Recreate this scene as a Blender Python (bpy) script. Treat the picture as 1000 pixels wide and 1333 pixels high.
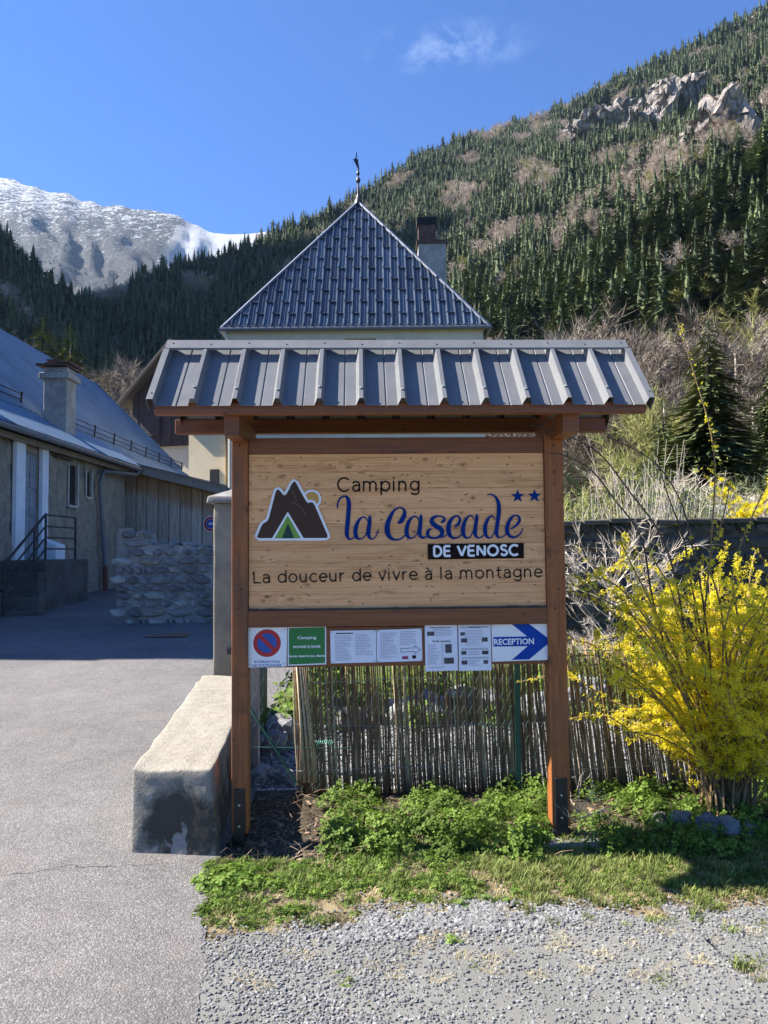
import bpy, bmesh, math, random
import numpy as np
from mathutils import Vector, Matrix, noise
R = math.radians
rnd = random.Random(7)
SC = bpy.context.scene
for _o in list(bpy.data.objects): bpy.data.objects.remove(_o)
COL = SC.collection

# ------------------------------------------------------------------ camera, sky, sun, exposure
PITCH, ROLL, EYE, FPX = 2.9, 0.56, 1.6, 960.0
cam_d = bpy.data.cameras.new('camera'); cam = bpy.data.objects.new('camera', cam_d); COL.objects.link(cam)
cam_d.sensor_fit = 'HORIZONTAL'; cam_d.sensor_width = 36; cam_d.lens = 36 * FPX / 1000
cam_d.clip_start = 0.05; cam_d.clip_end = 30000
CROT = (Matrix.Rotation(R(90 + PITCH), 3, 'X') @ Matrix.Rotation(R(-ROLL), 3, 'Z'))
cam.rotation_euler = CROT.to_euler(); cam.location = (0, 0, EYE)
SC.camera = cam
CPOS = Vector((0, 0, EYE))

SUN_EL, SUN_AZ_BACK = 43.0, 6.0          # from the left (-X), slightly behind the sign (+Y)
sdir = Vector((-math.cos(R(SUN_EL)) * math.cos(R(SUN_AZ_BACK)), math.cos(R(SUN_EL)) * math.sin(R(SUN_AZ_BACK)), math.sin(R(SUN_EL))))
world = bpy.data.worlds.new("World"); SC.world = world; world.use_nodes = True
nt = world.node_tree; nt.nodes.clear()
sky = nt.nodes.new('ShaderNodeTexSky'); sky.sky_type = 'NISHITA'; sky.sun_disc = False
sky.sun_elevation = R(SUN_EL); sky.sun_rotation = math.atan2(sdir.x, sdir.y)
sky.altitude = 1000; sky.air_density = 1.0; sky.dust_density = 0.25; sky.ozone_density = 3.2
bg = nt.nodes.new('ShaderNodeBackground'); bg.inputs[1].default_value = 0.062
wo = nt.nodes.new('ShaderNodeOutputWorld')
# a small torn cloud high over the ridge, in the direction it stands in
tcw = nt.nodes.new('ShaderNodeTexCoord')
def wnode(t, **kw):
    n = nt.nodes.new(t)
    for k, v in kw.items(): setattr(n, k, v)
    return n
cdir = (CROT @ Vector(((583 - 500) / FPX, (666.5 - 62) / FPX, -1))).normalized()
geo_dot = wnode('ShaderNodeVectorMath', operation='SUBTRACT'); geo_dot.inputs[1].default_value = cdir
nrm = wnode('ShaderNodeVectorMath', operation='NORMALIZE')
nt.links.new(tcw.outputs['Generated'], nrm.inputs[0]); nt.links.new(nrm.outputs[0], geo_dot.inputs[0])
scl = wnode('ShaderNodeVectorMath', operation='MULTIPLY'); scl.inputs[1].default_value = (9.0, 9.0, 40)
nt.links.new(geo_dot.outputs[0], scl.inputs[0])
ln = wnode('ShaderNodeVectorMath', operation='LENGTH'); nt.links.new(scl.outputs[0], ln.inputs[0])
nz = wnode('ShaderNodeTexNoise'); nz.inputs['Scale'].default_value = 21; nz.inputs['Detail'].default_value = 10; nz.inputs['Roughness'].default_value = .66; nz.inputs['Distortion'].default_value = .35
nt.links.new(nrm.outputs[0], nz.inputs['Vector'])
m1 = wnode('ShaderNodeMapRange'); m1.inputs[1].default_value = 1.0; m1.inputs[2].default_value = 0.15; m1.inputs[3].default_value = 0; m1.inputs[4].default_value = 1
nt.links.new(ln.outputs['Value'], m1.inputs[0])
m2 = wnode('ShaderNodeMapRange'); m2.inputs[1].default_value = .44; m2.inputs[2].default_value = .72
nt.links.new(nz.outputs[0], m2.inputs[0])
mm = wnode('ShaderNodeMath', operation='MULTIPLY'); nt.links.new(m1.outputs[0], mm.inputs[0]); nt.links.new(m2.outputs[0], mm.inputs[1])
mm2 = wnode('ShaderNodeMath', operation='MULTIPLY'); mm2.inputs[1].default_value = .5; nt.links.new(mm.outputs[0], mm2.inputs[0])
tint = wnode('ShaderNodeMix', data_type='RGBA', blend_type='MULTIPLY'); tint.inputs[0].default_value = 1.0
tint.inputs[7].default_value = (0.385, 0.675, 1.13, 1)
nt.links.new(sky.outputs[0], tint.inputs[6])
cm = wnode('ShaderNodeMix', data_type='RGBA'); cm.inputs[7].default_value = (5.0, 6.0, 7.8, 1)
nt.links.new(mm2.outputs[0], cm.inputs[0]); nt.links.new(tint.outputs[2], cm.inputs[6]); nt.links.new(cm.outputs[2], bg.inputs[0])
nt.links.new(bg.outputs[0], wo.inputs[0])

sun_d = bpy.data.lights.new('sun', 'SUN'); sun_d.energy = 5.0; sun_d.angle = R(0.5); sun_d.color = (1.0, .95, .87)
sun = bpy.data.objects.new('sun', sun_d); COL.objects.link(sun)
sun.rotation_euler = sdir.to_track_quat('Z', 'Y').to_euler(); sun.location = (-30, 5, 60)
SC.view_settings.view_transform = 'Standard'; SC.view_settings.look = 'None'
SC.view_settings.gamma = 1; SC.view_settings.use_curve_mapping = False
SC.view_settings.exposure = 1.7
SC.cycles.max_bounces = 6; SC.cycles.diffuse_bounces = 3; SC.cycles.transparent_max_bounces = 8

# ------------------------------------------------------------------ helpers
def ray(px, py):
    return (CROT @ Vector(((px - 500) / FPX, (666.5 - py) / FPX, -1)))
def P(px, py, Y):
    d = ray(px, py); return CPOS + d * (Y / d.y)
def G(px, py, z=0.0):
    d = ray(px, py); return CPOS + d * ((z - EYE) / d.z)
def to_px(p):
    v = CROT.transposed() @ (Vector(p) - CPOS)
    if v.z > -0.01: return None
    return 500 + FPX * v.x / -v.z, 666.5 - FPX * v.y / -v.z
def smooth01(t): t = max(0, min(1, t)); return t * t * (3 - 2 * t)
def ground_z(x, y):
    z = 0.35 * smooth01((y - 6) / 7.0) + .12 * smooth01((y - 12) / 9)
    return z

class MB:
    """collects faces and links them as one mesh object"""
    def __init__(s): s.v = []; s.f = []; s.m = []
    def add(s, vs, fs, mi=0):
        b = len(s.v); s.v += [tuple(v) for v in vs]; s.f += [tuple(b + i for i in f) for f in fs]; s.m += [mi] * len(fs); return s
    def box(s, c, d, rot=None, mi=0):
        c = Vector(c); vs = []
        for z in (-.5, .5):
            for x, y in ((-.5, -.5), (.5, -.5), (.5, .5), (-.5, .5)):
                v = Vector((x * d[0], y * d[1], z * d[2]))
                if rot is not None: v = rot @ v
                vs.append(c + v)
        return s.add(vs, [(3, 2, 1, 0), (4, 5, 6, 7), (0, 1, 5, 4), (1, 2, 6, 5), (2, 3, 7, 6), (3, 0, 4, 7)], mi)
    def hexa(s, p, mi=0):   # 4 bottom, 4 top (ccw from above)
        return s.add(p, [(3, 2, 1, 0), (4, 5, 6, 7), (0, 1, 5, 4), (1, 2, 6, 5), (2, 3, 7, 6), (3, 0, 4, 7)], mi)
    def bar(s, a, b, w, h, mi=0, up=(0, 0, 1)):
        a = Vector(a); b = Vector(b); d = (b - a); L = d.length; d.normalize(); u = Vector(up)
        if abs(d.dot(u)) > .98: u = Vector((0, 1, 0))
        sd = d.cross(u).normalized(); u = sd.cross(d)
        rot = Matrix((sd, d, u)).transposed()
        return s.box((a + b) / 2, (w, L, h), rot, mi)
    def tube(s, pts, rad, n=6, mi=0, cap=True):
        pts = [Vector(p) for p in pts]
        if not hasattr(rad, '__len__'): rad = [rad] * len(pts)
        vs = []; prev = None
        for i, p in enumerate(pts):
            t = (pts[min(i + 1, len(pts) - 1)] - pts[max(i - 1, 0)])
            if t.length < 1e-9: t = Vector((0, 0, 1))
            t.normalize()
            if prev is None:
                a = Vector((0, 0, 1)) if abs(t.z) < .9 else Vector((1, 0, 0)); prev = t.cross(a).normalized()
            prev = (prev - t * prev.dot(t)).normalized(); q = t.cross(prev)
            for k in range(n):
                an = 2 * math.pi * k / n; vs.append(p + (prev * math.cos(an) + q * math.sin(an)) * rad[i])
        fs = []
        for i in range(len(pts) - 1):
            for k in range(n): a = i * n + k; b = i * n + (k + 1) % n; fs.append((a, b, b + n, a + n))
        if cap: fs.append(tuple(range(n))[::-1]); fs.append(tuple((len(pts) - 1) * n + k for k in range(n)))
        return s.add(vs, fs, mi)
    def lathe(s, c, prof, n=12, mi=0):
        c = Vector(c); vs = []; fs = []
        for r, z in prof:
            for k in range(n): a = 2 * math.pi * k / n; vs.append(c + Vector((r * math.cos(a), r * math.sin(a), z)))
        for i in range(len(prof) - 1):
            for k in range(n): a = i * n + k; b = i * n + (k + 1) % n; fs.append((a, b, b + n, a + n))
        fs.append(tuple(range(n))[::-1]); fs.append(tuple((len(prof) - 1) * n + k for k in range(n)))
        return s.add(vs, fs, mi)
    def mesh(s, name, mats, smooth=False):
        me = bpy.data.meshes.new(name); me.from_pydata(s.v, [], s.f)
        if not isinstance(mats, (list, tuple)): mats = [mats]
        for m in mats: me.materials.append(m)
        if len(mats) > 1: me.polygons.foreach_set('material_index', s.m)
        if smooth: me.polygons.foreach_set('use_smooth', [True] * len(me.polygons))
        me.update(); return me
    def build(s, name, mats, parent=None, smooth=False, bevel=0, loc=None):
        me = s.mesh(name, mats, smooth)
        if bevel:
            bm = bmesh.new(); bm.from_mesh(me); bmesh.ops.bevel(bm, geom=bm.edges[:], offset=bevel, segments=1, affect='EDGES', profile=.5); bm.to_mesh(me); bm.free()
        return link(name, me, parent, loc)

def link(name, data, parent=None, loc=None):
    o = bpy.data.objects.new(name, data); COL.objects.link(o)
    if parent is not None: o.parent = parent
    if loc is not None: o.location = loc
    return o
def tag(o, label=None, cat=None, group=None, kind=None):
    if label: o['label'] = label
    if cat: o['category'] = cat
    if group: o['group'] = group
    if kind: o['kind'] = kind
    return o
def thing(name, label, cat, loc=(0, 0, 0), rz=0, group=None):
    o = link(name, None); o.location = loc; o.rotation_euler = (0, 0, rz); o.empty_display_size = .2
    return tag(o, label, cat, group)
def kids(o): return [c for c in bpy.data.objects if c.parent == o]
KIDCACHE = {}
def copy_thing(o, loc, rz=0, scale=None, label=None):
    if o.name not in KIDCACHE: KIDCACHE[o.name] = [(c, kids(c)) for c in kids(o)]
    n = o.copy(); COL.objects.link(n); n.location = loc; n.rotation_euler = (0, 0, rz)
    if scale: n.scale = scale if hasattr(scale, '__len__') else (scale,) * 3
    if label: n['label'] = label
    for c, sub in KIDCACHE[o.name]:
        d = c.copy(); COL.objects.link(d); d.parent = n
        for g in sub:
            e = g.copy(); COL.objects.link(e); e.parent = d
    return n
def np_mesh(name, V, F, mats, smooth=False, mi=None):
    V = np.asarray(V, dtype=np.float32).reshape(-1, 3); F = np.asarray(F, dtype=np.int32); k = F.shape[1]
    me = bpy.data.meshes.new(name); me.vertices.add(len(V)); me.vertices.foreach_set('co', V.ravel())
    me.loops.add(F.size); me.loops.foreach_set('vertex_index', F.ravel())
    me.polygons.add(len(F)); me.polygons.foreach_set('loop_start', np.arange(0, F.size, k, dtype=np.int32))
    if not isinstance(mats, (list, tuple)): mats = [mats]
    for m in mats: me.materials.append(m)
    if mi is not None: me.polygons.foreach_set('material_index', np.asarray(mi, dtype=np.int32))
    me.polygons.foreach_set('use_smooth', np.full(len(F), smooth))
    me.update(calc_edges=True); me.validate(); return me

# ------------------------------------------------------------------ materials
class NT:
    def __init__(s, name):
        s.m = bpy.data.materials.new(name); s.m.use_nodes = True; s.t = s.m.node_tree
        s.b = s.t.nodes['Principled BSDF']; s.tc = s.n('ShaderNodeTexCoord'); s.oi = None
    def n(s, typ, **kw):
        n = s.t.nodes.new(typ)
        for k, v in kw.items(): setattr(n, k, v)
        return n
    def l(s, a, b): s.t.links.new(a, b)
    def setin(s, sock, v):
        if hasattr(v, 'node'): s.l(v, sock)
        elif isinstance(v, tuple) and len(v) == 3 and len(sock.default_value) == 4: sock.default_value = (*v, 1)
        else: sock.default_value = v
    def rand(s):
        if not s.oi: s.oi = s.n('ShaderNodeObjectInfo')
        return s.oi.outputs['Random']
    def coords(s, scale=(1, 1, 1), rot=(0, 0, 0), jitter=0, kind='Object'):
        mp = s.n('ShaderNodeMapping'); s.l(s.tc.outputs[kind] if kind != 'World' else s.n('ShaderNodeNewGeometry').outputs['Position'], mp.inputs[0])
        mp.inputs['Scale'].default_value = scale; mp.inputs['Rotation'].default_value = rot
        if jitter:
            mu = s.n('ShaderNodeMath', operation='MULTIPLY'); s.l(s.rand(), mu.inputs[0]); mu.inputs[1].default_value = jitter
            cx = s.n('ShaderNodeCombineXYZ'); s.l(mu.outputs[0], cx.inputs[0]); s.l(mu.outputs[0], cx.inputs[1]); s.l(mu.outputs[0], cx.inputs[2]); s.l(cx.outputs[0], mp.inputs['Location'])
        return mp.outputs[0]
    def noise(s, vec, scale, detail=4, rough=.55, dist=0, out=0):
        n = s.n('ShaderNodeTexNoise'); s.l(vec, n.inputs['Vector']); n.inputs['Scale'].default_value = scale; n.inputs['Detail'].default_value = detail
        n.inputs['Roughness'].default_value = rough; n.inputs['Distortion'].default_value = dist; return n.outputs[out]
    def voro(s, vec, scale, feature='F1', out='Distance', rand=1):
        n = s.n('ShaderNodeTexVoronoi', feature=feature); s.l(vec, n.inputs['Vector']); n.inputs['Scale'].default_value = scale; n.inputs['Randomness'].default_value = rand
        return n.outputs[out]
    def ramp(s, fac, stops, interp='LINEAR'):
        r = s.n('ShaderNodeValToRGB'); s.l(fac, r.inputs[0]); cr = r.color_ramp; cr.interpolation = interp
        while len(cr.elements) > 1: cr.elements.remove(cr.elements[0])
        cr.elements[0].position = stops[0][0]; c = stops[0][1]; cr.elements[0].color = (*c, 1) if isinstance(c, tuple) else (c, c, c, 1)
        for p, c in stops[1:]:
            e = cr.elements.new(p); e.color = (*c, 1) if isinstance(c, tuple) else (c, c, c, 1)
        return r.outputs[0]
    def mix(s, fac, a, b, blend='MIX'):
        m = s.n('ShaderNodeMix', data_type='RGBA', blend_type=blend); s.setin(m.inputs[0], fac); s.setin(m.inputs[6], a); s.setin(m.inputs[7], b); return m.outputs[2]
    def math(s, op, a, b=0.0, clamp=False):
        m = s.n('ShaderNodeMath', operation=op); m.use_clamp = clamp; s.setin(m.inputs[0], a); s.setin(m.inputs[1], b); return m.outputs[0]
    def hsv(s, col, h=.5, sat=1, v=1):
        n = s.n('ShaderNodeHueSaturation'); s.setin(n.inputs['Hue'], h); s.setin(n.inputs['Saturation'], sat); s.setin(n.inputs['Value'], v); s.setin(n.inputs['Color'], col); return n.outputs[0]
    def rng(s, x, a, b, c, d):
        n = s.n('ShaderNodeMapRange'); s.l(x, n.inputs[0])
        for i, v in enumerate((a, b, c, d)): n.inputs[i + 1].default_value = v
        return n.outputs[0]
    def bump(s, h, strength=.3, dist=.01):
        n = s.n('ShaderNodeBump'); s.l(h, n.inputs['Height']); n.inputs['Strength'].default_value = strength; n.inputs['Distance'].default_value = dist; s.l(n.outputs[0], s.b.inputs['Normal'])
    def col(s, c): s.setin(s.b.inputs['Base Color'], c)
    def rough(s, r): s.setin(s.b.inputs['Roughness'], r)
    def done(s, rough=None, metal=None, spec=None):
        if rough is not None: s.rough(rough)
        if metal is not None: s.b.inputs['Metallic'].default_value = metal
        if spec is not None: s.b.inputs['Specular IOR Level'].default_value = spec
        return s.m

def plain(name, c, rough=.6, metal=0, spec=.5, var=.12, scale=20, bump=.0, jit=3):
    t = NT(name); v = t.coords(jitter=jit); n = t.noise(v, scale, 5)
    k = t.rng(n, .3, .7, 1 - var, 1 + var); t.col(t.hsv(c, v=k))
    if bump: t.bump(t.noise(v, scale * 4, 6), bump, .004)
    return t.done(rough, metal, spec)

def leafmat(name, c1, c2, scale=3, jit=30, rough=.6, var=.5, trans=0.0, hue=.02):
    t = NT(name); v = t.coords(jitter=jit); n = t.noise(v, scale, 3, .7)
    c = t.mix(t.rng(n, .35, .65, 0, 1), c1, c2)
    vv = t.rng(t.rand(), 0, 1, 1 - var, 1 + var); hh = t.rng(t.noise(v, scale * 5, 1), .3, .7, .5 - hue, .5 + hue)
    c = t.hsv(c, h=hh, v=vv); t.col(c); t.rough(rough); t.b.inputs['Specular IOR Level'].default_value = .25
    if trans:
        tr = t.n('ShaderNodeBsdfTranslucent'); t.l(c, tr.inputs[0]); ms = t.n('ShaderNodeMixShader'); ms.inputs[0].default_value = trans
        t.l(t.b.outputs[0], ms.inputs[1]); t.l(tr.outputs[0], ms.inputs[2]); t.l(ms.outputs[0], t.t.nodes['Material Output'].inputs[0])
    return t.m

def woodmat(name, c_light, c_mid, c_dark, knots=1.0, jit=11, rough=.55, grain=1.0, axis='X', weather=None, knot_scale=5.5):
    """grain runs along the object's X (or Z) axis; knots warp it"""
    t = NT(name); rot = (0, 0, 0) if axis == 'X' else (0, R(90), 0)
    v = t.coords(rot=rot, jitter=jit)
    # knots: cells squashed along the grain
    mp = t.n('ShaderNodeCombineXYZ'); sx_ = t.n('ShaderNodeSeparateXYZ'); t.l(v, sx_.inputs[0]); wb = t.noise(v, 14, 3); t.l(t.math('ADD', t.math('MULTIPLY', sx_.outputs[0], .62), t.math('MULTIPLY', wb, .03)), mp.inputs[0]); t.l(t.math('ADD', sx_.outputs[2], t.math('MULTIPLY', wb, .02)), mp.inputs[1])
    vo = t.n('ShaderNodeTexVoronoi', feature='F1', voronoi_dimensions='2D'); t.l(mp.outputs[0], vo.inputs['Vector']); vo.inputs['Scale'].default_value = knot_scale
    sep = t.n('ShaderNodeSeparateColor'); t.l(vo.outputs['Color'], sep.inputs[0])
    pick = t.math('GREATER_THAN', sep.outputs[0], 1 - .38 * knots)
    kn = t.rng(vo.outputs['Distance'], .0, .13, 1, 0)
    kn = t.math('MULTIPLY', kn, pick)
    small = t.n('ShaderNodeTexVoronoi', feature='F1', voronoi_dimensions='2D'); t.l(mp.outputs[0], small.inputs['Vector']); small.inputs['Scale'].default_value = knot_scale * 3.1
    sp2 = t.n('ShaderNodeSeparateColor'); t.l(small.outputs['Color'], sp2.inputs[0])
    kn2 = t.math('MULTIPLY', t.rng(small.outputs['Distance'], .02, .17, 1, 0), t.math('GREATER_THAN', sp2.outputs[1], 1 - .24 * knots))
    # grain
    mg = t.n('ShaderNodeMapping'); t.l(v, mg.inputs[0]); mg.inputs['Scale'].default_value = (.55, 13, 13)
    off = t.n('ShaderNodeVectorMath', operation='ADD'); t.l(mg.outputs[0], off.inputs[0])
    cc = t.n('ShaderNodeCombineXYZ'); kk = t.math('MULTIPLY', t.rng(vo.outputs['Distance'], 0, .4, 1.0, 0), pick); kk2 = t.math('MULTIPLY', kk, 2.2); t.l(kk2, cc.inputs[2]); t.l(kk2, cc.inputs[1]); t.l(cc.outputs[0], off.inputs[1])
    g1 = t.noise(off.outputs[0], 2.2, 6, .6, .6); g2 = t.noise(off.outputs[0], 11, 4, .6)
    wv = t.n('ShaderNodeTexWave', wave_type='BANDS', bands_direction='Z'); t.l(off.outputs[0], wv.inputs[0]); wv.inputs['Scale'].default_value = 1.6; wv.inputs['Distortion'].default_value = 7; wv.inputs['Detail'].default_value = 3; wv.inputs['Detail Scale'].default_value = .9
    g = t.math('ADD', t.math('MULTIPLY', g1, .62), t.math('ADD', t.math('MULTIPLY', g2, .30), t.math('MULTIPLY', wv.outputs[0], .08)))
    c = t.ramp(g, [(.30, c_dark), (.46, c_mid), (.62, c_light), (.8, tuple(x * 1.08 for x in c_light))])
    big = t.noise(v, 2.3, 3, .6)
    c = t.mix(t.rng(big, .35, .7, 0, .45), c, c_mid, 'MIX')
    c = t.mix(t.rng(t.noise(t.coords((1.2, 5, 5), rot=rot, jitter=jit), 3.2, 5, .65, 1.2), .56, .72, 0, .5), c, tuple(x * .8 for x in c_dark)); c = t.mix(t.math('MULTIPLY', kn2, .85), c, tuple(x * .28 for x in c_dark))
    core = t.ramp(kn, [(0, 0.0), (.4, .35), (.7, .6), (.85, 1.0)])
    c = t.mix(t.math('MULTIPLY', core, .8), c, tuple(x * .42 for x in c_dark))
    if weather:
        wn = t.noise(t.coords((1, 1, .35), jitter=jit), 3.0, 5, .6)
        c = t.mix(t.rng(wn, .5, .68, 0, .8), c, weather)
    c = t.hsv(c, v=t.rng(t.rand(), 0, 1, .9, 1.1)); t.col(c)
    t.bump(g, .22 * grain, .004)
    return t.done(rough)

W_PANEL = woodmat('larch_panel', (.84, .475, .225), (.70, .355, .145), (.36, .13, .042), knots=1.3, grain=.5, rough=.8, knot_scale=8)
W_STAIN = woodmat('stained_beam', (.26, .086, .021), (.185, .058, .014), (.07, .022, .007), knots=.45, rough=.5)
W_STAINV = woodmat('stained_post', (.36, .125, .028), (.27, .084, .018), (.085, .028, .009), knots=.3, rough=.6, axis='Z', weather=(.06, .04, .026))
W_GREY = woodmat('weathered_board', (.34, .29, .24), (.24, .20, .165), (.10, .08, .065), knots=.5, rough=.85, axis='Z', grain=2)
W_DARK = woodmat('dark_barn_board', (.085, .06, .055), (.06, .042, .04), (.025, .018, .018), knots=.2, rough=.8, axis='Z')

M = {}
M['white_print'] = plain('white_print', (.78, .80, .80), .35, var=.03)
M['paper'] = plain('paper', (.72, .74, .80), .45, var=.03)
M['black_print'] = plain('black_print', (.008, .008, .010), .9, spec=.08, var=.05)
M['grey_print'] = plain('grey_print', (.30, .31, .35), .6, var=.05)
M['blue_script'] = plain('blue_script', (.003, .030, .17), .9, spec=.08, var=.04)
M['blue_sign'] = plain('blue_sign', (.006, .055, .32), .6, spec=.15, var=.04)
M['brown_logo'] = plain('brown_logo', (.075, .046, .034), .9, spec=.08, var=.05)
M['line_logo'] = plain('line_logo', (.2, .15, .125), .5)
M['orange_logo'] = plain('orange_logo', (.55, .29, .06), .5, var=.04)
M['green_logo'] = plain('green_logo', (.16, .33, .035), .5, var=.04)
M['dark_green_logo'] = plain('dark_green_logo', (.006, .03, .022), .5)
M['dark_brown_print'] = plain('dark_brown_print', (.016, .011, .010), .9, spec=.08)
M['green_sign'] = plain('green_sign', (.010, .17, .035), .35, var=.05)
M['red_sign'] = plain('red_sign', (.42, .012, .018), .35, var=.05)
M['noparking_blue'] = plain('noparking_blue', (.014, .075, .33), .35)
M['screw'] = plain('screw', (.32, .28, .22), .4, metal=.8)
M['black_steel'] = plain('black_steel', (.010, .010, .012), .45, spec=.5, var=.2)
M['galv'] = plain('galvanised_metal', (.42, .46, .42), .45, metal=.55, var=.12)
M['dark_hole'] = plain('dark_interior', (.012, .011, .012), .8)
M['green_paint'] = plain('green_painted_steel', (.018, .085, .06), .5, var=.25)
M['iron'] = plain('black_iron', (.022, .022, .026), .5, var=.2)
M['white_paint'] = plain('white_lime_paint', (.74, .75, .78), .8, var=.08, scale=4)
M['branch'] = plain('dark_branch', (.07, .05, .035), .8, var=.3)
M['stem'] = plain('ochre_stem', (.20, .13, .06), .75, var=.3)
M['bark'] = plain('tree_bark', (.045, .036, .03), .9, var=.3, scale=2)
M['twig'] = plain('pale_twig', (.44, .38, .31), .85, var=.25, scale=3)
t = NT('anthracite_roof_paint'); v = t.coords(); c = t.hsv((.150, .152, .158), v=t.rng(t.noise(v, 5, 6, .7), .3, .7, .86, 1.14)); c = t.mix(t.rng(t.noise(t.coords((9, 1.2, 1.2)), 2.2, 6, .7), .54, .72, 0, .35), c, (.23, .22, .19)); t.col(c)
t.bump(t.noise(v, 3.5, 3), .12, .01)
t.rough(t.rng(t.noise(v, 14, 5), .3, .7, .42, .55)); M['roof_paint'] = t.done(spec=.28)
# ================================================================== THE CAMPSITE SIGN
SYAW = R(1.8)
S0 = P(523, 900, 4.10); S0.z = 0
SROT = Matrix.Rotation(SYAW, 3, 'Z'); SRI = SROT.transposed()
def S(px, py, off=0.0):
    o = SRI @ (CPOS - S0); d = SRI @ ray(px, py); k = (off - o.y) / d.y; p = o + d * k
    return (p.x, p.z)
def SB(mb, px0, py0, px1, py1, off, depth, mi=0):      # box whose front face spans the two corners
    x0, z0 = S(px0, py1, off); x1, z1 = S(px1, py0, off)
    return mb.box(((x0 + x1) / 2, off + depth / 2, (z0 + z1) / 2), (x1 - x0, depth, z1 - z0), None, mi)

sign = thing('campsite_sign', 'large wooden campsite board under its own metal roof, lettered la Cascade', 'sign', S0, SYAW)
PD = .095
for k, (a, b) in enumerate((((301, 322.5), (568, 1096)), ((712.5, 734.5), (566, 1086)))):
    pxm = 560
    x0 = S(a[0], 760, 0)[0]; x1 = S(a[1] + (2.0 if k else 0), 760, 0)[0]
    if k == 0: x0 += .002
    zt = S(a[0], b[0], 0)[1]; zb = S(a[0] + (12 if k else 0), b[1], 0)[1]
    po = MB().box(((x0 + x1) / 2, PD / 2, (zt + zb) / 2 + .02), (x1 - x0, PD, zt - zb - .04)).build('post', W_STAINV, sign, bevel=.003)
    tag(po, ('left' if k == 0 else 'right') + ' stained square post')
    # black steel shoe let into the front of the post
    zs = S(a[0], 1027 if k == 0 else 1013, 0)[1]
    sh = MB().box(((x0 + x1) / 2, -.004, (zs + zb) / 2), ((x1 - x0) * .66, .012, zs - zb)); sh.box(((x0 + x1) / 2, PD / 2, zb + .01), (x1 - x0, PD + .01, .02))
    so = sh.build('post_shoe', M['black_steel'], sign, bevel=.002)
    b2 = MB()
    for zz in (.18, .42, .72): b2.lathe((0, 0, 0), [(.008, 0), (.008, .004), (.004, .008)], 8)
    for i, zz in enumerate((.3, .7)):
        bb = MB(); c = Vector(((x0 + x1) / 2, -.010, zb + (zs - zb) * zz)); bb.tube([c, c + Vector((0, -.005, 0))], .006, 8); bb.build('bolt', M['galv'], so)
    for py in (580, 767, 792):
        zz = S(a[0], py, 0)[1]; bb = MB(); c = Vector(((x0 + x1) / 2 + .012 * ((py * 7) % 3 - 1), 0, zz)); bb.tube([c, c + Vector((0, -.003, 0))], .0055, 8); bb.build('bolt', M['black_steel'], po)
    if k == 0: LX0, LX1 = x0, x1
    else: RX0, RX1 = x0, x1
# crossbeams between the posts
def beam(y0, y1, off, dep, name='crossbeam', l=None):
    zt = S(500, y0, off)[1]; zb = S(500, y1, off)[1]
    o = MB().box(((LX1 + RX0) / 2, off + dep / 2, (zt + zb) / 2), (RX0 - LX1 + .0, dep, zt - zb)).build(name, W_STAIN, sign, bevel=.003)
    return o
beam(569.5, 590, .012, .075); beam(793, 815, .004, .085)
beam(815.5, 867, .030, .03, 'backing_board')

# glued larch panel made of planks
PX0, PX1 = LX1 + .003, RX0 - .003
PZT = S(500, 590.5, .02)[1]; PZB = S(500, 792.3, .02)[1]
edges = [0, .115, .225, .355, .47, .585, .70, .80, .905, 1.0]
for i in range(len(edges) - 1):
    za = PZT + (PZB - PZT) * edges[i]; zb = PZT + (PZB - PZT) * edges[i + 1]
    o = MB().box((0, 0, 0), (PX1 - PX0, .03, za - zb - .0008)).build('plank', W_PANEL, sign, bevel=.0013)
    o.location = ((PX0 + PX1) / 2, .035 + (.0002 if i % 2 else -.0002), (za + zb) / 2)
POFF = .0165          # print sits just in front of the planks
# dark frayed bitumen line under the panel
mb = MB()
r_ = random.Random(3); n = 60
for i in range(n):
    u0 = PX0 + (PX1 - PX0) * i / n; u1 = PX0 + (PX1 - PX0) * (i + 1) / n
    h0 = .004 + .007 * abs(noise.noise(Vector((u0 * 9, 0, 1)))); mb.box(((u0 + u1) / 2, .010, PZB + h0 / 2 - .001), (u1 - u0, .016, h0 + .003))
mb.build('sealing_strip', M['black_steel'], sign)

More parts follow.
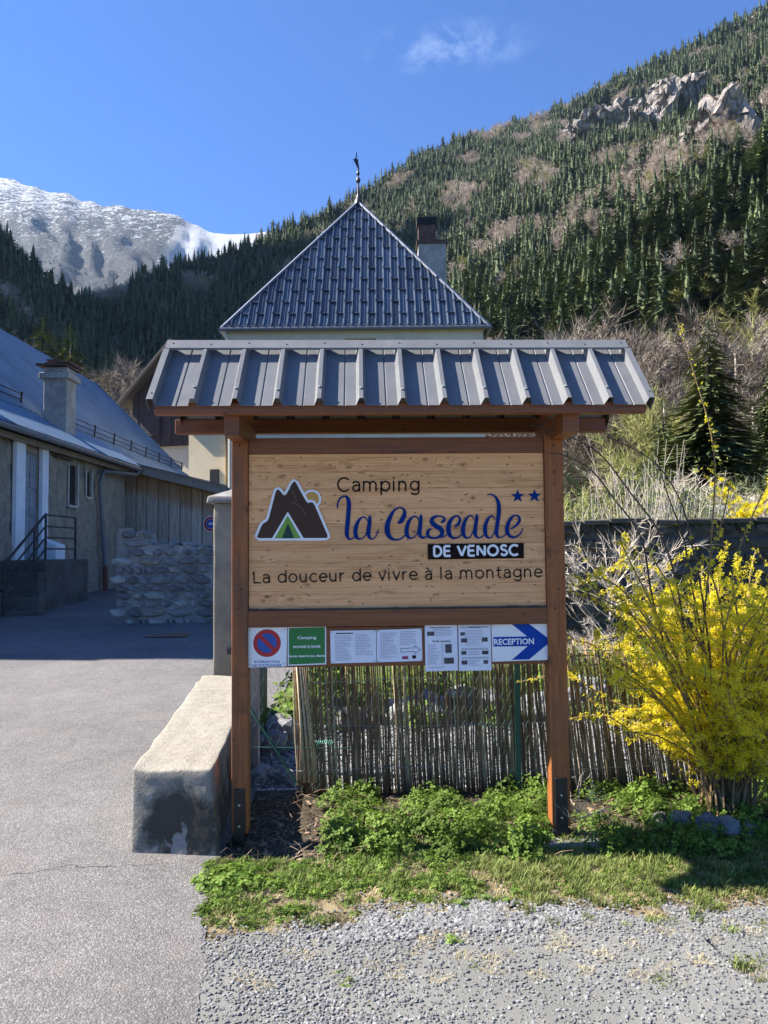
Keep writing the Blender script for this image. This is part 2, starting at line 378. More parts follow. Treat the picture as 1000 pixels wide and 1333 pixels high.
# ---- print: strokes and fills in the panel plane, traced at their places
ZI = [0]
def px_local(pts, off):
    return [S(x, y, off) for x, y in pts]
def crom(pts, n=7, closed=False):
    out = []; N = len(pts)
    rng_ = range(N if closed else N - 1)
    for i in rng_:
        p0 = pts[(i - 1) % N] if closed or i > 0 else pts[0]; p1 = pts[i]; p2 = pts[(i + 1) % N]; p3 = pts[(i + 2) % N] if closed or i + 2 < N else pts[-1]
        for k in range(n):
            t = k / n
            out.append(tuple(.5 * ((2 * b) + (c - a) * t + (2 * a - 5 * b + 4 * c - d) * t * t + (-a + 3 * b - 3 * c + d) * t ** 3) for a, b, c, d in zip(p0, p1, p2, p3)))
    if not closed: out.append(tuple(pts[-1]))
    return out
def ribbon(mb, pts, y, w=None, closed=False, cap=True):
    """pts (x,z[,w]) in local metres; flat ribbon facing -Y, round ends"""
    N = len(pts); vs = []
    for i, p in enumerate(pts):
        a = pts[(i - 1) % N] if closed or i > 0 else p; b = pts[(i + 1) % N] if closed or i + 1 < N else p
        tx, tz = b[0] - a[0], b[1] - a[1]; L = math.hypot(tx, tz) or 1; tx /= L; tz /= L
        ww = (w if w else p[2]) / 2
        vs += [(p[0] - tz * ww, y, p[1] + tx * ww), (p[0] + tz * ww, y, p[1] - tx * ww)]
    fs = [(2 * i, 2 * i + 2, 2 * i + 3, 2 * i + 1) for i in range(N - 1)]
    if closed: fs.append((2 * N - 2, 0, 1, 2 * N - 1))
    mb.add(vs, fs)
    if cap and not closed:
        for e in (0, -1):
            p = pts[e]; ww = (w if w else p[2]) / 2
            c = [(p[0] + ww * math.cos(2 * math.pi * k / 12), y - .00004, p[1] + ww * math.sin(2 * math.pi * k / 12)) for k in range(12)]
            mb.add(c, [tuple(range(12))])
def poly(mb, pts, y):
    from mathutils.geometry import tessellate_polygon
    tri = tessellate_polygon([[Vector((p[0], p[1], 0)) for p in pts]])
    mb.add([(p[0], y, p[1]) for p in pts], [tuple(t) for t in tri])
def disc(mb, c, r, y, n=32, a0=0, a1=360):
    mb.add([(c[0] + r * math.cos(R(a0 + (a1 - a0) * k / n)), y, c[1] + r * math.sin(R(a0 + (a1 - a0) * k / n))) for k in range(n)], [tuple(range(n))])

# script lettering (x, y, width) traced on two enlargements of the lettering
def z2(p): return [(430 + x / 7.692, 610 + y / 7.692, w / 7.692) for x, y, w in p]
def z3(p): return [(550 + x / 5.882, 625 + y / 5.882, w / 5.882) for x, y, w in p]
aB = [(374, 525, 10), (347, 488, 13), (310, 494, 18), (272, 545, 34), (252, 620, 42), (260, 680, 36), (292, 706, 18), (328, 695, 11), (358, 655, 11), (376, 590, 9)]
aS = [(396, 478, 22), (397, 505, 34), (390, 570, 40), (382, 640, 42), (390, 685, 30), (416, 706, 15), (445, 692, 11), (468, 655, 11), (482, 615, 9)]
strokes = [
    z2([(72, 392, 12), (78, 340, 15), (104, 294, 18), (150, 276, 17), (178, 305, 36), (187, 365, 42), (182, 450, 43), (174, 550, 44), (166, 640, 42), (174, 688, 30), (200, 708, 16), (240, 688, 11)]),
    z2(aB), z2(aS),
    z2([(684, 545, 22), (708, 528, 42), (738, 478, 44), (746, 432, 30), (728, 402, 18), (692, 392, 15), (642, 418, 22), (598, 490, 40), (572, 570, 50), (574, 640, 52), (602, 690, 38), (652, 713, 18), (702, 706, 15), (750, 668, 12)]),
    z2([(x + 513, y - 8, w) for x, y, w in aB]), z2([(x + 512, y - 8, w) for x, y, w in aS[:-2]] + [(965, 676, 10), (992, 650, 10)]),
    z3([(148, 322, 16), (166, 310, 22), (166, 288, 14), (126, 275, 12), (84, 288, 24), (72, 318, 34), (100, 350, 36), (140, 375, 36), (152, 405, 32), (132, 432, 20), (95, 444, 14), (56, 438, 20), (38, 412, 22), (48, 384, 20), (68, 374, 10)]),
    z3([(-10, 432, 9), (22, 436, 9), (40, 420, 10)]),
    z3([(120, 440, 10), (158, 436, 9), (196, 412, 8)]),
    z3([(252, 350, 14), (275, 338, 22), (288, 300, 18), (270, 275, 12), (236, 286, 18), (206, 330, 32), (200, 385, 36), (215, 428, 26), (245, 443, 14), (275, 437, 10), (305, 412, 10)]),
    z3([(394, 296, 8), (375, 273, 10), (346, 285, 16), (320, 330, 28), (311, 385, 32), (322, 430, 24), (346, 443, 13), (370, 430, 8), (390, 385, 8)]),
    z3([(416, 268, 16), (417, 290, 26), (409, 340, 28), (403, 400, 30), (413, 432, 20), (433, 443, 10), (458, 432, 9), (482, 408, 8)]),
    z3([(556, 300, 8), (538, 276, 10), (512, 285, 16), (486, 335, 28), (480, 390, 31), (492, 430, 21), (513, 443, 12), (536, 430, 8), (558, 380, 8)]),
    z3([(497, 112, 8), (530, 110, 12), (562, 132, 18), (583, 180, 30), (586, 240, 32), (577, 320, 30), (567, 390, 30), (574, 428, 22), (596, 440, 10), (622, 430, 9), (646, 402, 8)]),
    z3([(676, 374, 7), (706, 358, 14), (740, 320, 20), (742, 285, 18), (716, 270, 12), (680, 290, 20), (655, 340, 30), (648, 385, 32), (665, 425, 24), (702, 437, 15), (736, 424, 12), (760, 396, 10), (769, 370, 7)]),
]
PXM = 4.1 / FPX
mb = MB()
for i, s in enumerate(strokes):
    off = POFF - .0006 - .00012 * i
    c = crom(s, 8); c = [(*S(p[0], p[1], off), p[2] * PXM * 1.02) for p in c]
    ribbon(mb, c, off)
mb.build('script_lettering', M['blue_script'], sign)

# monoline lettering
def arc(cx, cy, rx, ry, a0, a1, n=14): return [(cx + rx * math.cos(R(a0 + (a1 - a0) * i / n)), cy + ry * math.sin(R(a0 + (a1 - a0) * i / n))) for i in range(n + 1)]
GL = {   # glyph: (advance, strokes); x-height 1
 'C': (1.42, [arc(.72, .68, .68, .70, 48, 312, 20)]),
 'L': (.98, [[(.08, 1.38), (.08, 0), (.86, 0)]]),
 'a': (.98, [crom([(.1, .84), (.3, .97), (.55, .96), (.74, .8), (.78, .6)], 4) + [(.78, 0)], crom([(.78, .56), (.5, .6), (.2, .53), (.07, .3), (.18, .07), (.42, -.02), (.66, .1), (.78, .32)], 4)]),
 'm': (1.72, [[(.08, .98), (.08, 0)], [(.08, .55)] + arc(.415, .62, .335, .36, 180, 0, 10) + [(.75, 0)], [(.75, .55)] + arc(1.085, .62, .335, .36, 180, 0, 10) + [(1.42, 0)]]),
 'n': (1.08, [[(.08, .98), (.08, 0)], [(.08, .55)] + arc(.44, .6, .36, .38, 180, 0, 10) + [(.80, 0)]]),
 'u': (1.08, [[(.08, .98), (.08, .4)] + arc(.44, .38, .36, .38, 180, 360, 10) + [(.80, .98)], [(.80, .4), (.8, 0)]]),
 'p': (1.16, [[(.08, .98), (.08, -.38)], arc(.54, .49, .46, .49, 0, 360, 22)]),
 'd': (1.16, [[(.98, 1.42), (.98, 0)], arc(.52, .49, .46, .49, 0, 360, 22)]),
 'g': (1.16, [[(.96, .98), (.96, -.05)] + crom([(.96, -.05), (.86, -.3), (.55, -.4), (.18, -.28)], 4), arc(.52, .52, .44, .46, 0, 360, 22)]),
 'i': (.42, [[(.1, .98), (.1, 0)], [(.1, 1.32), (.1, 1.36)]]),
 'l': (.42, [[(.1, 1.42), (.1, 0)]]),
 'o': (1.14, [arc(.5, .49, .47, .49, 0, 360, 22)]),
 'c': (.98, [arc(.52, .49, .47, .49, 48, 312, 16)]),
 'e': (1.06, [[(.06, .51), (.93, .51)] + arc(.5, .49, .44, .49, 3, 315, 20)]),
 'r': (.70, [[(.08, .98), (.08, 0)], [(.08, .5)] + arc(.52, .5, .44, .46, 180, 92, 8)]),
 'v': (.96, [[(.02, .98), (.42, 0), (.82, .98)]]),
 't': (.70, [[(.24, 1.28), (.24, .3)] + arc(.48, .28, .24, .28, 180, 290, 8), [(.02, .92), (.58, .92)]]),
 ' ': (.52, []),
 'D': (1.28, [[(.1, 0), (.1, 1.36), (.45, 1.36)] + arc(.45, .68, .62, .68, 90, -90, 14) + [(.1, 0)]]),
 'E': (1.12, [[(.92, 1.36), (.1, 1.36), (.1, 0), (.94, 0)], [(.1, .7), (.86, .7)]]),
 'V': (1.30, [[(.04, 1.38), (.6, 0), (1.16, 1.38)]]),
 'N': (1.38, [[(.1, 0), (.1, 1.38), (1.08, 0), (1.08, 1.38)]]),
 'O': (1.56, [arc(.7, .68, .66, .68, 0, 360, 24)]),
 'S': (1.14, [crom([(.90, 1.16), (.62, 1.36), (.26, 1.28), (.16, 1.02), (.34, .78), (.7, .66), (.92, .42), (.84, .12), (.5, 0), (.1, .18)], 5)]),
}
GL['à'] = (.98, GL['a'][1] + [[(.22, 1.40), (.46, 1.18)]])
def adv_of(tx, track): return sum(GL[c][0] + track for c in tx) - track - .1
def mono(mb, tx, p0, p1, xh, wpx, off, track=0.0, cap=True):
    """text from pixel p0 to p1 (baseline ends); xh = x-height in pixels"""
    W = adv_of(tx, track); u = ((p1[0] - p0[0]), (p1[1] - p0[1])); sx = math.hypot(*u) / W; ux, uy = u[0] / math.hypot(*u), u[1] / math.hypot(*u)
    x = 0; k = 0
    for ch in tx:
        a, st = GL[ch]; mb = MB(); GLYPH_OUT.append(mb)
        for s in st:
            pts = []
            for q in s:
                X = (x + q[0]) * sx; Yv = q[1] * xh
                pts.append((p0[0] + X * ux + Yv * uy, p0[1] + X * uy - Yv * ux))
            o2 = off - .0001 * (k % 3); k += 1
            closed = len(pts) > 8 and math.hypot(pts[0][0] - pts[-1][0], pts[0][1] - pts[-1][1]) < .3 and ch not in 'D'
            if closed: pts = pts[:-1]
            loc = px_local(pts, o2)
            if not closed:        # mitre corners: draw each sharp segment on its own with round joints
                seg = [loc[0]]
                for i in range(1, len(loc)):
                    seg.append(loc[i])
                    if i + 1 < len(loc):
                        a1 = math.atan2(loc[i][1] - loc[i - 1][1], loc[i][0] - loc[i - 1][0]); a2 = math.atan2(loc[i + 1][1] - loc[i][1], loc[i + 1][0] - loc[i][0])
                        dd = abs((a2 - a1 + math.pi) % (2 * math.pi) - math.pi)
                        if dd > .7: ribbon(mb, seg, o2, wpx * PXM, cap=cap); seg = [loc[i]]; o2 -= .00005
                ribbon(mb, seg, o2, wpx * PXM, cap=cap)
            else: ribbon(mb, loc, o2, wpx * PXM, closed=True)
        x += a + track
def letters(tx, parent, mat, *args, **kw):      # every letter a part of its own
    global GLYPH_OUT
    GLYPH_OUT = []; mono(MB(), tx, *args, **kw)
    for g in GLYPH_OUT:
        if g.v: g.build('letter', mat, parent)
letters('Camping', sign, M['black_print'], (439.5, 639.3), (546.5, 638.6), 12.4, 2.0, POFF - .0008, .18)
letters('La douceur de vivre à la montagne', sign, M['black_print'], (330, 758.8), (706, 751.0), 10.6, 1.6, POFF - .0008, .17)
mb = MB(); poly(mb, px_local([(556.8, 708.3), (682, 706.8), (682, 726.7), (557.2, 728.4)], POFF - .0008), POFF - .0008); vb = mb.build('name_bar', M['dark_brown_print'], sign)
letters('DE VENOSC', vb, M['white_print'], (564.5, 723.9), (675.8, 722.3), 9.3, 3.1, POFF - .0014, .12, cap=False)
def star(mb, cx, cy, r, off, tilt=0):
    pts = []
    for k in range(10):
        rr = r if k % 2 == 0 else r * .40; a = R(-90 + 36 * k + tilt); pts.append((cx + rr * math.cos(a), cy + rr * math.sin(a)))
    poly(mb, px_local(pts, off), off)
for cx, cy in ((674.2, 646), (696, 645.6)):
    mb = MB(); star(mb, cx, cy, 9.2, POFF - .0008); mb.build('star', M['blue_script'], sign)
# mountain and tent logo
def z1(p): return [(320 + x / 7.692, 610 + y / 7.692) for x, y in p]
logo_pts = [(112, 684), (150, 590), (170, 553), (190, 540), (214, 526), (230, 500), (298, 240), (306, 218), (322, 208), (340, 220), (374, 262), (392, 268), (410, 250), (464, 148), (485, 126), (502, 140), (590, 300), (612, 336), (630, 345), (652, 336), (672, 340), (690, 366), (818, 664), (820, 684), (806, 695), (130, 697)]
mb = MB(); o1 = POFF - .0006
ribbon(mb, px_local(z1([(660 + 84 * math.cos(R(a)), 306 + 84 * math.sin(R(a))) for a in range(0, 360, 12)]), o1), o1, 24 / 7.692 * PXM, closed=True)
mb.build('sun_outline', M['white_print'], sign)
mb = MB(); c = S(*z1([(660, 306)])[0], o1 - .0001); disc(mb, c, 74 / 7.692 * PXM, o1 - .0001); mb.build('sun_emblem', M['orange_logo'], sign)
mb = MB(); ribbon(mb, px_local(z1(logo_pts), o1 - .0003), o1 - .0003, 50 / 7.692 * PXM, closed=True); lo = mb.build('mountain_outline', M['white_print'], sign)
mb = MB(); poly(mb, px_local(z1(logo_pts), o1 - .0006), o1 - .0006); mb.build('mountain_emblem', M['brown_logo'], sign)
mb = MB(); poly(mb, px_local(z1([(262, 700), (420, 432), (582, 700)]), o1 - .0009), o1 - .0009); mb.build('tent_outline', M['white_print'], sign)
mb = MB(); poly(mb, px_local(z1([(287, 699), (420, 468), (552, 698)]), o1 - .0012), o1 - .0012); mb.build('tent_emblem', M['green_logo'], sign)
mb = MB(); poly(mb, px_local(z1([(360, 699), (422, 545), (486, 698)]), o1 - .0015), o1 - .0015); mb.build('tent_opening', M['dark_green_logo'], sign)
mb = MB()
for q in ([(455, 210), (485, 260), (503, 310), (500, 340)], [(465, 345), (520, 365), (570, 410), (600, 470)]):
    ribbon(mb, px_local(z1(crom(q, 5)), o1 - .0009), o1 - .0009, 3.5 / 7.692 * PXM)
mb.build('ridge_lines', M['line_logo'], sign)

# ---- the little roof over the sign
RY0, RY1 = -.33, .43           # front and back eave in local y
RYR = (RY0 + RY1) / 2
zE = S(500, 527.5, RY0)[1]; zR = S(500, 453, RYR)[1]
RXL = S(196, 527, RY0)[0]; RXR = S(846, 527, RY0)[0]
sl = Vector((0, RYR - RY0, zR - zE)); SL = sl.length; sv = sl.normalized(); nv = Vector((0, -sv.z, sv.y))
def roof_sheet(sign_y):
    mb = MB(); prof = []          # (x, height) across the sheet
    x = RXL; NB = 12; bay = (RXR - RXL) / NB
    for b in range(NB):
        x0 = RXL + b * bay
        if b: prof += [(x0 - .026, 0), (x0 - .009, .046), (x0 + .011, .046), (x0 + .026, 0)]
        else: prof += [(x0, .046), (x0 + .012, .046), (x0 + .024, 0)]
        m_ = x0 + bay * .60
        prof += [(m_ - .005, 0), (m_ - .002, -.005), (m_ + .003, -.005), (m_ + .006, 0)]
    prof += [(RXR - .024, 0), (RXR - .012, .046), (RXR, .046)]
    s2 = Vector((0, sign_y * sv.y, sv.z)); n2 = Vector((0, -sign_y * sv.z, sv.y)); base = Vector((0, RY0 if sign_y > 0 else RY1, zE))
    vs = []
    T = .0012
    for lay in (0, 1):
        for u in (0, SL):
            for (x, h) in prof: p = base + s2 * u + n2 * (h - lay * T); vs.append((x, p.y, p.z))
    n = len(prof); fs = []
    for i in range(n - 1):
        f = (i, i + 1, n + i + 1, n + i); g_ = tuple(2 * n + k for k in f)[::-1]
        fs += [f if sign_y > 0 else f[::-1], g_ if sign_y > 0 else g_[::-1]]
        fs.append((i, 2 * n + i, 2 * n + i + 1, i + 1) if sign_y > 0 else (i, i + 1, 2 * n + i + 1, 2 * n + i))
    mb.add(vs, fs)
    return mb
for sy in (1, -1): roof_sheet(sy).build('roof_sheet', M['roof_paint'], sign)
# ridge cap, verge trims, fasteners
mb = MB()
for sy in (1, -1):
    s2 = Vector((0, sy * sv.y, sv.z)); n2 = Vector((0, -sy * sv.z, sv.y)); base = Vector((0, RY0 if sy > 0 else RY1, zE))
    a = base + s2 * (SL + .004) + n2 * .050; b = base + s2 * (SL - .078) + n2 * .050; c = base + s2 * (SL - .084) + n2 * .041
    for q0, q1, th in ((a, b, .0015), (b, c, .0015)):
        p = [Vector((RXL - .006, q1.y, q1.z)), Vector((RXR + .006, q1.y, q1.z)), Vector((RXR + .006, q0.y, q0.z)), Vector((RXL - .006, q0.y, q0.z))]
        lo_ = [v - n2 * th for v in p]
        mb.hexa(lo_ + p) if sy > 0 else mb.hexa([lo_[1], lo_[0], lo_[3], lo_[2], p[1], p[0], p[3], p[2]])
cap = mb.build('ridge_cap', M['roof_paint'], sign)
for i in range(13):
    x = RXL + .03 + (RXR - RXL - .06) * i / 12; p = Vector((x, RY0, zE)) + sv * (SL - .028 - .014 * (i % 2)) + nv * .050
    MB().tube([p, p + nv * .004], .005, 6).build('fastener', M['screw'], cap)
for b_ in range(1, 12):
    p = Vector((RXL + b_ * (RXR - RXL) / 12 + .001, RY0, zE)) + sv * (.075 + .012 * ((b_ * 5) % 3)) + nv * .046
    MB().lathe((0, 0, 0), [(.010, 0), (.010, .003), (.005, .005), (.005, .010)], 8).build('fastener', M['galv'], sign).location = p
for sx, xx in ((-1, RXL), (1, RXR)):
    mb = MB()
    for sy in (1, -1):
        s2 = Vector((0, sy * sv.y, sv.z)); n2 = Vector((0, -sy * sv.z, sv.y)); base = Vector((0, RY0 if sy > 0 else RY1, zE))
        x0, x1 = (xx - .014, xx + .020) if sx < 0 else (xx - .020, xx + .014)
        q0 = base - s2 * .004 + n2 * .0475; q1 = base + s2 * (SL - .078) + n2 * .0475
        p = [Vector((x0, q0.y, q0.z)), Vector((x1, q0.y, q0.z)), Vector((x1, q1.y, q1.z)), Vector((x0, q1.y, q1.z))]
        lo_ = [v - n2 * .0015 for v in p]; mb.add(lo_ + p, [(0, 1, 2, 3), (4, 5, 6, 7), (0, 1, 5, 4), (1, 2, 6, 5), (2, 3, 7, 6), (3, 0, 4, 7)])
        xo = x0 if sx < 0 else x1; xi = xo + .0015 * (-sx)
        p = [Vector((xo, q0.y, q0.z)), Vector((xi, q0.y, q0.z)), Vector((xi, q1.y, q1.z)), Vector((xo, q1.y, q1.z))]
        p = [v - n2 * .0015 for v in p]; lo_ = [v - n2 * .085 for v in p]
        mb.add(lo_ + p, [(0, 1, 2, 3), (4, 5, 6, 7), (0, 1, 5, 4), (1, 2, 6, 5), (2, 3, 7, 6), (3, 0, 4, 7)])
    vt = mb.build('verge_trim', M['roof_paint'], sign)
    p = Vector(((x0 + x1) / 2, RY0, zE)) + sv * .05 + nv * .0475; MB().tube([p, p + nv * .004], .0045, 6).build('fastener', M['screw'], vt)
# eave purlins, ridge purlin, rafters carried by the posts
zpt = zE - .006
def purlin(y, z, h, d, x0, x1):
    MB().box(((x0 + x1) / 2, y, z - h / 2), (x1 - x0, d, h)).build('purlin', W_STAIN, sign, bevel=.003)
hf = S(500, 526, RY0 + .01)[1] - S(500, 538.5, RY0 + .01)[1]
purlin(RY0 + .045, zE + .018, .058, .055, RXL + .012, RXR - .012)
zb1 = S(500, 545, RY1 - .06)[1]; zb2 = S(500, 563.5, RY1 - .06)[1]
bx0 = S(228, 555, RY1 - .06)[0]; bx1 = S(789, 555, RY1 - .06)[0]
purlin(RY1 - .035, zb1, zb1 - zb2, .055, bx0, bx1)
purlin(RYR, zR - .035, .08, .06, RXL + .03, RXR - .03)
for k, (xa, xb) in enumerate(((292, 311.5), (733, 754))):
    yf = -.26
    x0 = S(xa, 550, yf)[0]; x1 = S(xb, 550, yf)[0]; zt = S(500, 535.5, yf)[1]; zb = S(500, 566 if k == 0 else 564, yf)[1]
    MB().box(((x0 + x1) / 2, (yf + RY1 - .07) / 2, (zt + zb) / 2), (x1 - x0, RY1 - .07 - yf, zt - zb)).build('bracket_beam', W_STAIN, sign, bevel=.003)
    for sy in (1, -1):
        s2 = Vector((0, sy * sv.y, sv.z)); n2 = Vector((0, -sy * sv.z, sv.y)); base = Vector(((x0 + x1) / 2, RY0 if sy > 0 else RY1, zE))
        MB().bar(base + s2 * .12 - n2 * .045, base + s2 * (SL - .05) - n2 * .045, .06, .06).build('rafter', W_STAIN, sign)

# ---- small signs screwed to the backing board
def quadsign(name, label, cat, corners, off, th, mat, parts, group=None, border=None):
    """corners tl,tr,br,bl in pixels"""
    c = px_local(corners, off); cx = sum(p[0] for p in c) / 4; cz = min(p[1] for p in c)
    o3 = S0 + SROT @ Vector((cx, off, cz))
    r = thing(name, label, cat, o3, SYAW, group)
    def L(pts, o): return [(x - cx, z - cz) for x, z in px_local(pts, off - o)]
    q = [(x - cx, z - cz) for x, z in c]
    mb = MB(); mb.add([(x, 0, z) for x, z in q] + [(x, th, z) for x, z in q], [(3, 2, 1, 0), (4, 5, 6, 7), (0, 1, 5, 4), (1, 2, 6, 5), (2, 3, 7, 6), (3, 0, 4, 7)])
    mb.build(parts.get('base', 'plate'), mat, r)
    def lerp(u, v): 
        tl, tr, br, bl = corners; a = [tl[i] + (tr[i] - tl[i]) * u for i in (0, 1)]; b = [bl[i] + (br[i] - bl[i]) * u for i in (0, 1)]
        return (a[0] + (b[0] - a[0]) * v, a[1] + (b[1] - a[1]) * v)
    return r, L, lerp
def ftext(tx, size_px, off, parent, L, center, mat, name='lettering', bold=0, width_px=None, tilt=0, align='CENTER'):
    cu = bpy.data.curves.new('t', 'FONT'); cu.body = tx; cu.size = 1; cu.align_x = align; cu.offset = bold; cu.resolution_u = 2
    ob = bpy.data.objects.new('t', cu); COL.objects.link(ob)
    dg = bpy.context.evaluated_depsgraph_get(); me = bpy.data.meshes.new_from_object(ob.evaluated_get(dg)); bpy.data.objects.remove(ob)
    vs = [v.co for v in me.vertices]; w = max(v.x for v in vs) - min(v.x for v in vs); s = size_px; sx = width_px / w if width_px else s
    cy, sy = math.cos(R(tilt)), math.sin(R(tilt))
    pts = [(center[0] + v.x * sx * cy + v.y * s * sy, center[1] - v.y * s * cy + v.x * sx * sy) for v in vs]
    q = L(pts, off)
    for v, p in zip(me.vertices, q): v.co = (p[0], -off, p[1])
    me.name = name; me.materials.append(mat); me.update()
    return link(name, me, parent)
def qrect(mb, L, lerp, u0, v0, u1, v1, off): poly(mb, L([lerp(u0, v0), lerp(u1, v0), lerp(u1, v1), lerp(u0, v1)], off), -off)
def screws(r, L, lerp, mat=None, uv=((.06, .07), (.94, .07), (.94, .93), (.06, .93))):
    for u, v in uv:
        mb = MB(); c = L([lerp(u, v)], .0)[0]; mb.tube([(c[0], 0, c[1]), (c[0], -.002, c[1])], .0032, 8); mb.build('screw', mat or M['screw'], r)

r, L, lp = quadsign('no_parking_sign', 'square white sign with red and blue no-parking disc, leftmost under the big board', 'sign', ((322.3, 817), (373.6, 816.4), (373, 867.6), (322.3, 869.3)), .026, .003, M['white_print'], {})
cpx = (347.7, 837.2)
mb = MB(); c = L([cpx], .0005)[0]; disc(mb, c, 17.8 * PXM, -.0005, 40); ds = mb.build('red_disc', M['red_sign'], r)
mb = MB(); disc(mb, c, 12.6 * PXM, -.0009, 36); mb.build('blue_disc', M['noparking_blue'], r)
mb = MB(); poly(mb, L([(cpx[0] - 11.2, cpx[1] - 7.4), (cpx[0] - 7.6, cpx[1] - 11), (cpx[0] + 11.2, cpx[1] + 7.4), (cpx[0] + 7.6, cpx[1] + 11)], .0013), -.0013); mb.build('red_bar', M['red_sign'], r)
ftext('INTERDICTION', 4.6, .0006, r, L, (347.7, 863.2), M['blue_sign'], bold=.012, width_px=33)
ftext('DE STATIONNER', 4.6, .0006, r, L, (347.5, 867.9), M['blue_sign'], bold=.012, width_px=38, tilt=-.8)
screws(r, L, lp)
r, L, lp = quadsign('private_property_sign', 'green sign with white border and white lettering PROPRIÉTÉ PRIVÉE', 'sign', ((374.6, 815.8), (424.6, 814.6), (424.8, 864.8), (374.6, 866.8)), .026, .003, M['white_print'], {})
mb = MB(); qrect(mb, L, lp, .03, .035, .97, .97, .0005); mb.build('green_field', M['green_sign'], r)
ftext('Camping', 5.2, .001, r, L, (399.5, 831.8), M['white_print'], bold=.02, width_px=24.5, tilt=-1)
ftext('PROPRIÉTÉ PRIVÉE', 4.0, .001, r, L, (399.5, 843.4), M['white_print'], bold=.03, width_px=35.5, tilt=-1)
ftext('Accès réservé aux clients', 4.0, .001, r, L, (399.5, 855.2), M['white_print'], bold=.03, width_px=47, tilt=-1)
screws(r, L, lp, uv=((.07, .08), (.93, .08), (.93, .92), (.07, .92)))
def textlines(mb, L, lp, u0, u1, v0, v1, n, seed, off=.0012, th=.35):
    rr = random.Random(seed)
    for i in range(n):
        v = v0 + (v1 - v0) * (i + .5) / n; hh = (v1 - v0) / n * th / 2; u = u0
        e = u1 - (u1 - u0) * (rr.random() ** 2) * .5
        while u < e - .01:
            w = min(rr.uniform(.012, .05), e - u); qrect(mb, L, lp, u, v - hh, u + w, v + hh, off); u += w + .012
# long laminated notice: two sheets side by side
def notice(name, label, corners, group=None):
    r, L, lp = quadsign(name, label, 'notice', corners, .0245, .0015, M['paper'], {'base': 'sheet'}, group); return r, L, lp
r, L, lp = notice('rules_notice', 'white laminated sheet of house rules in two columns, just right of the green sign', ((430, 821.2), (489.8, 820.2), (489.8, 862.2), (430.6, 863.8)))
mb = MB(); qrect(mb, L, lp, .12, .07, .5, .10, .0012); mb.build('heading_bar', M['black_print'], r)
mb = MB(); textlines(mb, L, lp, .1, .47, .14, .93, 17, 1); textlines(mb, L, lp, .55, .93, .09, .78, 14, 2); tag(mb.build('print', M['grey_print'], r), kind='stuff'); screws(r, L, lp, uv=((.03, .04), (.97, .03), (.97, .96), (.03, .97)))
r, L, lp = notice('arrow_notice', 'white laminated sheet with an outlined arrow and tiny British flag', ((490.6, 820.2), (549, 818.2), (550, 860.4), (490.6, 862.2)))
mb = MB(); textlines(mb, L, lp, .08, .47, .08, .9, 18, 3); textlines(mb, L, lp, .52, .88, .06, .5, 9, 4); tag(mb.build('print', M['grey_print'], r), kind='stuff')
mb = MB(); ap = L([lp(u, v) for u, v in ((.53, .60), (.84, .59), (.84, .52), (.96, .65), (.84, .77), (.84, .70), (.53, .71))], .0014)
for i in range(len(ap)):
    a, b = ap[i], ap[(i + 1) % len(ap)]; ribbon(mb, [a, b], -.0014 - .00003 * i, .0022)
mb.build('arrow_outline', M['black_print'], r)
mb = MB(); qrect(mb, L, lp, .56, .84, .69, .93, .0012); fl = mb.build('flag_field', M['blue_sign'], r)
mb = MB(); qrect(mb, L, lp, .56, .87, .69, .90, .0016); qrect(mb, L, lp, .615, .84, .635, .93, .0018)
a, b, c, d = L([lp(.56, .84), lp(.69, .93), lp(.69, .84), lp(.56, .93)], .0014); ribbon(mb, [a, b], -.0014, .0018, cap=False); ribbon(mb, [c, d], -.00145, .0018, cap=False); mb.build('flag_cross', M['red_sign'], fl)
mb = MB(); qrect(mb, L, lp, .78, .82, .86, .92, .0012); mb.build('pictogram', M['dark_brown_print'], r); screws(r, L, lp, uv=((.03, .04), (.97, .03), (.97, .96), (.03, .97)))
M['photo_print'] = plain('photo_print', (.05, .055, .06), .5, var=.9, scale=90)
r, L, lp = notice('tariff_notice', 'white tariff sheet with one photo column, left one of the two hanging sheets', ((553, 813.4), (595.2, 812.2), (596.4, 872.8), (554, 874.2)), None)
ftext('Camping la Cascade de Venosc', 2.6, .0012, r, L, (573.5, 817.6), M['black_print'], width_px=28, tilt=-1, bold=.02)
ftext('Tarifs camping', 3.0, .0012, r, L, (574.5, 835.6), M['black_print'], width_px=24, tilt=-1, bold=.02)
mb = MB(); textlines(mb, L, lp, .25, .85, .09, .25, 5, 5); textlines(mb, L, lp, .08, .45, .42, .86, 12, 6); textlines(mb, L, lp, .5, .58, .4, .86, 12, 7); textlines(mb, L, lp, .1, .6, .90, .94, 1, 8); tag(mb.build('print', M['grey_print'], r), kind='stuff')
for q in ((.07, .15, .29, .24), (.62, .43, .82, .62), (.58, .72, .88, .85)):
    mb = MB(); qrect(mb, L, lp, *q, .0013); mb.build('picture', M['photo_print'], r)
r, L, lp = notice('season_notice', 'white tariff sheet with six small photos, beside the blue arrow sign', ((596.6, 812.2), (638.8, 811.2), (640, 872.6), (597.8, 873.4)), None)
mb = MB(); qrect(mb, L, lp, .06, .05, .94, .10, .0010); qrect(mb, L, lp, .08, .52, .92, .56, .0010); qrect(mb, L, lp, .08, .71, .92, .75, .0010); tag(mb.build('heading_bar', plain('pale_bar', (.45, .47, .52), .6), r), kind='stuff')
ftext('Tarifs mobil homes', 2.4, .0014, r, L, (618, 817.3), M['black_print'], width_px=16, tilt=-1, bold=.02)
mb = MB(); textlines(mb, L, lp, .2, .8, .13, .48, 11, 9, th=.3); textlines(mb, L, lp, .3, .7, .58, .68, 3, 10); textlines(mb, L, lp, .3, .7, .77, .9, 4, 11); tag(mb.build('print', M['grey_print'], r), kind='stuff')
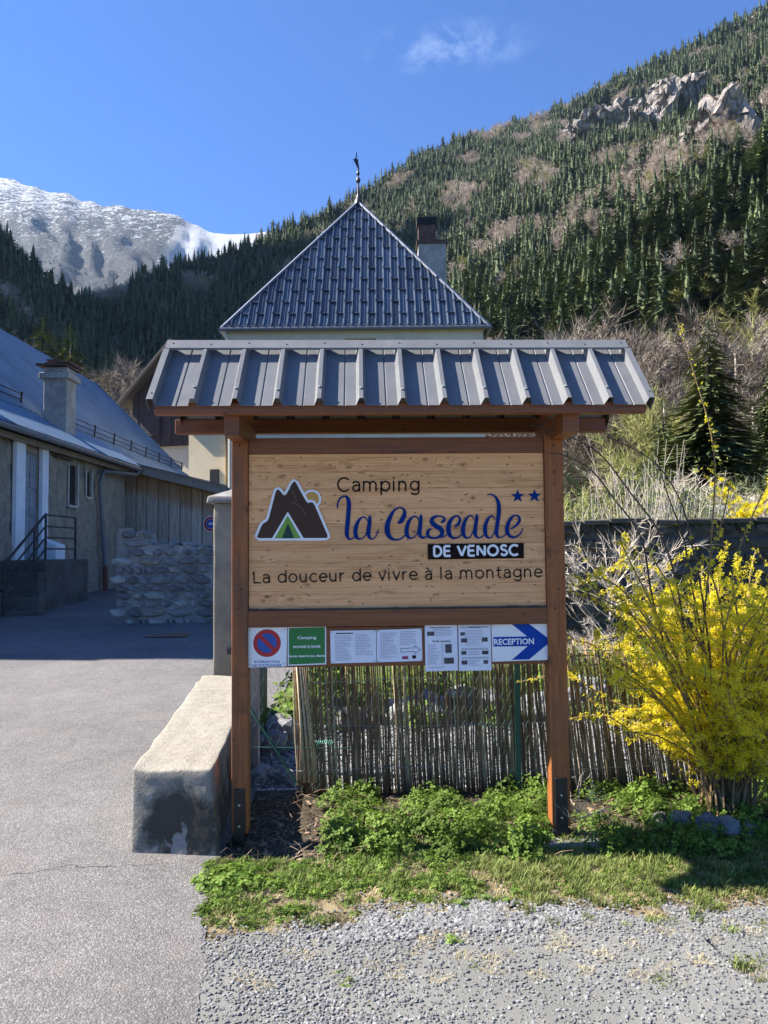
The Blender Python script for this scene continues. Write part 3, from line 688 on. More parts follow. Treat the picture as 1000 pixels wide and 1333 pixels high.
for q in ((.06, .18, .2, .25), (.08, .31, .27, .4), (.72, .30, .9, .39), (.08, .58, .24, .66), (.72, .58, .92, .66), (.08, .78, .26, .87), (.76, .78, .9, .86)):
    mb = MB(); qrect(mb, L, lp, *q, .0013); mb.build('picture', M['photo_print'], r)
r, L, lp = quadsign('reception_sign', 'white sign with a bold blue arrow reading RECEPTION', 'sign', ((639.8, 811.2), (718.8, 809.6), (719.8, 859.0), (641.2, 861.4)), .024, .003, M['white_print'], {})
def z8(p): return [(545 + x / 5.556, 800 + y / 5.556) for x, y in p]
mb = MB(); poly(mb, L(z8([(541, 163), (785, 158), (666, 64), (790, 60), (962, 190), (800, 325), (674, 328), (790, 229), (541, 232)]), .0006), -.0006); mb.build('arrow', M['blue_sign'], r)
ftext('RECEPTION', 10.6, .0012, r, L, (669.3, 838.8), M['white_print'], bold=.028, width_px=52, tilt=-1.2)
screws(r, L, lp, uv=((.03, .07), (.97, .06), (.97, .93), (.03, .94)))
# ================================================================== GROUND
def gz(x, y):
    return ground_z(x, y) + .018 * noise.noise(Vector((x * .9, y * .9, 3))) * (1 if y > 1 else 1)
def grid_sheet(name, xs, ys, mat, off=0.0, inside=None, zf=gz, smooth=True, relief=0):
    nx, ny = len(xs), len(ys); V = []; idx = {}
    for j, y in enumerate(ys):
        for i, x in enumerate(xs):
            z = zf(x, y) + off
            if relief: z += relief * noise.noise(Vector((x * 7, y * 7, 9))) + relief * .6 * noise.noise(Vector((x * 19, y * 19, 2)))
            V.append((x, y, z))
    F = []
    for j in range(ny - 1):
        for i in range(nx - 1):
            if inside is None or inside((xs[i] + xs[i + 1]) / 2, (ys[j] + ys[j + 1]) / 2): F.append((j * nx + i, j * nx + i + 1, (j + 1) * nx + i + 1, (j + 1) * nx + i))
    me = np_mesh(name, V, F, mat, smooth)
    bm = bmesh.new(); bm.from_mesh(me); bmesh.ops.delete(bm, geom=[v for v in bm.verts if not v.link_faces], context='VERTS'); bm.to_mesh(me); bm.free()
    return tag(link(name, me), kind='structure')

def map_sheet(name, us, vs, fn, mat, off=0.0, relief=0):
    V = []
    for v_ in vs:
        for u in us:
            x, y = fn(u, v_); z = gz(x, y) + off
            if relief: z += relief * noise.noise(Vector((x * 7, y * 7, 9))) + relief * .6 * noise.noise(Vector((x * 19, y * 19, 2)))
            V.append((x, y, z))
    nx = len(us); F = [(j * nx + i, j * nx + i + 1, (j + 1) * nx + i + 1, (j + 1) * nx + i) for j in range(len(vs) - 1) for i in range(nx - 1)]
    return tag(link(name, np_mesh(name, V, F, mat, True)), kind='structure')
def lin(a, b, n): return [a + (b - a) * i / n for i in range(n + 1)]
# soil / turf everywhere
t = NT('meadow_soil'); v = t.coords(kind='World')
n1 = t.noise(v, .35, 6, .6); n2 = t.noise(v, 6, 6, .7); n3 = t.noise(v, 60, 4, .7)
c = t.mix(t.rng(n1, .4, .6, 0, 1), (.13, .115, .055), (.075, .115, .03)); c = t.mix(t.rng(n2, .45, .65, 0, .8), c, (.17, .14, .085)); c = t.hsv(c, v=t.rng(n3, .3, .7, .7, 1.3)); t.col(c); t.bump(n3, .5, .02)
M_SOIL = t.done(.95, spec=.1)
xs = sorted(set([-3000, -1500, -800, -400, -200, -100, -60, -40, -30] + lin(-24, -8, 8) + lin(-7, 9, 80) + lin(10, 24, 7) + [30, 40, 60, 100, 200, 400, 800, 1500, 3000]))
ys = sorted(set([-3000, -1000, -300, -100, -50, -20, -10, -6] + lin(-4, 16, 100) + lin(17, 30, 13) + [35, 40, 50, 60, 80, 100, 150, 250, 400, 800, 1500, 3000]))
grid_sheet('ground', xs, ys, M_SOIL)

# asphalt
t = NT('asphalt'); v = t.coords(kind='World')
vo = t.voro(v, 115, out='Color'); sc_ = t.n('ShaderNodeSeparateColor'); t.l(vo, sc_.inputs[0])
vd = t.voro(v, 115); big = t.noise(v, .8, 6, .6); mid = t.noise(v, 7, 5, .65); fine = t.noise(v, 300, 2)
c = t.ramp(sc_.outputs[0], [(0, (.102, .096, .093)), (.35, (.145, .136, .131)), (.75, (.180, .169, .160)), (1, (.26, .245, .23))])
c = t.mix(t.rng(vd, .4, .75, 0, .6), c, (.09, .083, .083))
c = t.hsv(c, v=t.math('MULTIPLY', t.rng(big, .3, .7, .82, 1.2), t.rng(mid, .3, .7, .88, 1.12)))
warm = t.mix(t.rng(t.noise(v, 2.2, 5, .7), .52, .66, 0, .25), c, (.21, .175, .15)); 
# a hairline crack running across
cx = t.n('ShaderNodeSeparateXYZ'); t.l(v, cx.inputs[0]); wob = t.noise(v, 2.2, 5, .6)
cy_ = t.math('ADD', t.math('SUBTRACT', cx.outputs[1], 3.87), t.math('MULTIPLY', t.math('SUBTRACT', wob, .5), .45))
cy_ = t.math('SUBTRACT', cy_, t.math('MULTIPLY', cx.outputs[0], .04))
crk = t.math('LESS_THAN', t.math('ABSOLUTE', cy_), .006); crk = t.math('MULTIPLY', crk, t.math('LESS_THAN', cx.outputs[0], -1.2))
c = t.mix(t.math('MULTIPLY', crk, .8), warm, (.03, .028, .028)); t.col(c)
bt = t.n('ShaderNodeMath', operation='MULTIPLY_ADD'); t.l(t.rng(vd, 0, .6, 1, 0), bt.inputs[0]); bt.inputs[1].default_value = 1; t.l(fine, bt.inputs[2]); t.bump(bt.outputs[0], .8, .004)
M_ASPH = t.done(.8, spec=.35)
def road_edge(y):
    if y < 3.86: e = -.60 - (y - 2.4) * .22 if y > 2.4 else -.60 + (2.4 - y) * .05
    elif y < 7.1: e = -.86
    else: e = -1.1 - (y - 7) * .0
    return e + .035 * noise.noise(Vector((y * 5, 0, 4))) + .02 * noise.noise(Vector((y * 17, 0, 4)))
us_r = sorted(set(lin(0, 1, 40) + lin(0, .1, 10)))
map_sheet('road', us_r[::-1], sorted(set(lin(-4, 2, 8) + lin(2, 4.4, 160) + lin(4.4, 20, 80) + lin(20, 60, 20))), lambda u, y: (road_edge(y) - 29 * (u ** 2), y), M_ASPH, .012)
# a patch of reddish asphalt and a drain cover by the rubble wall
# compacted gravel track in front
def track_edge(x):
    return 3.13 + .09 * noise.noise(Vector((x * 1.3, 0, 8))) + .07 * noise.noise(Vector((x * 6, 0, 8))) + (.22 * smooth01((x + .45) / .8) * smooth01((1.5 - x) / .6)) + (.16 if x > 1.2 else 0)
t = NT('gravel_track'); v = t.coords(kind='World')
vo = t.voro(v, 85, out='Color'); sc_ = t.n('ShaderNodeSeparateColor'); t.l(vo, sc_.inputs[0]); vd = t.voro(v, 85); vd2 = t.voro(v, 150); big = t.noise(v, 1.4, 6, .6); fine = t.noise(v, 160, 4, .7)
c = t.ramp(sc_.outputs[0], [(0, (.11, .108, .095)), (.5, (.18, .175, .155)), (.8, (.27, .265, .245)), (.93, (.50, .49, .46)), (1, (.62, .61, .58))])
base = t.mix(t.rng(fine, .3, .7, 0, 1), (.125, .122, .108), (.225, .22, .20))
st = t.math('MULTIPLY', t.rng(vd, .42, .2, 0, 1), t.rng(sc_.outputs[1], .45, .55, 0, 1))
base = t.mix(.3, base, (.16, .16, .155)); c = t.mix(st, base, c); br = t.noise(v, 2.6, 5, .65); c = t.mix(t.rng(br, .60, .74, 0, .4), c, (.20, .16, .10)); c = t.hsv(c, v=t.rng(big, .3, .7, .82, 1.2)); t.col(c)
hh = t.math('ADD', t.math('MULTIPLY', st, t.rng(vd, 0, .45, 1, 0)), t.math('MULTIPLY', fine, .4)); t.bump(hh, .9, .008)
M_TRACK = t.done(.9, spec=.2)
map_sheet('gravel_track', sorted(set(lin(0, .35, 160) + lin(.35, 1, 20))), sorted(set(lin(0, .6, 10) + lin(.6, 1, 60))), lambda u, v_: (road_edge(-4 + (track_edge(-.8 + 12.5 * u) + 4) * v_) + 12.5 * u, -4 + (track_edge(-.8 + 12.5 * u) + 4) * v_), M_TRACK, .010)
# bare straw-coloured soil of the verge and dark soil under the sign
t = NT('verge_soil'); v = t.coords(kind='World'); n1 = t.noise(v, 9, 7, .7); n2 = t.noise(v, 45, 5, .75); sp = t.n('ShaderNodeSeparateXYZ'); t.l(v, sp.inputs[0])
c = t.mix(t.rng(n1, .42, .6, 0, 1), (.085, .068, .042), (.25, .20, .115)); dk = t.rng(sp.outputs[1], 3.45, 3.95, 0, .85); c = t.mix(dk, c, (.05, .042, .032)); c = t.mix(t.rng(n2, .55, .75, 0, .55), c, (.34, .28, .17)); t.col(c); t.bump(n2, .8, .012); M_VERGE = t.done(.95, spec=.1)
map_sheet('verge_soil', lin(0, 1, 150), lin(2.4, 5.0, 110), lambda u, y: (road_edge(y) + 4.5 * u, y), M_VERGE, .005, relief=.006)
# pale garden gravel behind the fence
t = NT('garden_gravel_ground'); v = t.coords(kind='World'); vo = t.voro(v, 45, out='Color'); sc_ = t.n('ShaderNodeSeparateColor'); t.l(vo, sc_.inputs[0]); vd = t.voro(v, 45)
c = t.ramp(sc_.outputs[0], [(0, (.3, .3, .3)), (.6, (.52, .52, .50)), (1, (.7, .7, .68))]); c = t.mix(t.rng(vd, .35, .65, 0, .8), c, (.08, .08, .08)); t.col(c); t.bump(t.rng(vd, 0, .6, 1, 0), .8, .012); M_GGRAV = t.done(.9)
grid_sheet('garden_gravel', lin(-1.0, 5.5, 60), lin(5.0, 7.3, 30), M_GGRAV, .006, lambda x, y: x > -.95 + .05 * noise.noise(Vector((y * 3, 1, 1))) and y < 6.9 + .3 * noise.noise(Vector((x, 0, 0))))
t = NT('lawn'); v = t.coords(kind='World'); n1 = t.noise(v, 3, 6, .7); n2 = t.noise(v, 60, 3)
c = t.mix(t.rng(n1, .4, .6, 0, 1), (.07, .11, .02), (.11, .13, .04)); c = t.hsv(c, v=t.rng(n2, .3, .7, .6, 1.4)); t.col(c); t.bump(n2, .8, .02); M_LAWN = t.done(.9, spec=.15)
grid_sheet('lawn', lin(-.9, 14, 60), lin(6.7, 18, 50), M_LAWN, .010)

# ================================================================== stone-laying helper
def stone_mesh(name, seed, mats, sub=1, flat=.8, rough_=.16):
    bm = bmesh.new(); bmesh.ops.create_icosphere(bm, subdivisions=sub, radius=1); rr = random.Random(seed)
    o = Vector((rr.random() * 40, rr.random() * 40, rr.random() * 40))
    for v in bm.verts:
        p = v.co.copy(); m = max(abs(p.x), abs(p.y), abs(p.z)); p = p.lerp(p / m * .86, .55); p *= 1 + rough_ * 2 * noise.noise(p * 1.3 + o) + rough_ * noise.noise(p * 3 + o); v.co = Vector((p.x, p.y, p.z))
    me = bpy.data.meshes.new(name); bm.to_mesh(me); bm.free(); me.materials.append(mats)
    return me
def stonemat(name, cols, jit=40, lich=(.5, .5, .42)):
    t = NT(name); v = t.coords(jitter=jit, scale=(1, 1, 1)); n1 = t.noise(v, 1.6, 6, .65); n2 = t.noise(v, 7, 5, .7)
    c = t.ramp(t.rand(), [(i / len(cols), k) for i, k in enumerate(cols)], 'CONSTANT'); c = t.mix(t.rng(n1, .4, .65, 0, .55), c, tuple(x * .5 for x in cols[0])); c = t.mix(t.rng(n2, .58, .72, 0, .5), c, lich); t.col(c); t.bump(n2, .7, .08); return t.done(.9, spec=.2)
M_STONE = stonemat('rubble_stone', [(.36, .335, .305), (.27, .25, .23), (.48, .43, .36), (.32, .30, .285), (.58, .54, .47), (.22, .205, .185), (.42, .36, .275), (.34, .325, .31)])
M_BOULD = stonemat('boulder_stone', [(.34, .33, .33), (.25, .24, .25), (.42, .41, .40)])
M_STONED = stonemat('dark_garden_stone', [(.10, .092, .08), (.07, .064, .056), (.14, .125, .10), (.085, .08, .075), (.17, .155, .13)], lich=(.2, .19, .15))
ST = [stone_mesh('stone', i, M_STONE) for i in range(8)]
BO = [stone_mesh('boulder', 30 + i, M_BOULD, sub=3, rough_=.2) for i in range(4)]
t = NT('wall_mortar'); v = t.coords(); n1 = t.noise(v, 2, 6, .65); n2 = t.noise(v, 22, 6, .75); c = t.mix(t.rng(n1, .4, .62, 0, 1), (.22, .21, .195), (.36, .335, .30)); c = t.hsv(c, v=t.rng(n2, .3, .7, .7, 1.25)); t.col(c); t.bump(n2, 1, .03); M_MORT = t.done(.95, spec=.1)
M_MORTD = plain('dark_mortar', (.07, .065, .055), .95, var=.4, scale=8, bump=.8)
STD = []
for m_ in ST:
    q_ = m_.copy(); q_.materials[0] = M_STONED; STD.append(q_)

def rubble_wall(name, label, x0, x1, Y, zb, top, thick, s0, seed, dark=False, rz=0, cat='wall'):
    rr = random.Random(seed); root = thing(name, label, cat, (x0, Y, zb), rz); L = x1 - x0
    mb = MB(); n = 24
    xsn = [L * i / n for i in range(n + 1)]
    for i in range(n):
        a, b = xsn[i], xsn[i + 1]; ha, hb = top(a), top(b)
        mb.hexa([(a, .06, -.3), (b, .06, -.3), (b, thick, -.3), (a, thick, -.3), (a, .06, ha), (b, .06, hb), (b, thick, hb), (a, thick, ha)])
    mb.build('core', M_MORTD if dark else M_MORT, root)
    z = -.02; row = 0; cnt = 0
    while True:
        h = s0 * rr.uniform(.65, 1.25); x = -rr.random() * s0 * .8; any_ = False
        while x < L:
            w = s0 * rr.uniform(.7, 2.3) * (.75 + .5 * (row % 2)); cx = x + w / 2
            if 0 <= cx <= L and z + h * .6 < top(min(max(cx, 0), L)):
                o = link('stone', (STD if dark else ST)[rr.randrange(8)], root, (cx, .07 + rr.uniform(-.012, .02), z + h / 2)); o.scale = (w * .53, .075 + rr.random() * .03, h * .54); o.rotation_euler = (rr.uniform(-.1, .1), rr.uniform(-.14, .14), rr.uniform(-.1, .1)); any_ = True; cnt += 1
            x += w * 1.02
        z += h * .98; row += 1
        if not any_ or cnt > 285: break
    # coping lumps along the top and end faces
    mb = MB()
    return root, cnt

# rubble wall stub on the road side
def top1(x): return 1.63 - (.22 if x > .55 else 0) + .05 * noise.noise(Vector((x * 4, 0, 0))) - (.05 if x > 1.3 else 0)
rw, c1 = rubble_wall('rubble_wall', 'low broken rubble stone wall jutting into the shaded road beside the barn', -4.66, -2.2, 12.8, .30, top1, .5, .17, 5)
rr = random.Random(8)
x = 0
while x < 2.46:
    w = rr.uniform(.2, .36); o = link('stone', ST[rr.randrange(8)], rw, (x + w / 2, .27, top1(x + w / 2) - .0)); o.scale = (w * .56, .30, .09); o.rotation_euler = (0, rr.uniform(-.1, .1), 0); x += w
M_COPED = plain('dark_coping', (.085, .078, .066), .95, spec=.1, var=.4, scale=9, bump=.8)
# the long dark garden wall behind the forsythia
def top2(x): return 1.62 + .05 * noise.noise(Vector((x * 2, 5, 0))) + .02 * noise.noise(Vector((x * 9, 5, 0)))
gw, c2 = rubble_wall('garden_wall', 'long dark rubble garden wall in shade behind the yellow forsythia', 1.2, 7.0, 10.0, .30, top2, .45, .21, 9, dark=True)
x = 0
M_COPE = plain('lichened_coping', (.22, .21, .19), .9, var=.3, scale=9, bump=.6)
while x < 5.8:
    w = rr.uniform(.35, .6); mb = MB(); mb.box((0, 0, 0), (w - .012, .56, .07)); o = mb.build('coping_stone', M_COPED, gw, bevel=.012); o.location = (x + w / 2, .24, top2(x + w / 2) + .02); o.rotation_euler = (rr.uniform(-.03, .03), rr.uniform(-.02, .02), 0); x += w

# ================================================================== concrete block wall and pillar
t = NT('old_concrete'); v = t.coords(); n1 = t.noise(v, 2.5, 7, .65); n2 = t.noise(v, 12, 7, .75); n3 = t.noise(v, 70, 4, .7)
c = t.mix(t.rng(n1, .38, .62, 0, 1), (.165, .155, .135), (.27, .25, .21)); c = t.mix(t.rng(n2, .35, .7, 0, .6), c, (.33, .305, .26))
ge = t.n('ShaderNodeNewGeometry'); sn = t.n('ShaderNodeSeparateXYZ'); t.l(ge.outputs['Normal'], sn.inputs[0]); upn = t.rng(sn.outputs[2], .3, .8, 0, 1)
sp = t.n('ShaderNodeSeparateXYZ'); t.l(v, sp.inputs[0])
# damp moss-black stain in the middle of the upright faces (a real stain, not shade)
dx = t.math('POWER', t.math('MULTIPLY', t.math('SUBTRACT', sp.outputs[0], .27), 4.6), 2); dz = t.math('POWER', t.math('MULTIPLY', t.math('SUBTRACT', sp.outputs[2], .16), 5.2), 2)
dd = t.math('ADD', t.math('ADD', dx, dz), t.math('MULTIPLY', t.math('SUBTRACT', n2, .5), 2.4)); stn = t.math('MULTIPLY', t.rng(dd, .55, 1.25, 1, 0), t.rng(sn.outputs[2], .3, .6, 1, 0))
c = t.mix(t.math('MULTIPLY', stn, .85), c, (.045, .04, .03))
pale = t.rng(t.noise(t.coords((1, 1, .7)), 6, 4, .6), .57, .61, 0, 1); c = t.mix(t.math('MULTIPLY', t.math('MULTIPLY', pale, t.rng(sn.outputs[2], .3, .6, 1, 0)), .7), c, (.36, .35, .33))
spk = t.rng(t.voro(v, 26), .03, .06, 1, 0); c = t.mix(t.math('MULTIPLY', spk, t.math('MULTIPLY', upn, t.rng(t.noise(v, 3, 2), .5, .55, 0, .9))), c, (.05, .045, .04))
rust = t.math('MULTIPLY', t.rng(sn.outputs[0], .5, .9, 0, 1), t.rng(t.noise(t.coords((1, 5, .4)), 1.6, 4, .6), .52, .62, 0, .75)); c = t.mix(rust, c, (.27, .13, .06))
c = t.mix(t.math('MULTIPLY', upn, .6), c, t.mix(t.rng(n2, .3, .7, 0, 1), (.29, .255, .195), (.42, .38, .305)))
c = t.hsv(c, v=t.rng(n3, .3, .7, .86, 1.14)); t.col(c); t.bump(t.math('ADD', n2, t.math('MULTIPLY', n3, .6)), .8, .02); M_CONC = t.done(.92, spec=.15)
def rough_block(name, corners_b, corners_t, mat, parent=None, cuts=10, amp=.012, loc=(0, 0, 0)):
    bm = bmesh.new(); vs = [bm.verts.new(Vector(p)) for p in list(corners_b) + list(corners_t)]
    for f in [(3, 2, 1, 0), (4, 5, 6, 7), (0, 1, 5, 4), (1, 2, 6, 5), (2, 3, 7, 6), (3, 0, 4, 7)]: bm.faces.new([vs[i] for i in f])
    bmesh.ops.bevel(bm, geom=bm.edges[:], offset=.014, segments=2, affect='EDGES', profile=.6)
    bmesh.ops.subdivide_edges(bm, edges=[e for e in bm.edges if e.calc_length() > .06], cuts=cuts, use_grid_fill=True)
    bmesh.ops.triangulate(bm, faces=[f for f in bm.faces if len(f.verts) > 4])
    for v in bm.verts:
        p = v.co; d = Vector((noise.noise(p * 4), noise.noise(p * 4 + Vector((9, 0, 0))), noise.noise(p * 4 + Vector((0, 9, 0))))) * amp + Vector((noise.noise(p * 17), noise.noise(p * 17 + Vector((9, 0, 0))), noise.noise(p * 17 + Vector((0, 9, 0))))) * amp * .35
        v.co += d
    me = bpy.data.meshes.new(name); bm.to_mesh(me); bm.free(); me.materials.append(mat); me.polygons.foreach_set('use_smooth', [True] * len(me.polygons))
    return link(name, me, parent, loc)
b0 = G(169, 1113, 0); b1 = G(284, 1116, 0)
zt_ = .455
fl_ = P(174, 1002, b0.y + .02); fr_ = P(277, 1000, b1.y + .01)
zt_ = (fl_.z + fr_.z) / 2
tl = G(263, 880, zt_); tr_ = G(263, 880, zt_) + Vector((.50, .05, 0))
o = Vector((b0.x, b0.y, 0))
cb = [b0 - o + Vector((0, 0, -.05)), b1 - o + Vector((0, 0, -.05)), Vector((tr_.x, tr_.y, -.05)) - o, Vector((tl.x - .03, tl.y, -.05)) - o]
ct = [Vector((fl_.x, fl_.y, zt_)) - o, Vector((fr_.x, fr_.y, zt_)) - o, Vector((tr_.x, tr_.y, zt_)) - o, Vector((tl.x, tl.y, zt_)) - o]
blk = rough_block('concrete_parapet', cb, ct, M_CONC, None, 14, .014, o)
tag(blk, 'low blocky concrete wall with dark damp stain, left of the sign post', 'wall')
# pillar
t = NT('pillar_render'); v = t.coords(); n1 = t.noise(v, 3, 7, .65); n2 = t.noise(v, 16, 6, .7); c = t.mix(t.rng(n1, .4, .62, 0, 1), (.20, .172, .13), (.30, .26, .195)); c = t.mix(t.rng(n2, .55, .75, 0, .5), c, (.22, .20, .17)); t.col(c); t.bump(n2, .6, .01); M_PIL = t.done(.9, spec=.15)
pY = tl.y + .02; px0 = P(277, 760, pY).x; pil = thing('gate_pillar', 'pale rendered gate pillar with a mossy stone cap, half hidden behind the left post', 'pillar', (px0 + .22, pY + .22, .05))
zc = P(280, 655, pY).z
rough_block('shaft', [(-.22, -.22, -.1), (.22, -.22, -.1), (.22, .22, -.1), (-.22, .22, -.1)], [(-.215, -.22, zc - .05), (.22, -.22, zc - .05), (.22, .22, zc - .05), (-.215, .22, zc - .05)], M_PIL, pil, 8, .006)
rough_block('cap_stone', [(-.27, -.27, zc - .052), (.27, -.27, zc - .052), (.27, .27, zc - .052), (-.27, .27, zc - .052)], [(-.26, -.26, zc + .02), (.26, -.26, zc + .02), (.26, .26, zc + .02), (-.26, .26, zc + .02)], M_COPE, pil, 5, .010)
mb = MB(); mb.add([(-.25, -.25, zc + .015), (.25, -.25, zc + .015), (.25, .25, zc + .015), (-.25, .25, zc + .015), (0, 0, zc + .12)], [(0, 1, 4), (1, 2, 4), (2, 3, 4), (3, 0, 4)]); mb.build('cap_slope', M_COPE, pil)
MB().box((-.02, -.235, .62), (.12, .03, .05)).build('iron_plate', M['iron'], pil)
# wooden gate post just right of it
gp = G(331, 1020, .05)
MB().box((0, 0, .5), (.07, .07, 1.1)).build('gate_post', W_GREY, None, bevel=.004, loc=(P(331, 900, 5.35).x, 5.35, 0)); tag(bpy.data.objects['gate_post'], 'short grey timber post standing behind the left sign post', 'post')

# ================================================================== REED FENCE WITH WIRE MESH
FY = 4.92
fence = thing('reed_fence', 'see-through fence of thin upright brown reeds tied with wire, behind the sign', 'fence', (.6, FY, 0))
M_REED = plain('reed', (.30, .20, .115), .8, var=.4, scale=6, jit=50); 
t = M_REED.node_tree
tt = NT('reed_tinted'); v = tt.coords(jitter=60); c = tt.ramp(tt.rand(), [(0, (.16, .105, .065)), (.25, (.24, .16, .09)), (.5, (.33, .235, .14)), (.7, (.20, .13, .075)), (.9, (.42, .33, .21))], 'CONSTANT'); c = tt.hsv(c, v=tt.rng(tt.noise(v, 9, 4), .3, .7, .7, 1.3)); tt.col(c); M_REED = tt.done(.75, spec=.2)
fx0 = P(388, 1000, FY).x; fx1 = P(1040, 1000, FY).x
rr = random.Random(12); reeds = []
for k in range(6):
    h = 1.0 + .05 * rr.random(); pts = [(0, 0, -.05)]
    for i in range(1, 6): pts.append((.005 * rr.uniform(-1, 1), .004 * rr.uniform(-1, 1), h * i / 5))
    reeds.append(MB().tube(pts, [.0066, .0066, .0064, .006, .0055, .0045], 5).mesh('reed', M_REED, True))
x = fx0; i = 0
while x < fx1 and i < 296:
    lean = -.05 - .09 * (x - fx0) / (fx1 - fx0) if x > 1.0 else -.035
    hh = (.93 if x > 1.0 else .96) * rr.uniform(.93, 1.04)
    if rr.random() > .02:
        o = link('reed', reeds[rr.randrange(6)], fence, (x - .6, .012 * math.sin(x * 5) + rr.uniform(-.004, .004), gz(x, FY))); o.scale = (rr.uniform(.75, 1.35),) * 2 + (hh,); o.rotation_euler = (rr.uniform(-.012, .012), lean + rr.uniform(-.013, .013), 0)
    x += rr.uniform(.0095, .0135) * (1 if rr.random() > .05 else 1.4); i += 1
# a pale bundle of canes at the free end, leaning
mb_m = MB().tube([(0, 0, -.02), (.004, 0, .5), (0, .0, 1.0)], [.008, .008, .006], 6).mesh('cane', plain('pale_cane', (.55, .42, .27), .7, var=.3, scale=12, jit=60), True)
for k in range(9):
    o = link('cane', mb_m, fence, (P(396 + k * 2.2, 1010, FY).x - .6, -.03 + .012 * (k % 3), .10)); o.rotation_euler = (0, -.065 - .006 * k + rr.uniform(-.01, .01), 0); o.scale = (1, 1, .86)
mb = MB()
for zz in (.16, .45, .74, .88):
    pts = []; 
    for i in range(80): u = fx0 + (fx1 - fx0) * i / 79; pts.append((u - .6, -.012 + .012 * math.sin(u * 5), zz + .012 * math.sin(u * 3 + zz * 9)))
    mb.tube(pts, .0016, 4, cap=False)
tag(mb.build('binding_wire', M['galv'], fence), kind='stuff')
# green chain-link netting in front
net = thing('chain_link_netting', 'green wire netting stretched in front of the reeds', 'netting', (.6, FY - .07, 0))
mb = MB(); wx0 = P(318, 1000, FY - .07).x; wx1 = P(1035, 1000, FY).x; step = .052; nw = int((wx1 - wx0) / step)
for i in range(nw):
    for ph in (0, 1):
        pts = [];
        for j in range(0, 19):
            zz = .05 + j * step * .93; sg = 1 if (j + ph) % 2 else -1
            pts.append((wx0 + i * step + (step / 2 if sg > 0 else 0) - .6 + .008 * noise.noise(Vector((i, zz * 3, 0))), .02 * noise.noise(Vector((i * .15, zz * 2, 7))), zz - .05 * smooth01((.35 - (i * step)) / .35) * 0))
        if ph == 0: mb.tube(pts, .0011, 3, cap=False)
tag(mb.build('wire_mesh', M['green_paint'], net), kind='stuff')
mb = MB().tube([(wx0 - .6, 0, .92), (wx0 - .2, .0, .90), (.4, 0, .93), (wx1 - .6, 0, .92)], .0022, 4); mb.build('top_wire', M['green_paint'], net)
mb = MB().tube([(wx0 - .6, 0, .33), (-.86 + .25, 0, .31), (0, 0, .30)], .0022, 4); mb.build('tension_wire', M['green_paint'], net)
x = P(674, 950, FY - .1).x
tp = MB(); tp.box((0, 0, .45), (.035, .006, 1.0)); tp.box((0, .017, .45), (.006, .03, 1.0)); o = tp.build('green_stake', M['green_paint'], None, loc=(x, FY - .11, 0)); tag(o, 'upright dark green steel stake in front of the reeds right of centre', 'stake')
a = P(323, 918, 4.72); b = P(385, 1018, 4.9)
o = MB().bar((0, 0, 0), b - a, .035, .008).build('green_brace', M['green_paint'], None, loc=a); tag(o, 'slanting dark green steel brace beside the left sign post', 'brace')
tb = P(422, 967, FY - .1); mb = MB()
for k in range(9): q = tb + Vector(((k - 4) * .012, .0, 0)); mb.tube([q + Vector((0, -.014 * math.cos(k), -.014)), q + Vector((.008, -.016, .0)), q + Vector((0, .0, .016)), q + Vector((-.006, .012, 0))], .0022, 4)
o = MB(); o = mb.build('wire_tensioner', plain('mint_wire', (.12, .36, .28), .5), None); tag(o, 'small mint green wire tensioner twisted on the netting', 'wire tie')

# boulders and pieces of stone in the garden and under the bush
BLAB = ['large grey boulder seen left of the pale canes', 'second grey boulder just behind the one left of the canes', 'small round stone beside the green brace', 'garden boulder behind the reeds below the long white notice', 'garden boulder behind the reeds below the single-column tariff sheet', 'garden boulder behind the reeds below the RECEPTION sign', 'boulder behind the reeds between the green stake and the right post', 'boulder behind the reeds below the arrow notice', 'farther boulder behind the reeds below the two hanging sheets', 'small boulder behind the reeds below the left half of the notices', 'small pale stone at the foot of the canes', 'boulder just right of the right post behind the fence', 'farthest boulder by the lawn right of the right post', 'leftmost boulder behind the reeds, below the green sign']
rr = random.Random(4)
bpos = [(352, 948, 5.9, .14), (368, 925, 6.2, .15), (338, 985, 5.2, .08), (478, 880, 6.9, .15), (560, 905, 6.8, .19), (640, 900, 7.0, .17), (700, 905, 6.9, .18), (520, 905, 6.8, .15), (600, 880, 7.2, .18), (455, 905, 6.7, .13), (372, 1000, 5.15, .07), (745, 905, 7.2, .16), (770, 895, 7.5, .18), (430, 890, 6.9, .14)]
for i, (px, py, Y, s) in enumerate(bpos):
    p = P(px, py, Y); o = link('boulder', BO[i % 4]); o.location = (p.x, Y, gz(p.x, Y) + s * .55); o.scale = (s * rr.uniform(.9, 1.3), s, s * rr.uniform(.7, 1)); o.rotation_euler = (rr.uniform(-.3, .3), rr.uniform(-.3, .3), rr.random() * 6)
    tag(o, BLAB[i], 'boulder')
for i, (px, py, Y, s) in enumerate([(886, 1072, 4.2, .055), (922, 1076, 4.2, .06), (950, 1078, 4.25, .055), (863, 1066, 4.3, .04), (978, 1080, 4.2, .04)]):
    p = G(px, py + 12, .0); o = link('fieldstone', BO[(i + 1) % 4]); o.location = (p.x, p.y, .03 + s * .5); o.scale = (s * 1.2, s, s); o.rotation_euler = (0, 0, i)
    tag(o, 'grey cobble lying among the shaded leaves under the forsythia', 'stone', 'cobbles under the forsythia')
# flat stone under the right post
p = G(745, 1094, .01); o = rough_block('footing_slab', [(-.17, -.12, -.05), (.16, -.13, -.05), (.18, .12, -.05), (-.15, .12, -.05)], [(-.16, -.10, .015), (.15, -.12, .02), (.17, .1, .02), (-.14, .1, .015)], M_COPE, None, 4, .006, (p.x, p.y + .03, .0)); tag(o, 'rough pale concrete footing under the right sign post', 'slab')
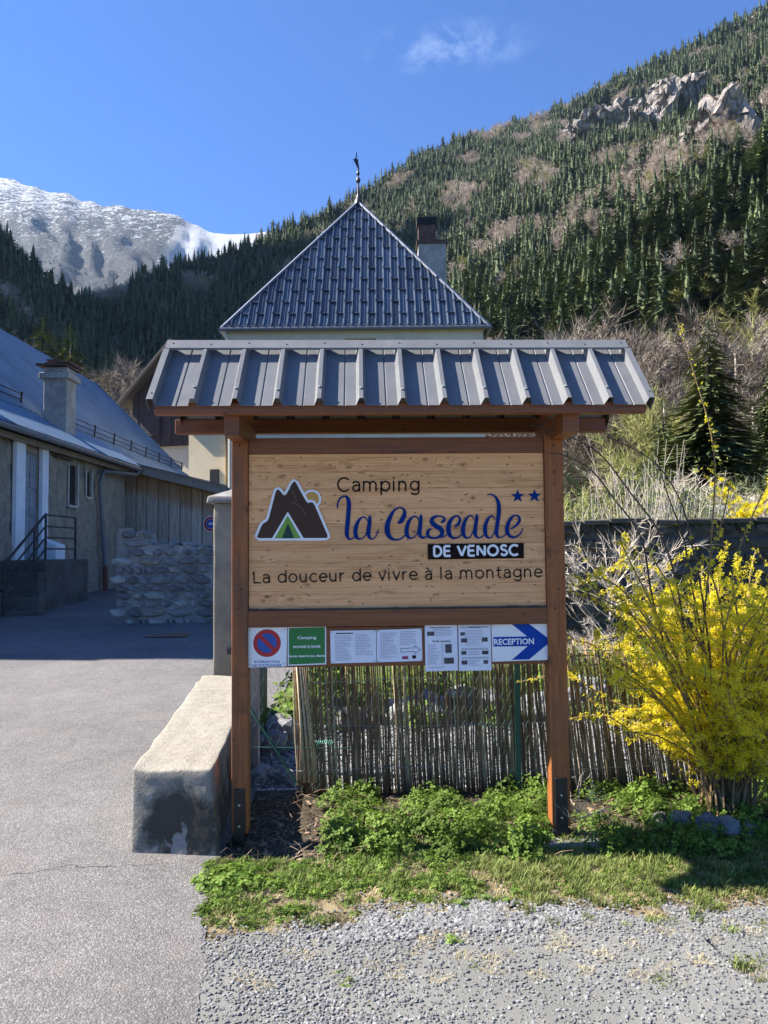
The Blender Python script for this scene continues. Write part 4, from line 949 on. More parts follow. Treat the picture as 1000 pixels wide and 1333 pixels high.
# ================================================================== BUILDINGS
def wallmat(name, base, pale, dark, scale=1.2, bump=.8, fine=30, patch=None, dist=.03):
    t = NT(name); v = t.coords(); n1 = t.noise(v, scale, 7, .62); n2 = t.noise(v, scale * 7, 6, .7); n3 = t.noise(v, fine, 4, .7)
    c = t.mix(t.rng(n1, .4, .6, 0, 1), base, pale); c = t.mix(t.rng(n2, .5, .7, 0, .7), c, dark); c = t.hsv(c, v=t.rng(n3, .3, .7, .85, 1.15))
    if patch: c = t.mix(t.rng(t.noise(v, scale * .8, 5, .55, .6), .54, .57, 0, .9), c, patch)
    t.col(c); t.bump(t.math('ADD', n2, t.math('MULTIPLY', n3, .7)), bump, dist); return t.done(.93, spec=.12)
M_RUB = wallmat('rough_lime_wall', (.43, .36, .285), (.56, .475, .37), (.17, .14, .11), 3.0, 1.0, 14, patch=(.56, .475, .37), dist=.10)
M_CREAM = wallmat('cream_render', (.52, .47, .37), (.60, .55, .44), (.42, .38, .30), 1.2, .4, 25, dist=.012)
M_CREAMW = wallmat('warm_cream_render', (.80, .62, .38), (.84, .67, .44), (.7, .54, .33), 1, .3, 25, dist=.01)
M_CHIM = wallmat('sooty_chimney', (.33, .305, .27), (.45, .42, .38), (.14, .13, .12), 2.2, .6, 25, dist=.02)
M_BRICK = wallmat('sooty_brick', (.10, .07, .06), (.15, .10, .085), (.03, .025, .025), 3, .6, 25, dist=.02)
t = NT('blue_grey_sheet_metal'); v = t.coords(); n1 = t.noise(v, .5, 5, .6); n2 = t.noise(t.coords((.6, 6, .6)), 2, 4); c = t.mix(t.rng(n1, .35, .65, 0, 1), (.115, .175, .255), (.16, .235, .32)); c = t.hsv(c, v=t.rng(n2, .3, .7, .75, 1.2)); n5 = t.noise(t.coords((.5, 2.2, .5)), 1.3, 6, .65); c = t.mix(t.rng(n5, .55, .7, 0, .4), c, (.20, .20, .19)); t.col(c); M_BLUE = t.done(.62, spec=.25)
t = NT('slate_blue_metal_tile'); v = t.coords(); n1 = t.noise(v, 1.5, 4, .6); c = t.hsv((.060, .080, .115), v=t.math('MULTIPLY', t.rng(n1, .3, .7, .85, 1.15), t.rng(t.rand(), 0, 1, .62, 1.35))); c = t.mix(t.rng(t.noise(t.coords((3, .6, 1), jitter=20), 2.5, 6, .7), .55, .7, 0, .45), c, (.13, .14, .14)); t.col(c); M_TILE = t.done(.36, spec=.7)
t = NT('anthracite_trim'); t.col((.10, .115, .15)); M_TRIM = t.done(.4, spec=.6)

# ---- the house with the pyramid roof, behind the sign
HX, HY0, HW = -.90, 24.2, 4.42
ZE, ZA = 9.0, 15.33
house = thing('pyramid_roof_house', 'tall cream house with a steep slate-blue pyramid roof behind the sign', 'house', (HX, HY0 + HW, .45))
W2 = HW - .14; by = -.45
mb = MB()
def wall_ring(mb, w, z0, z1, th=.4):
    mb.box((0, -w + th / 2, (z0 + z1) / 2), (2 * w, th, z1 - z0)); mb.box((0, w - th / 2, (z0 + z1) / 2), (2 * w, th, z1 - z0))
    for s in (-1, 1): mb.box((s * (w - th / 2), 0, (z0 + z1) / 2), (th, 2 * w - 2 * th - .004, z1 - z0))
zz = ZE - .45
# front wall is pierced by the dark vent opening
vx0 = P(449, 445, 24.4).x - HX; vx1 = P(490, 445, 24.4).x - HX; vz1 = P(470, 441, 24.4).z - .45; vz0 = vz1 - .55
wh = MB(); wh.box(((-W2 + vx0) / 2, -W2 + .2, zz / 2), (vx0 + W2, .4, zz)); wh.box(((W2 + vx1) / 2, -W2 + .2, zz / 2), (W2 - vx1, .4, zz))
wh.box(((vx0 + vx1) / 2, -W2 + .2, vz0 / 2), (vx1 - vx0, .4, vz0)); wh.box(((vx0 + vx1) / 2, -W2 + .2, (vz1 + zz) / 2), (vx1 - vx0, .4, zz - vz1))
wh.box((0, W2 - .2, zz / 2), (2 * W2, .4, zz))
for s in (-1, 1): wh.box((s * (W2 - .2), 0, zz / 2), (.4, 2 * W2 - .804, zz))
wh.build('wall', M_CREAM, house)
MB().box(((vx0 + vx1) / 2, -W2 + .35, (vz0 + vz1) / 2), (vx1 - vx0, .02, vz1 - vz0)).build('vent_opening', M['dark_hole'], house)
mbw = MB()
for q in (-2.6, 2.6):
    for z_ in (.9,):
        w = MB().box((q, -W2 - .02, z_ + .6), (1.0, .06, 1.3)); wo_ = w.build('window', M['dark_hole'], house); MB().box((q, -W2 - .06, z_ + .6), (.06, .03, 1.3)).build('mullion', M['white_paint'], wo_)
rf = MB(); hz = ZE - .45; az = ZA - .45
rf.add([(-HW, -HW, hz), (HW, -HW, hz), (HW, HW, hz), (-HW, HW, hz), (0, 0, az)], [(0, 1, 4), (1, 2, 4), (2, 3, 4), (3, 0, 4), (3, 2, 1, 0)])
roof = rf.build('roof', M_TRIM, house)
SLh = math.hypot(HW, az - hz); su = Vector((0, HW, az - hz)) / SLh; sn_ = Vector((0, -su.z, su.y))
ncol = 33; cw = 2 * HW / ncol; tl_ = 1.30
full = {}
def tile_bm(v0, v1):
    bm = bmesh.new(); prof = [(0, .012), (.016, .088), (.040, .088), (.056, .014), (cw * .55, .010), (cw * .58, .040), (cw * .64, .040), (cw * .67, .010), (cw - .001, .012)]
    rows = [(v0, .055), (v0 + .05, .055), (v0 + .10, .006), (v1, 0)]
    g_ = [[bm.verts.new((x, y, h + dh + .004)) for x, h in prof] for y, dh in rows]
    for j in range(len(rows) - 1):
        for i in range(len(prof) - 1): bm.faces.new((g_[j][i], g_[j][i + 1], g_[j + 1][i + 1], g_[j + 1][i]))
    lo_ = [bm.verts.new((x, v0, 0)) for x, h in prof]
    for i in range(len(prof) - 1): bm.faces.new((lo_[i], lo_[i + 1], g_[0][i + 1], g_[0][i]))
    return bm
def hip_u(v): return HW * (1 - v / SLh)
tiles_front = []
for cidx in range(ncol):
    u0 = -HW + cidx * cw; off = 0 if cidx % 2 else -.65
    v = off
    while v < SLh:
        v0 = max(v, .0); v1 = v + tl_
        near = min(abs(u0), abs(u0 + cw)) if u0 * (u0 + cw) > 0 else 0
        if near > hip_u(v0): break
        cut = max(abs(u0), abs(u0 + cw)) > hip_u(v1) - .02
        key = (round(v0 - v, 3),)
        if v1 - v0 < .12: v += tl_; continue
        if not cut and key in full: me = full[key]
        else:
            bm = tile_bm(0, v1 - v0)
            if cut:
                for sgn in (1, -1):
                    # hip line: u = sgn*HW*(1 - v/SLh), in tile coordinates
                    A = Vector((sgn * HW - u0, -v0, 0)); D = Vector((-sgn * HW, SLh, 0)); nrm_ = Vector((D.y, -D.x, 0)) * (1 if sgn > 0 else -1); nrm_ = Vector((SLh * sgn, HW, 0)).normalized()
                    bmesh.ops.bisect_plane(bm, geom=bm.verts[:] + bm.edges[:] + bm.faces[:], plane_co=A - nrm_ * .03, plane_no=nrm_, clear_outer=True)
            me = bpy.data.meshes.new('roof_tile'); bm.to_mesh(me); bm.free(); me.materials.append(M_TILE)
            if not cut: full[key] = me
        if len(me.polygons): tiles_front.append((me, u0, v0))
        v += tl_
RM = Matrix((Vector((1, 0, 0)), su, sn_)).transposed().to_euler()
base_f = Vector((0, -HW, hz))
for me, u0, v0 in tiles_front:
    o = link('roof_tile', me, roof, base_f + Vector((1, 0, 0)) * u0 + su * v0); o.rotation_euler = RM
# other three faces: same tiles, joined
for k, nm in ((1, 'right'), (2, 'back'), (3, 'left')):
    Vs = []; Fs = []; rotk = Matrix.Rotation(R(90 * k), 3, 'Z'); mR = RM.to_matrix()
    for me, u0, v0 in tiles_front:
        b = len(Vs); Vs += [rotk @ (mR @ vv.co + base_f + Vector((u0, 0, 0)) + su * v0) for vv in me.vertices]; Fs += [tuple(b + i for i in f.vertices) for f in me.polygons]
    m_ = bpy.data.meshes.new('tiling'); m_.from_pydata(Vs, [], Fs); m_.materials.append(M_TILE); tag(link('tiling', m_, roof), kind='stuff')
for sx, sy in ((-1, -1), (1, -1), (1, 1), (-1, 1)):
    a = Vector((sx * (HW + .02), sy * (HW + .02), hz + .02)); b = Vector((0, 0, az + .08)); MB().bar(a, b, .17, .07).build('hip_cap', M_TRIM, roof)
for sx, a, b in ((0, (-HW - .06, -HW - .06), (HW + .06, -HW - .06)), (1, (HW + .06, -HW - .06), (HW + .06, HW + .06)), (2, (HW + .06, HW + .06), (-HW - .06, HW + .06)), (3, (-HW - .06, HW + .06), (-HW - .06, -HW - .06))):
    MB().tube([(a[0], a[1], hz - .05), (b[0], b[1], hz - .05)], .075, 8).build('gutter', M_TRIM, house)
mb = MB().tube([(-HW + .05, -HW - .03, hz - .1), (-HW + .12, -HW + .05, hz - .25), (-W2 + .1, -W2 - .07, hz - .5), (-W2 + .1, -W2 - .07, .2)], .05, 8); mb.build('downpipe', plain('cream_pipe', (.5, .47, .4), .5), house)
# finial with weather vane
fin = MB(); fin.lathe((0, 0, az), [(.2, -.12), (.15, .10), (.08, .24), (.05, .36), (.036, .78), (.04, .82), (.08, .87), (.095, .94), (.08, 1.01), (.03, 1.06), (.025, 1.11), (.06, 1.17), (.07, 1.22), (.055, 1.28), (.02, 1.33), (.015, 1.6), (.008, 1.9)], 10); fo = fin.build('finial', M['iron'], roof)
mb = MB()
for pts in ([(-.22, 2.32), (-.06, 2.02), (.02, 1.86), (.07, 1.9), (.03, 2.1), (.02, 2.18), (-.02, 2.3), (-.05, 2.34), (-.12, 2.42), (-.13, 2.34)], [(-.1, 2.4), (-.07, 2.62), (-.04, 2.62), (-.05, 2.4)]):
    for y in (-.012, .012): mb.add([(x * .85, y, az + z - .52) for x, z in pts], [tuple(range(len(pts)))[:: (1 if y < 0 else -1)]])
    n = len(pts); bse = len(mb.v) - 2 * n
    mb.f += [(bse + i, bse + (i + 1) % n, bse + n + (i + 1) % n, bse + n + i) for i in range(n)]; mb.m += [0] * n
mb.build('weather_vane', M['iron'], roof)
# chimney behind the right slope
cY = 31.2; cx = (P(562, 340, cY).x) - HX; lz = [P(560, y, cY).z - .45 for y in (400, 322, 288)]
yy = cY - (HY0 + HW)
ch = MB().box((cx, yy, (lz[0] + lz[1]) / 2 - .6), (1.18, .9, lz[1] - lz[0] + 1.2)).build('chimney', M_CHIM, roof)
MB().box((cx, yy, lz[1] + .06), (1.32, 1.0, .16)).build('chimney_ledge', M_BRICK, ch)
MB().box((cx - .2, yy, (lz[1] + lz[2]) / 2), (.74, .62, lz[2] - lz[1] - .24)).build('chimney_pot', M_BRICK, ch)
MB().box((cx - .2, yy, lz[2] - .12), (.86, .7, .3)).build('chimney_cowl', M['dark_hole'], ch)
# low cream annex left of it
ax0, ax1 = P(277, 600, 24.6).x, HX - W2 - .01; az1 = P(290, 566, 24.6).z
an = thing('cream_annex', 'warm cream rendered wing with a dark window, just left of the pillar cap', 'annex', ((ax0 + ax1) / 2, 26.6, .45), R(-14))
MB().box((0, 0, az1 / 2 - .2), (ax1 - ax0 + .8, 4, az1 - .05)).build('wall', M_CREAMW, an)
MB().box((0, 0, az1 - .14), (ax1 - ax0 + 1.0, 4.3, .12)).build('roof', W_DARK, an)
wz0, wz1 = P(297, 633, 24.6).z - .45, P(297, 611, 24.6).z - .45; wx = P(299, 620, 24.6).x - (ax0 + ax1) / 2
MB().box((wx, -2.02, (wz0 + wz1) / 2), (.32, .06, wz1 - wz0)).build('window', M['dark_hole'], an)

# ---- dark timber chalet behind
CY = 38.0; cap_ = P(229, 445, CY); cl = P(152, 524, CY); chx = cap_.x; hw = chx - cl.x; zr = cap_.z; ze = cl.z
chal = thing('timber_chalet', 'chalet gable of dark vertical boards over a pale rendered lower wall, behind the blue roof', 'house', (chx, CY, .45), R(-15))
zl = P(230, 578, CY + .3).z - .45
ww = hw - .5
MB().box((0, 6.3, zl / 2), (2 * ww, 12, zl)).build('lower_wall', wallmat('grey_cream_render', (.66, .59, .47), (.74, .67, .55), (.56, .5, .4), 1, .3, 20, dist=.01), chal)
nb = 16
for i in range(nb):
    x0 = -ww - .04 + (2 * ww + .08) * i / nb; x1 = x0 + (2 * ww + .08) / nb - .012; xm = (x0 + x1) / 2
    zt0 = (zr - .45) - abs(x0) * (zr - ze) / hw - .1; zt1 = (zr - .45) - abs(x1) * (zr - ze) / hw - .1
    y = .10 + (.02 if i % 2 else 0)
    mb = MB(); mb.hexa([(x0, y, zl - .1), (x1, y, zl - .1), (x1, y + .19, zl - .1), (x0, y + .19, zl - .1), (x0, y, zt0), (x1, y, zt1), (x1, y + .19, zt1), (x0, y + .19, zt0)]); mb.build('board', W_DARK, chal)
for s in (-1, 1):
    mb = MB(); z0 = ze - .45; z1 = zr - .45; p = [(0, -.5, z1 - .1), (s * hw, -.5, z0 - .1), (s * hw, 12.6, z0 - .1), (0, 12.6, z1 - .1), (0, -.5, z1 + .04), (s * hw, -.5, z0 + .04), (s * hw, 12.6, z0 + .04), (0, 12.6, z1 + .04)]
    if s > 0: mb.hexa(p)
    else: mb.add(p, [(0, 1, 2, 3), (7, 6, 5, 4), (4, 5, 1, 0), (5, 6, 2, 1), (6, 7, 3, 2), (7, 4, 0, 3)])
    mb.build('roof_slope', plain('grey_roof', (.09, .085, .085), .8), chal)
    MB().bar((0, -.56, z1 - .02), (s * (hw + .05), -.56, z0 - .02), .08, .12).build('bargeboard', plain('brown_bargeboard', (.10, .08, .07), .85), chal)
MB().box((-ww * .55, .06, zl + 1.0), (.9, .06, 1.1)).build('shutter', W_DARK, chal)

# ---- the long old house on the left
LX = -8.3; ZG = .42
def lg(px, py): # point on the street wall plane X = LX
    d = ray(px, py); return CPOS + d * (LX / d.x)
oh = thing('old_stone_house', 'long old rubble house with a blue-grey metal roof on the left of the road', 'house', (LX, 16, 0))
def LW(p): return (p[0] - LX, p[1] - 16, p[2])
WY0, WY1, WT = 10.9, 23.6, 4.25
# wall pierced by door and two windows
dY0, dY1 = 16.78, 17.62; dZ0, dZ1 = 1.47, lg(36, 589).z
w1 = (lg(87.5, 630).y, lg(98.5, 630).y, lg(93, 657).z, lg(93, 606).z); w2 = (lg(110.5, 630).y, lg(117, 630).y, lg(114, 646).z, lg(114, 615).z)
ops = [(dY0, dY1, dZ0, dZ1), w1, w2]
segs = [WY0] + [v for o_ in ops for v in o_[:2]] + [WY1]
mb = MB()
for a, b in ((segs[0], segs[1]), (segs[2], segs[3]), (segs[4], segs[5]), (segs[6], segs[7])):
    n = max(1, int((b - a) / .3))
    for i in range(n):
        ya, yb = a + (b - a) * i / n, a + (b - a) * (i + 1) / n
        mb.box((-.25, (ya + yb) / 2 - 16, WT / 2), (.5, yb - ya, WT))
for (a, b, z0, z1) in ops:
    mb.box((-.25, (a + b) / 2 - 16, z0 / 2), (.5, b - a, z0)); mb.box((-.25, (a + b) / 2 - 16, (z1 + WT) / 2), (.5, b - a, WT - z1))
mb.box((-6.0, WY1 - .25 - 16, 2.05), (10.9, .48, 4.1)); mb.box((-6.0, WY0 + .25 - 16, 2.05), (10.9, .48, 4.1)); mb.box((-11.6, (WY0 + WY1) / 2 - 16, WT / 2), (.5, WY1 - WY0, WT))
me = mb.mesh('wall', M_RUB); bm = bmesh.new(); bm.from_mesh(me); bmesh.ops.remove_doubles(bm, verts=bm.verts[:], dist=.001)
bmesh.ops.subdivide_edges(bm, edges=[e for e in bm.edges if e.calc_length() > .25 and all(v.co.x > -.6 for v in e.verts)], cuts=9, use_grid_fill=True)
for v in bm.verts:
    if v.co.x > -.01 and not any(abs(v.co.y + 16 - q) < .02 for o_ in ops for q in o_[:2]): p = v.co; v.co.x += .06 * noise.noise(Vector((0, p.y * 1.7, p.z * 1.7))) + .05 * noise.noise(Vector((5, p.y * 5, p.z * 5)))
bm.to_mesh(me); bm.free(); me.polygons.foreach_set('use_smooth', [True] * len(me.polygons)); link('wall', me, oh)
MB().box((-.42, 3.5, 2.4), (.04, 14, 4.4)).build('room_darkness', M['dark_hole'], oh)
M_DOOR = wallmat('peeling_blue_door', (.24, .25, .28), (.32, .33, .36), (.10, .09, .085), 3, .5, 18, dist=.01)
# lime-white door surround and door
yd0, yd1 = lg(14, 650).y, lg(56.5, 650).y
mb = MB(); mb.box((.075, (yd0 + dY0) / 2 - 16, 2.75), (.09, dY0 - yd0, 2.9)); mb.box((.075, (yd1 + dY1) / 2 - 16, 2.75), (.09, yd1 - dY1, 2.9)); mb.build('door_surround', M['white_paint'], oh)
door = MB().box((-.06, (dY0 + dY1) / 2 - 16, (dZ0 + dZ1) / 2), (.05, dY1 - dY0 - .02, dZ1 - dZ0)).build('door', M_DOOR, oh)
dw = (dY1 - dY0) / 2
for k in (0, 1):
    yc = dY0 + dw * (k + .5) - 16
    for za, zb in ((.04, .36), (.41, .62), (.67, .96)):
        h = dZ1 - dZ0; z0_, z1_ = dZ0 + h * za, dZ0 + h * zb
        MB().box((-.025, yc, (z0_ + z1_) / 2), (.03, dw * .62, z1_ - z0_)).build('door_panel', M_DOOR, door, bevel=.01)
for (a, b, z0, z1) in (w1, w2):
    w_ = MB().box((-.03, (a + b) / 2 - 16, (z0 + z1) / 2), (.03, b - a, z1 - z0)).build('window', M['dark_hole'], oh)
    mb = MB(); mb.box((.05, a - .03 - 16, (z0 + z1) / 2), (.03, .035, z1 - z0 + .10)); mb.box((.05, b + .04 - 16, (z0 + z1) / 2), (.03, .05, z1 - z0 + .10)); mb.box((.05, (a + b) / 2 - 16, z0 - .05), (.05, b - a, .05)); mb.build('window_trim', wallmat('lime_trim', (.5, .48, .43), (.6, .58, .53), (.35, .32, .28), 4, .4), w_)
mb = MB().bar((.1, w1[0] - .9 - 16, w1[3] + .12), (.1, w1[0] + .05 - 16, w1[3] + .12), .05, .06); mb.build('shutter_rail', M['iron'], oh)
# roof: steep upper part, flatter lower part
RB = (-9.72, 5.5); RR_ = (-13.9, 9.75); RE = (-7.82, 4.32)
RY_0, RY_1 = 10.7, 35.2
def corr(name, a, b, y0, y1, pitch=.16, amp=.022, mat=M_BLUE, mid=6):
    a = Vector((a[0], 0, a[1])); b = Vector((b[0], 0, b[1])); d = (b - a); L = d.length; d.normalize(); n_ = Vector((-d.z, 0, d.x)); 
    if n_.z < 0: n_ = -n_
    V = []; F = []; n = int((y1 - y0) / pitch * 4); rows = mid
    for j in range(rows + 1):
        for i in range(n + 1):
            y = y0 + (y1 - y0) * i / n; h = (0, amp * .7, amp, amp * .7)[i % 4]; q = a + d * (L * j / rows) + n_ * (h + .012 * noise.noise(Vector((y * .8, j * 2, 0)))); V.append((q.x - LX, y - 16, q.z))
    for j in range(rows):
        for i in range(n): F.append((j * (n + 1) + i, j * (n + 1) + i + 1, (j + 1) * (n + 1) + i + 1, (j + 1) * (n + 1) + i))
    return link(name, np_mesh(name, V, F, mat, True), oh)
corr('upper_roof', RB, RR_, RY_0, RY_1, .30); corr('lower_roof', (RB[0] + .0, RB[1] - .03), RE, RY_0, 23.9, .12, .03); corr('lower_roof', (RB[0], RB[1] - .03), (RE[0] - .6, RE[1] + .3), 23.9, RY_1, .15, .02); corr('back_roof', RR_, (-20, 4.4), RY_0, RY_1, .4)
# far gable and fill under the roof
MB().add([(RR_[0] - LX, 0, RR_[1] - .06), (RB[0] - LX, 0, RB[1] - .06), (RE[0] - LX - .5, 0, 4.3), (-.5, 0, 0), (-11.7, 0, 0), (-11.7, 0, 4.4)], [(0, 1, 2, 3, 4, 5)]).build('gable_wall', M_RUB, oh, loc=(0, RY_1 - 16.2, 0))
MB().add([(RR_[0] - LX, 0, RR_[1] - .06), (RB[0] - LX, 0, RB[1] - .06), (RE[0] - LX - .5, 0, 4.3), (-.5, 0, 0), (-11.7, 0, 0), (-11.7, 0, 4.4)], [(5, 4, 3, 2, 1, 0)]).build('gable_wall', M_RUB, oh, loc=(0, RY_0 + .25 - 16, 0))
MB().bar((RB[0] - LX - .0, RY_1 - 16, RB[1] + .02), (RR_[0] - LX, RY_1 - 16, RR_[1] + .02), .1, .12).build('verge_board', M_BLUE, oh)
# gutter and downpipe
dpm = plain('downpipe_metal', (.16, .17, .19), .55, metal=.3, var=.25)
gt = MB(); gy0, gy1 = 10.8, 23.75
gt.tube([(RE[0] - LX + .02, gy0 - 16, RE[1] - .07), (RE[0] - LX + .02, gy1 - 16, RE[1] - .09)], .07, 8); gt.build('gutter', dpm, oh)
MB().box((.2, (gy0 + gy1) / 2 - 16, RE[1] - .17), (.05, gy1 - gy0, .14)).build('fascia', W_GREY, oh)
dpY = lg(123, 640).y
pts = [(RE[0] - LX, 23.5 - 16, RE[1] - .12), (RE[0] - LX - .02, 23.3 - 16, RE[1] - .28), (.16, dpY + .25 - 16, 3.95), (.15, dpY - 16, 3.6), (.15, dpY + .45 - 16, 1.15)]
MB().tube(pts, .062, 8).build('downpipe', dpm, oh); MB().tube([(.15, dpY + .45 - 16, 1.2), (.15, dpY + .52 - 16, .42)], .072, 8).build('downpipe_shoe', plain('rust_red_iron', (.20, .045, .03), .6, var=.25), oh)
# snow guards
sgm = M['iron']
for (ya, yb, f) in ((20.9, 35.0, 0.0), (14.0, 20.0, .0)):
    mb = MB(); u = .10 if ya > 20 else -.18
    ax_, az_ = RB[0] + u, RB[1] - u * .6 + .08
    for dz in (.10, .26): mb.tube([(ax_ - LX, ya - 16, az_ + dz), (ax_ - LX, yb - 16, az_ + dz)], .018, 5)
    n = int((yb - ya) / 1.6)
    for i in range(n + 1): y = ya + (yb - ya) * i / n; mb.bar((ax_ - LX - .02, y - 16, az_ - .12), (ax_ - LX + .02, y - 16, az_ + .32), .05, .02)
    mb.build('snow_guard', sgm, oh)
# chimney on the lower roof
cxw = P(70.5, 540, 20.2).x; c0 = 20.2
ch = MB().box((cxw - LX, c0 + .35 - 16, 5.45), (.64, .62, 2.6)).build('chimney', M_CHIM, oh, bevel=.012)
zt = P(70, 492, c0).z
MB().box((cxw - LX, c0 + .35 - 16, zt + .07), (.84, .82, .17)).build('chimney_cap', M_CHIM, ch, bevel=.015)
for dx in (-.24, .24):
    for dy in (-.22, .22): MB().box((cxw - LX + dx, c0 + .35 + dy - 16, zt + .24), (.12, .12, .2)).build('cap_stone', M_BRICK, ch)
zt2 = zt + .36
for k in range(3): MB().box((cxw - LX + (-.06, .07, -.02)[k], c0 + .35 - 16, zt2 + .075 * k), (.86 - .2 * k, .9 - .15 * k, .05), Matrix.Rotation((.02, -.05, .04)[k], 3, 'Y')).build('slate_slab', M_BRICK, ch)
# stair with landing and railing
M_STEP = wallmat('step_stone', (.10, .092, .085), (.15, .138, .125), (.055, .05, .048), 2, .6, 20, dist=.02)
sta = thing('entrance_stair', 'dark stone steps with a landing leading up to the weathered door', 'stairs', (LX, 15.5, ZG))
MB().box((.62, 1.1, .5), (1.16, 2.2, 1.04)).build('landing', M_STEP, sta, bevel=.015)
for i in range(4):
    h = .82 - .24 * i; w = 1.16 + .14 * i; MB().box((.04 + w / 2, -.15 - .30 * i, h / 2 - .05), (w, .30, h)).build('step', M_STEP, sta, bevel=.015)
rail = thing('stair_railing', 'black iron railing beside the stone entrance steps', 'railing', (LX + 1.16, 15.5, ZG + 1.0))
def bar_(name, pts, r=.020): MB().tube(pts, r, 6).build(name, M['iron'], rail)
for y in (.05, 1.55): bar_('post', [(0, y, 0), (0, y, .98)], .026)
bar_('post', [(-.05, -.35, -.2), (-.05, -.35, .72)], .02); bar_('post', [(.0, -1.62, -1.0), (.0, -1.62, -.05)], .026)
for k in range(4):
    z = .98 - .24 * k; bar_('rail', [(0, .05, z), (0, 1.55, z)]); bar_('rail', [(0, .05, z), (0, -1.62, z - 1.02)])
bar_('handrail', [(0, .05, 1.0), (0, -1.62, -.02), (0, -1.86, -.12), (0, -1.86, -.45), (0, -1.62, -.55)], .024)
o = MB(); o.hexa([(-.3, 0, 0), (.06, 0, 0), (.06, .5, 0), (-.3, .5, 0), (-.3, 0, 1.5), (.06, 0, 1.36), (.06, .5, 1.36), (-.3, .5, 1.5)]); q = o.build('lime_buttress', M['white_paint'], None, loc=(LX + .42, 17.6, .42), bevel=.02); tag(q, 'short whitewashed buttress against the rubble wall behind the railing', 'buttress')

# plank barn wall at the far end, facing the road
BYb = 24.0; bx0 = P(163, 620, BYb).x; bx1 = P(292, 650, BYb).x
barn = thing('plank_barn', 'lean-to barn clad in wide weathered vertical planks under a sloping fascia', 'barn', (bx0, BYb, .45))
zA = P(150, 601, BYb - .25).z - .45; zB = P(286, 637, BYb - .25).z - .45; L = bx1 - bx0
t = NT('weathered_plank'); v = t.coords(rot=(0, R(90), 0), jitter=9)
M_PLK = W_GREY
def plank_mat():
    t = NT('half_weathered_plank'); v = t.coords(jitter=9); sp = t.n('ShaderNodeSeparateXYZ'); t.l(t.tc.outputs['Object'], sp.inputs[0])
    g = t.noise(t.coords((14, 14, .5), jitter=9), 3, 5, .6); g2 = t.noise(t.coords((9, 9, 1.2), jitter=9), 1.5, 5, .7)
    grey = t.ramp(g, [(.3, (.24, .19, .15)), (.5, (.50, .41, .33)), (.7, (.68, .585, .48))]); warm = t.ramp(g, [(.3, (.25, .12, .05)), (.6, (.46, .26, .12))])
    k = t.math('ADD', sp.outputs[2], t.math('MULTIPLY', t.math('SUBTRACT', g2, .5), .8)); c = t.mix(t.rng(k, -.95, -.60, 0, .9), grey, warm); c = t.hsv(c, v=t.rng(t.rand(), 0, 1, .8, 1.2)); t.col(c); t.bump(g, .6, .02); return t.done(.88, spec=.15)
M_PLK = plank_mat(); npk = 9
for i in range(npk):
    x0 = L * i / npk + .012; x1 = L * (i + 1) / npk - .012; ztop = zA + (zB - zA) * ((x0 + x1) / 2) / L - .12
    o = MB().box(((0), 0, -ztop / 2), (x1 - x0, .04, ztop)).build('plank', M_PLK, barn, bevel=.005); o.location = ((x0 + x1) / 2, .012 * (i % 2), ztop); o.rotation_euler = (0, 0, rnd.uniform(-.01, .01))
MB().box((L / 2, .12, zB / 2 - .2), (L - .1, .1, zB - .4)).build('inner_wall', M['dark_hole'], barn)
dxa = bx0; s_ = (zB - zA) / (L + .3)
MB().bar((-.42, -.28, zA - .02), (L + .12, -.28, zB - .05), .05, .28).build('fascia_board', W_GREY, barn)
MB().bar((-.42, -.30, zA + .14), (L + .15, -.30, zB + .11), .16, .03).build('verge_trim', M_TRIM, barn)
rb = MB(); rb.hexa([(-.45, -.24, zA + .05), (L + .12, -.24, zB + .02), (L + .12, 11, zB + .02), (-.45, 11, zA + .05), (-.45, -.24, zA + .12), (L + .12, -.24, zB + .09), (L + .12, 11, zB + .09), (-.45, 11, zA + .12)]); rb.build('roof', M_BLUE, barn)
MB().box((.16, -.04, zA - .45), (.34, .05, .42)).build('patch_board', W_GREY, barn)
MB().box((L - .06, 5.5, zB / 2), (.1, 11, zB)).build('side_wall', W_GREY, barn)
# round no-parking sign on the planks
rs = P(275, 682, BYb - .06); nps = thing('round_no_parking_sign', 'small round red and blue no-parking sign with a car emblem on the grey planks', 'sign', rs)
def rdisc(name, r, y, m, par): mb = MB(); mb.tube([(0, y, 0), (0, y - .008, 0)], r, 28); return mb.build(name, m, par)
a = rdisc('white_rim', .26, .02, M['white_print'], nps); rdisc('red_ring', .235, .010, M['red_sign'], nps); rdisc('white_ring', .165, .0, M['white_print'], nps); b = rdisc('blue_disc', .155, -.009, M['noparking_blue'], nps)
mb = MB(); mb.box((0, -.022, .0), (.17, .004, .035)); mb.box((-.01, -.022, .028), (.09, .004, .025)); mb.box((-.05, -.0221, -.022), (.03, .004, .02)); mb.box((.05, -.0221, -.022), (.03, .004, .02)); mb.build('car_emblem', M['white_print'], nps)
mb = MB(); mb.bar((-.11, -.028, .11), (.11, -.028, -.11), .004, .03, up=(0, 1, 0)); mb.build('red_bar', M['red_sign'], nps)
o = MB().box((0, 0, 0), (.62, .42, .006)).build('drain_cover', plain('rusty_cover', (.17, .09, .05), .8, var=.4), None, loc=(P(232, 822, 11.9).x, 11.4, gz(-3, 11.4) + .02)); tag(o, 'rusty flat cover set in the shaded asphalt before the rubble wall', 'drain cover')
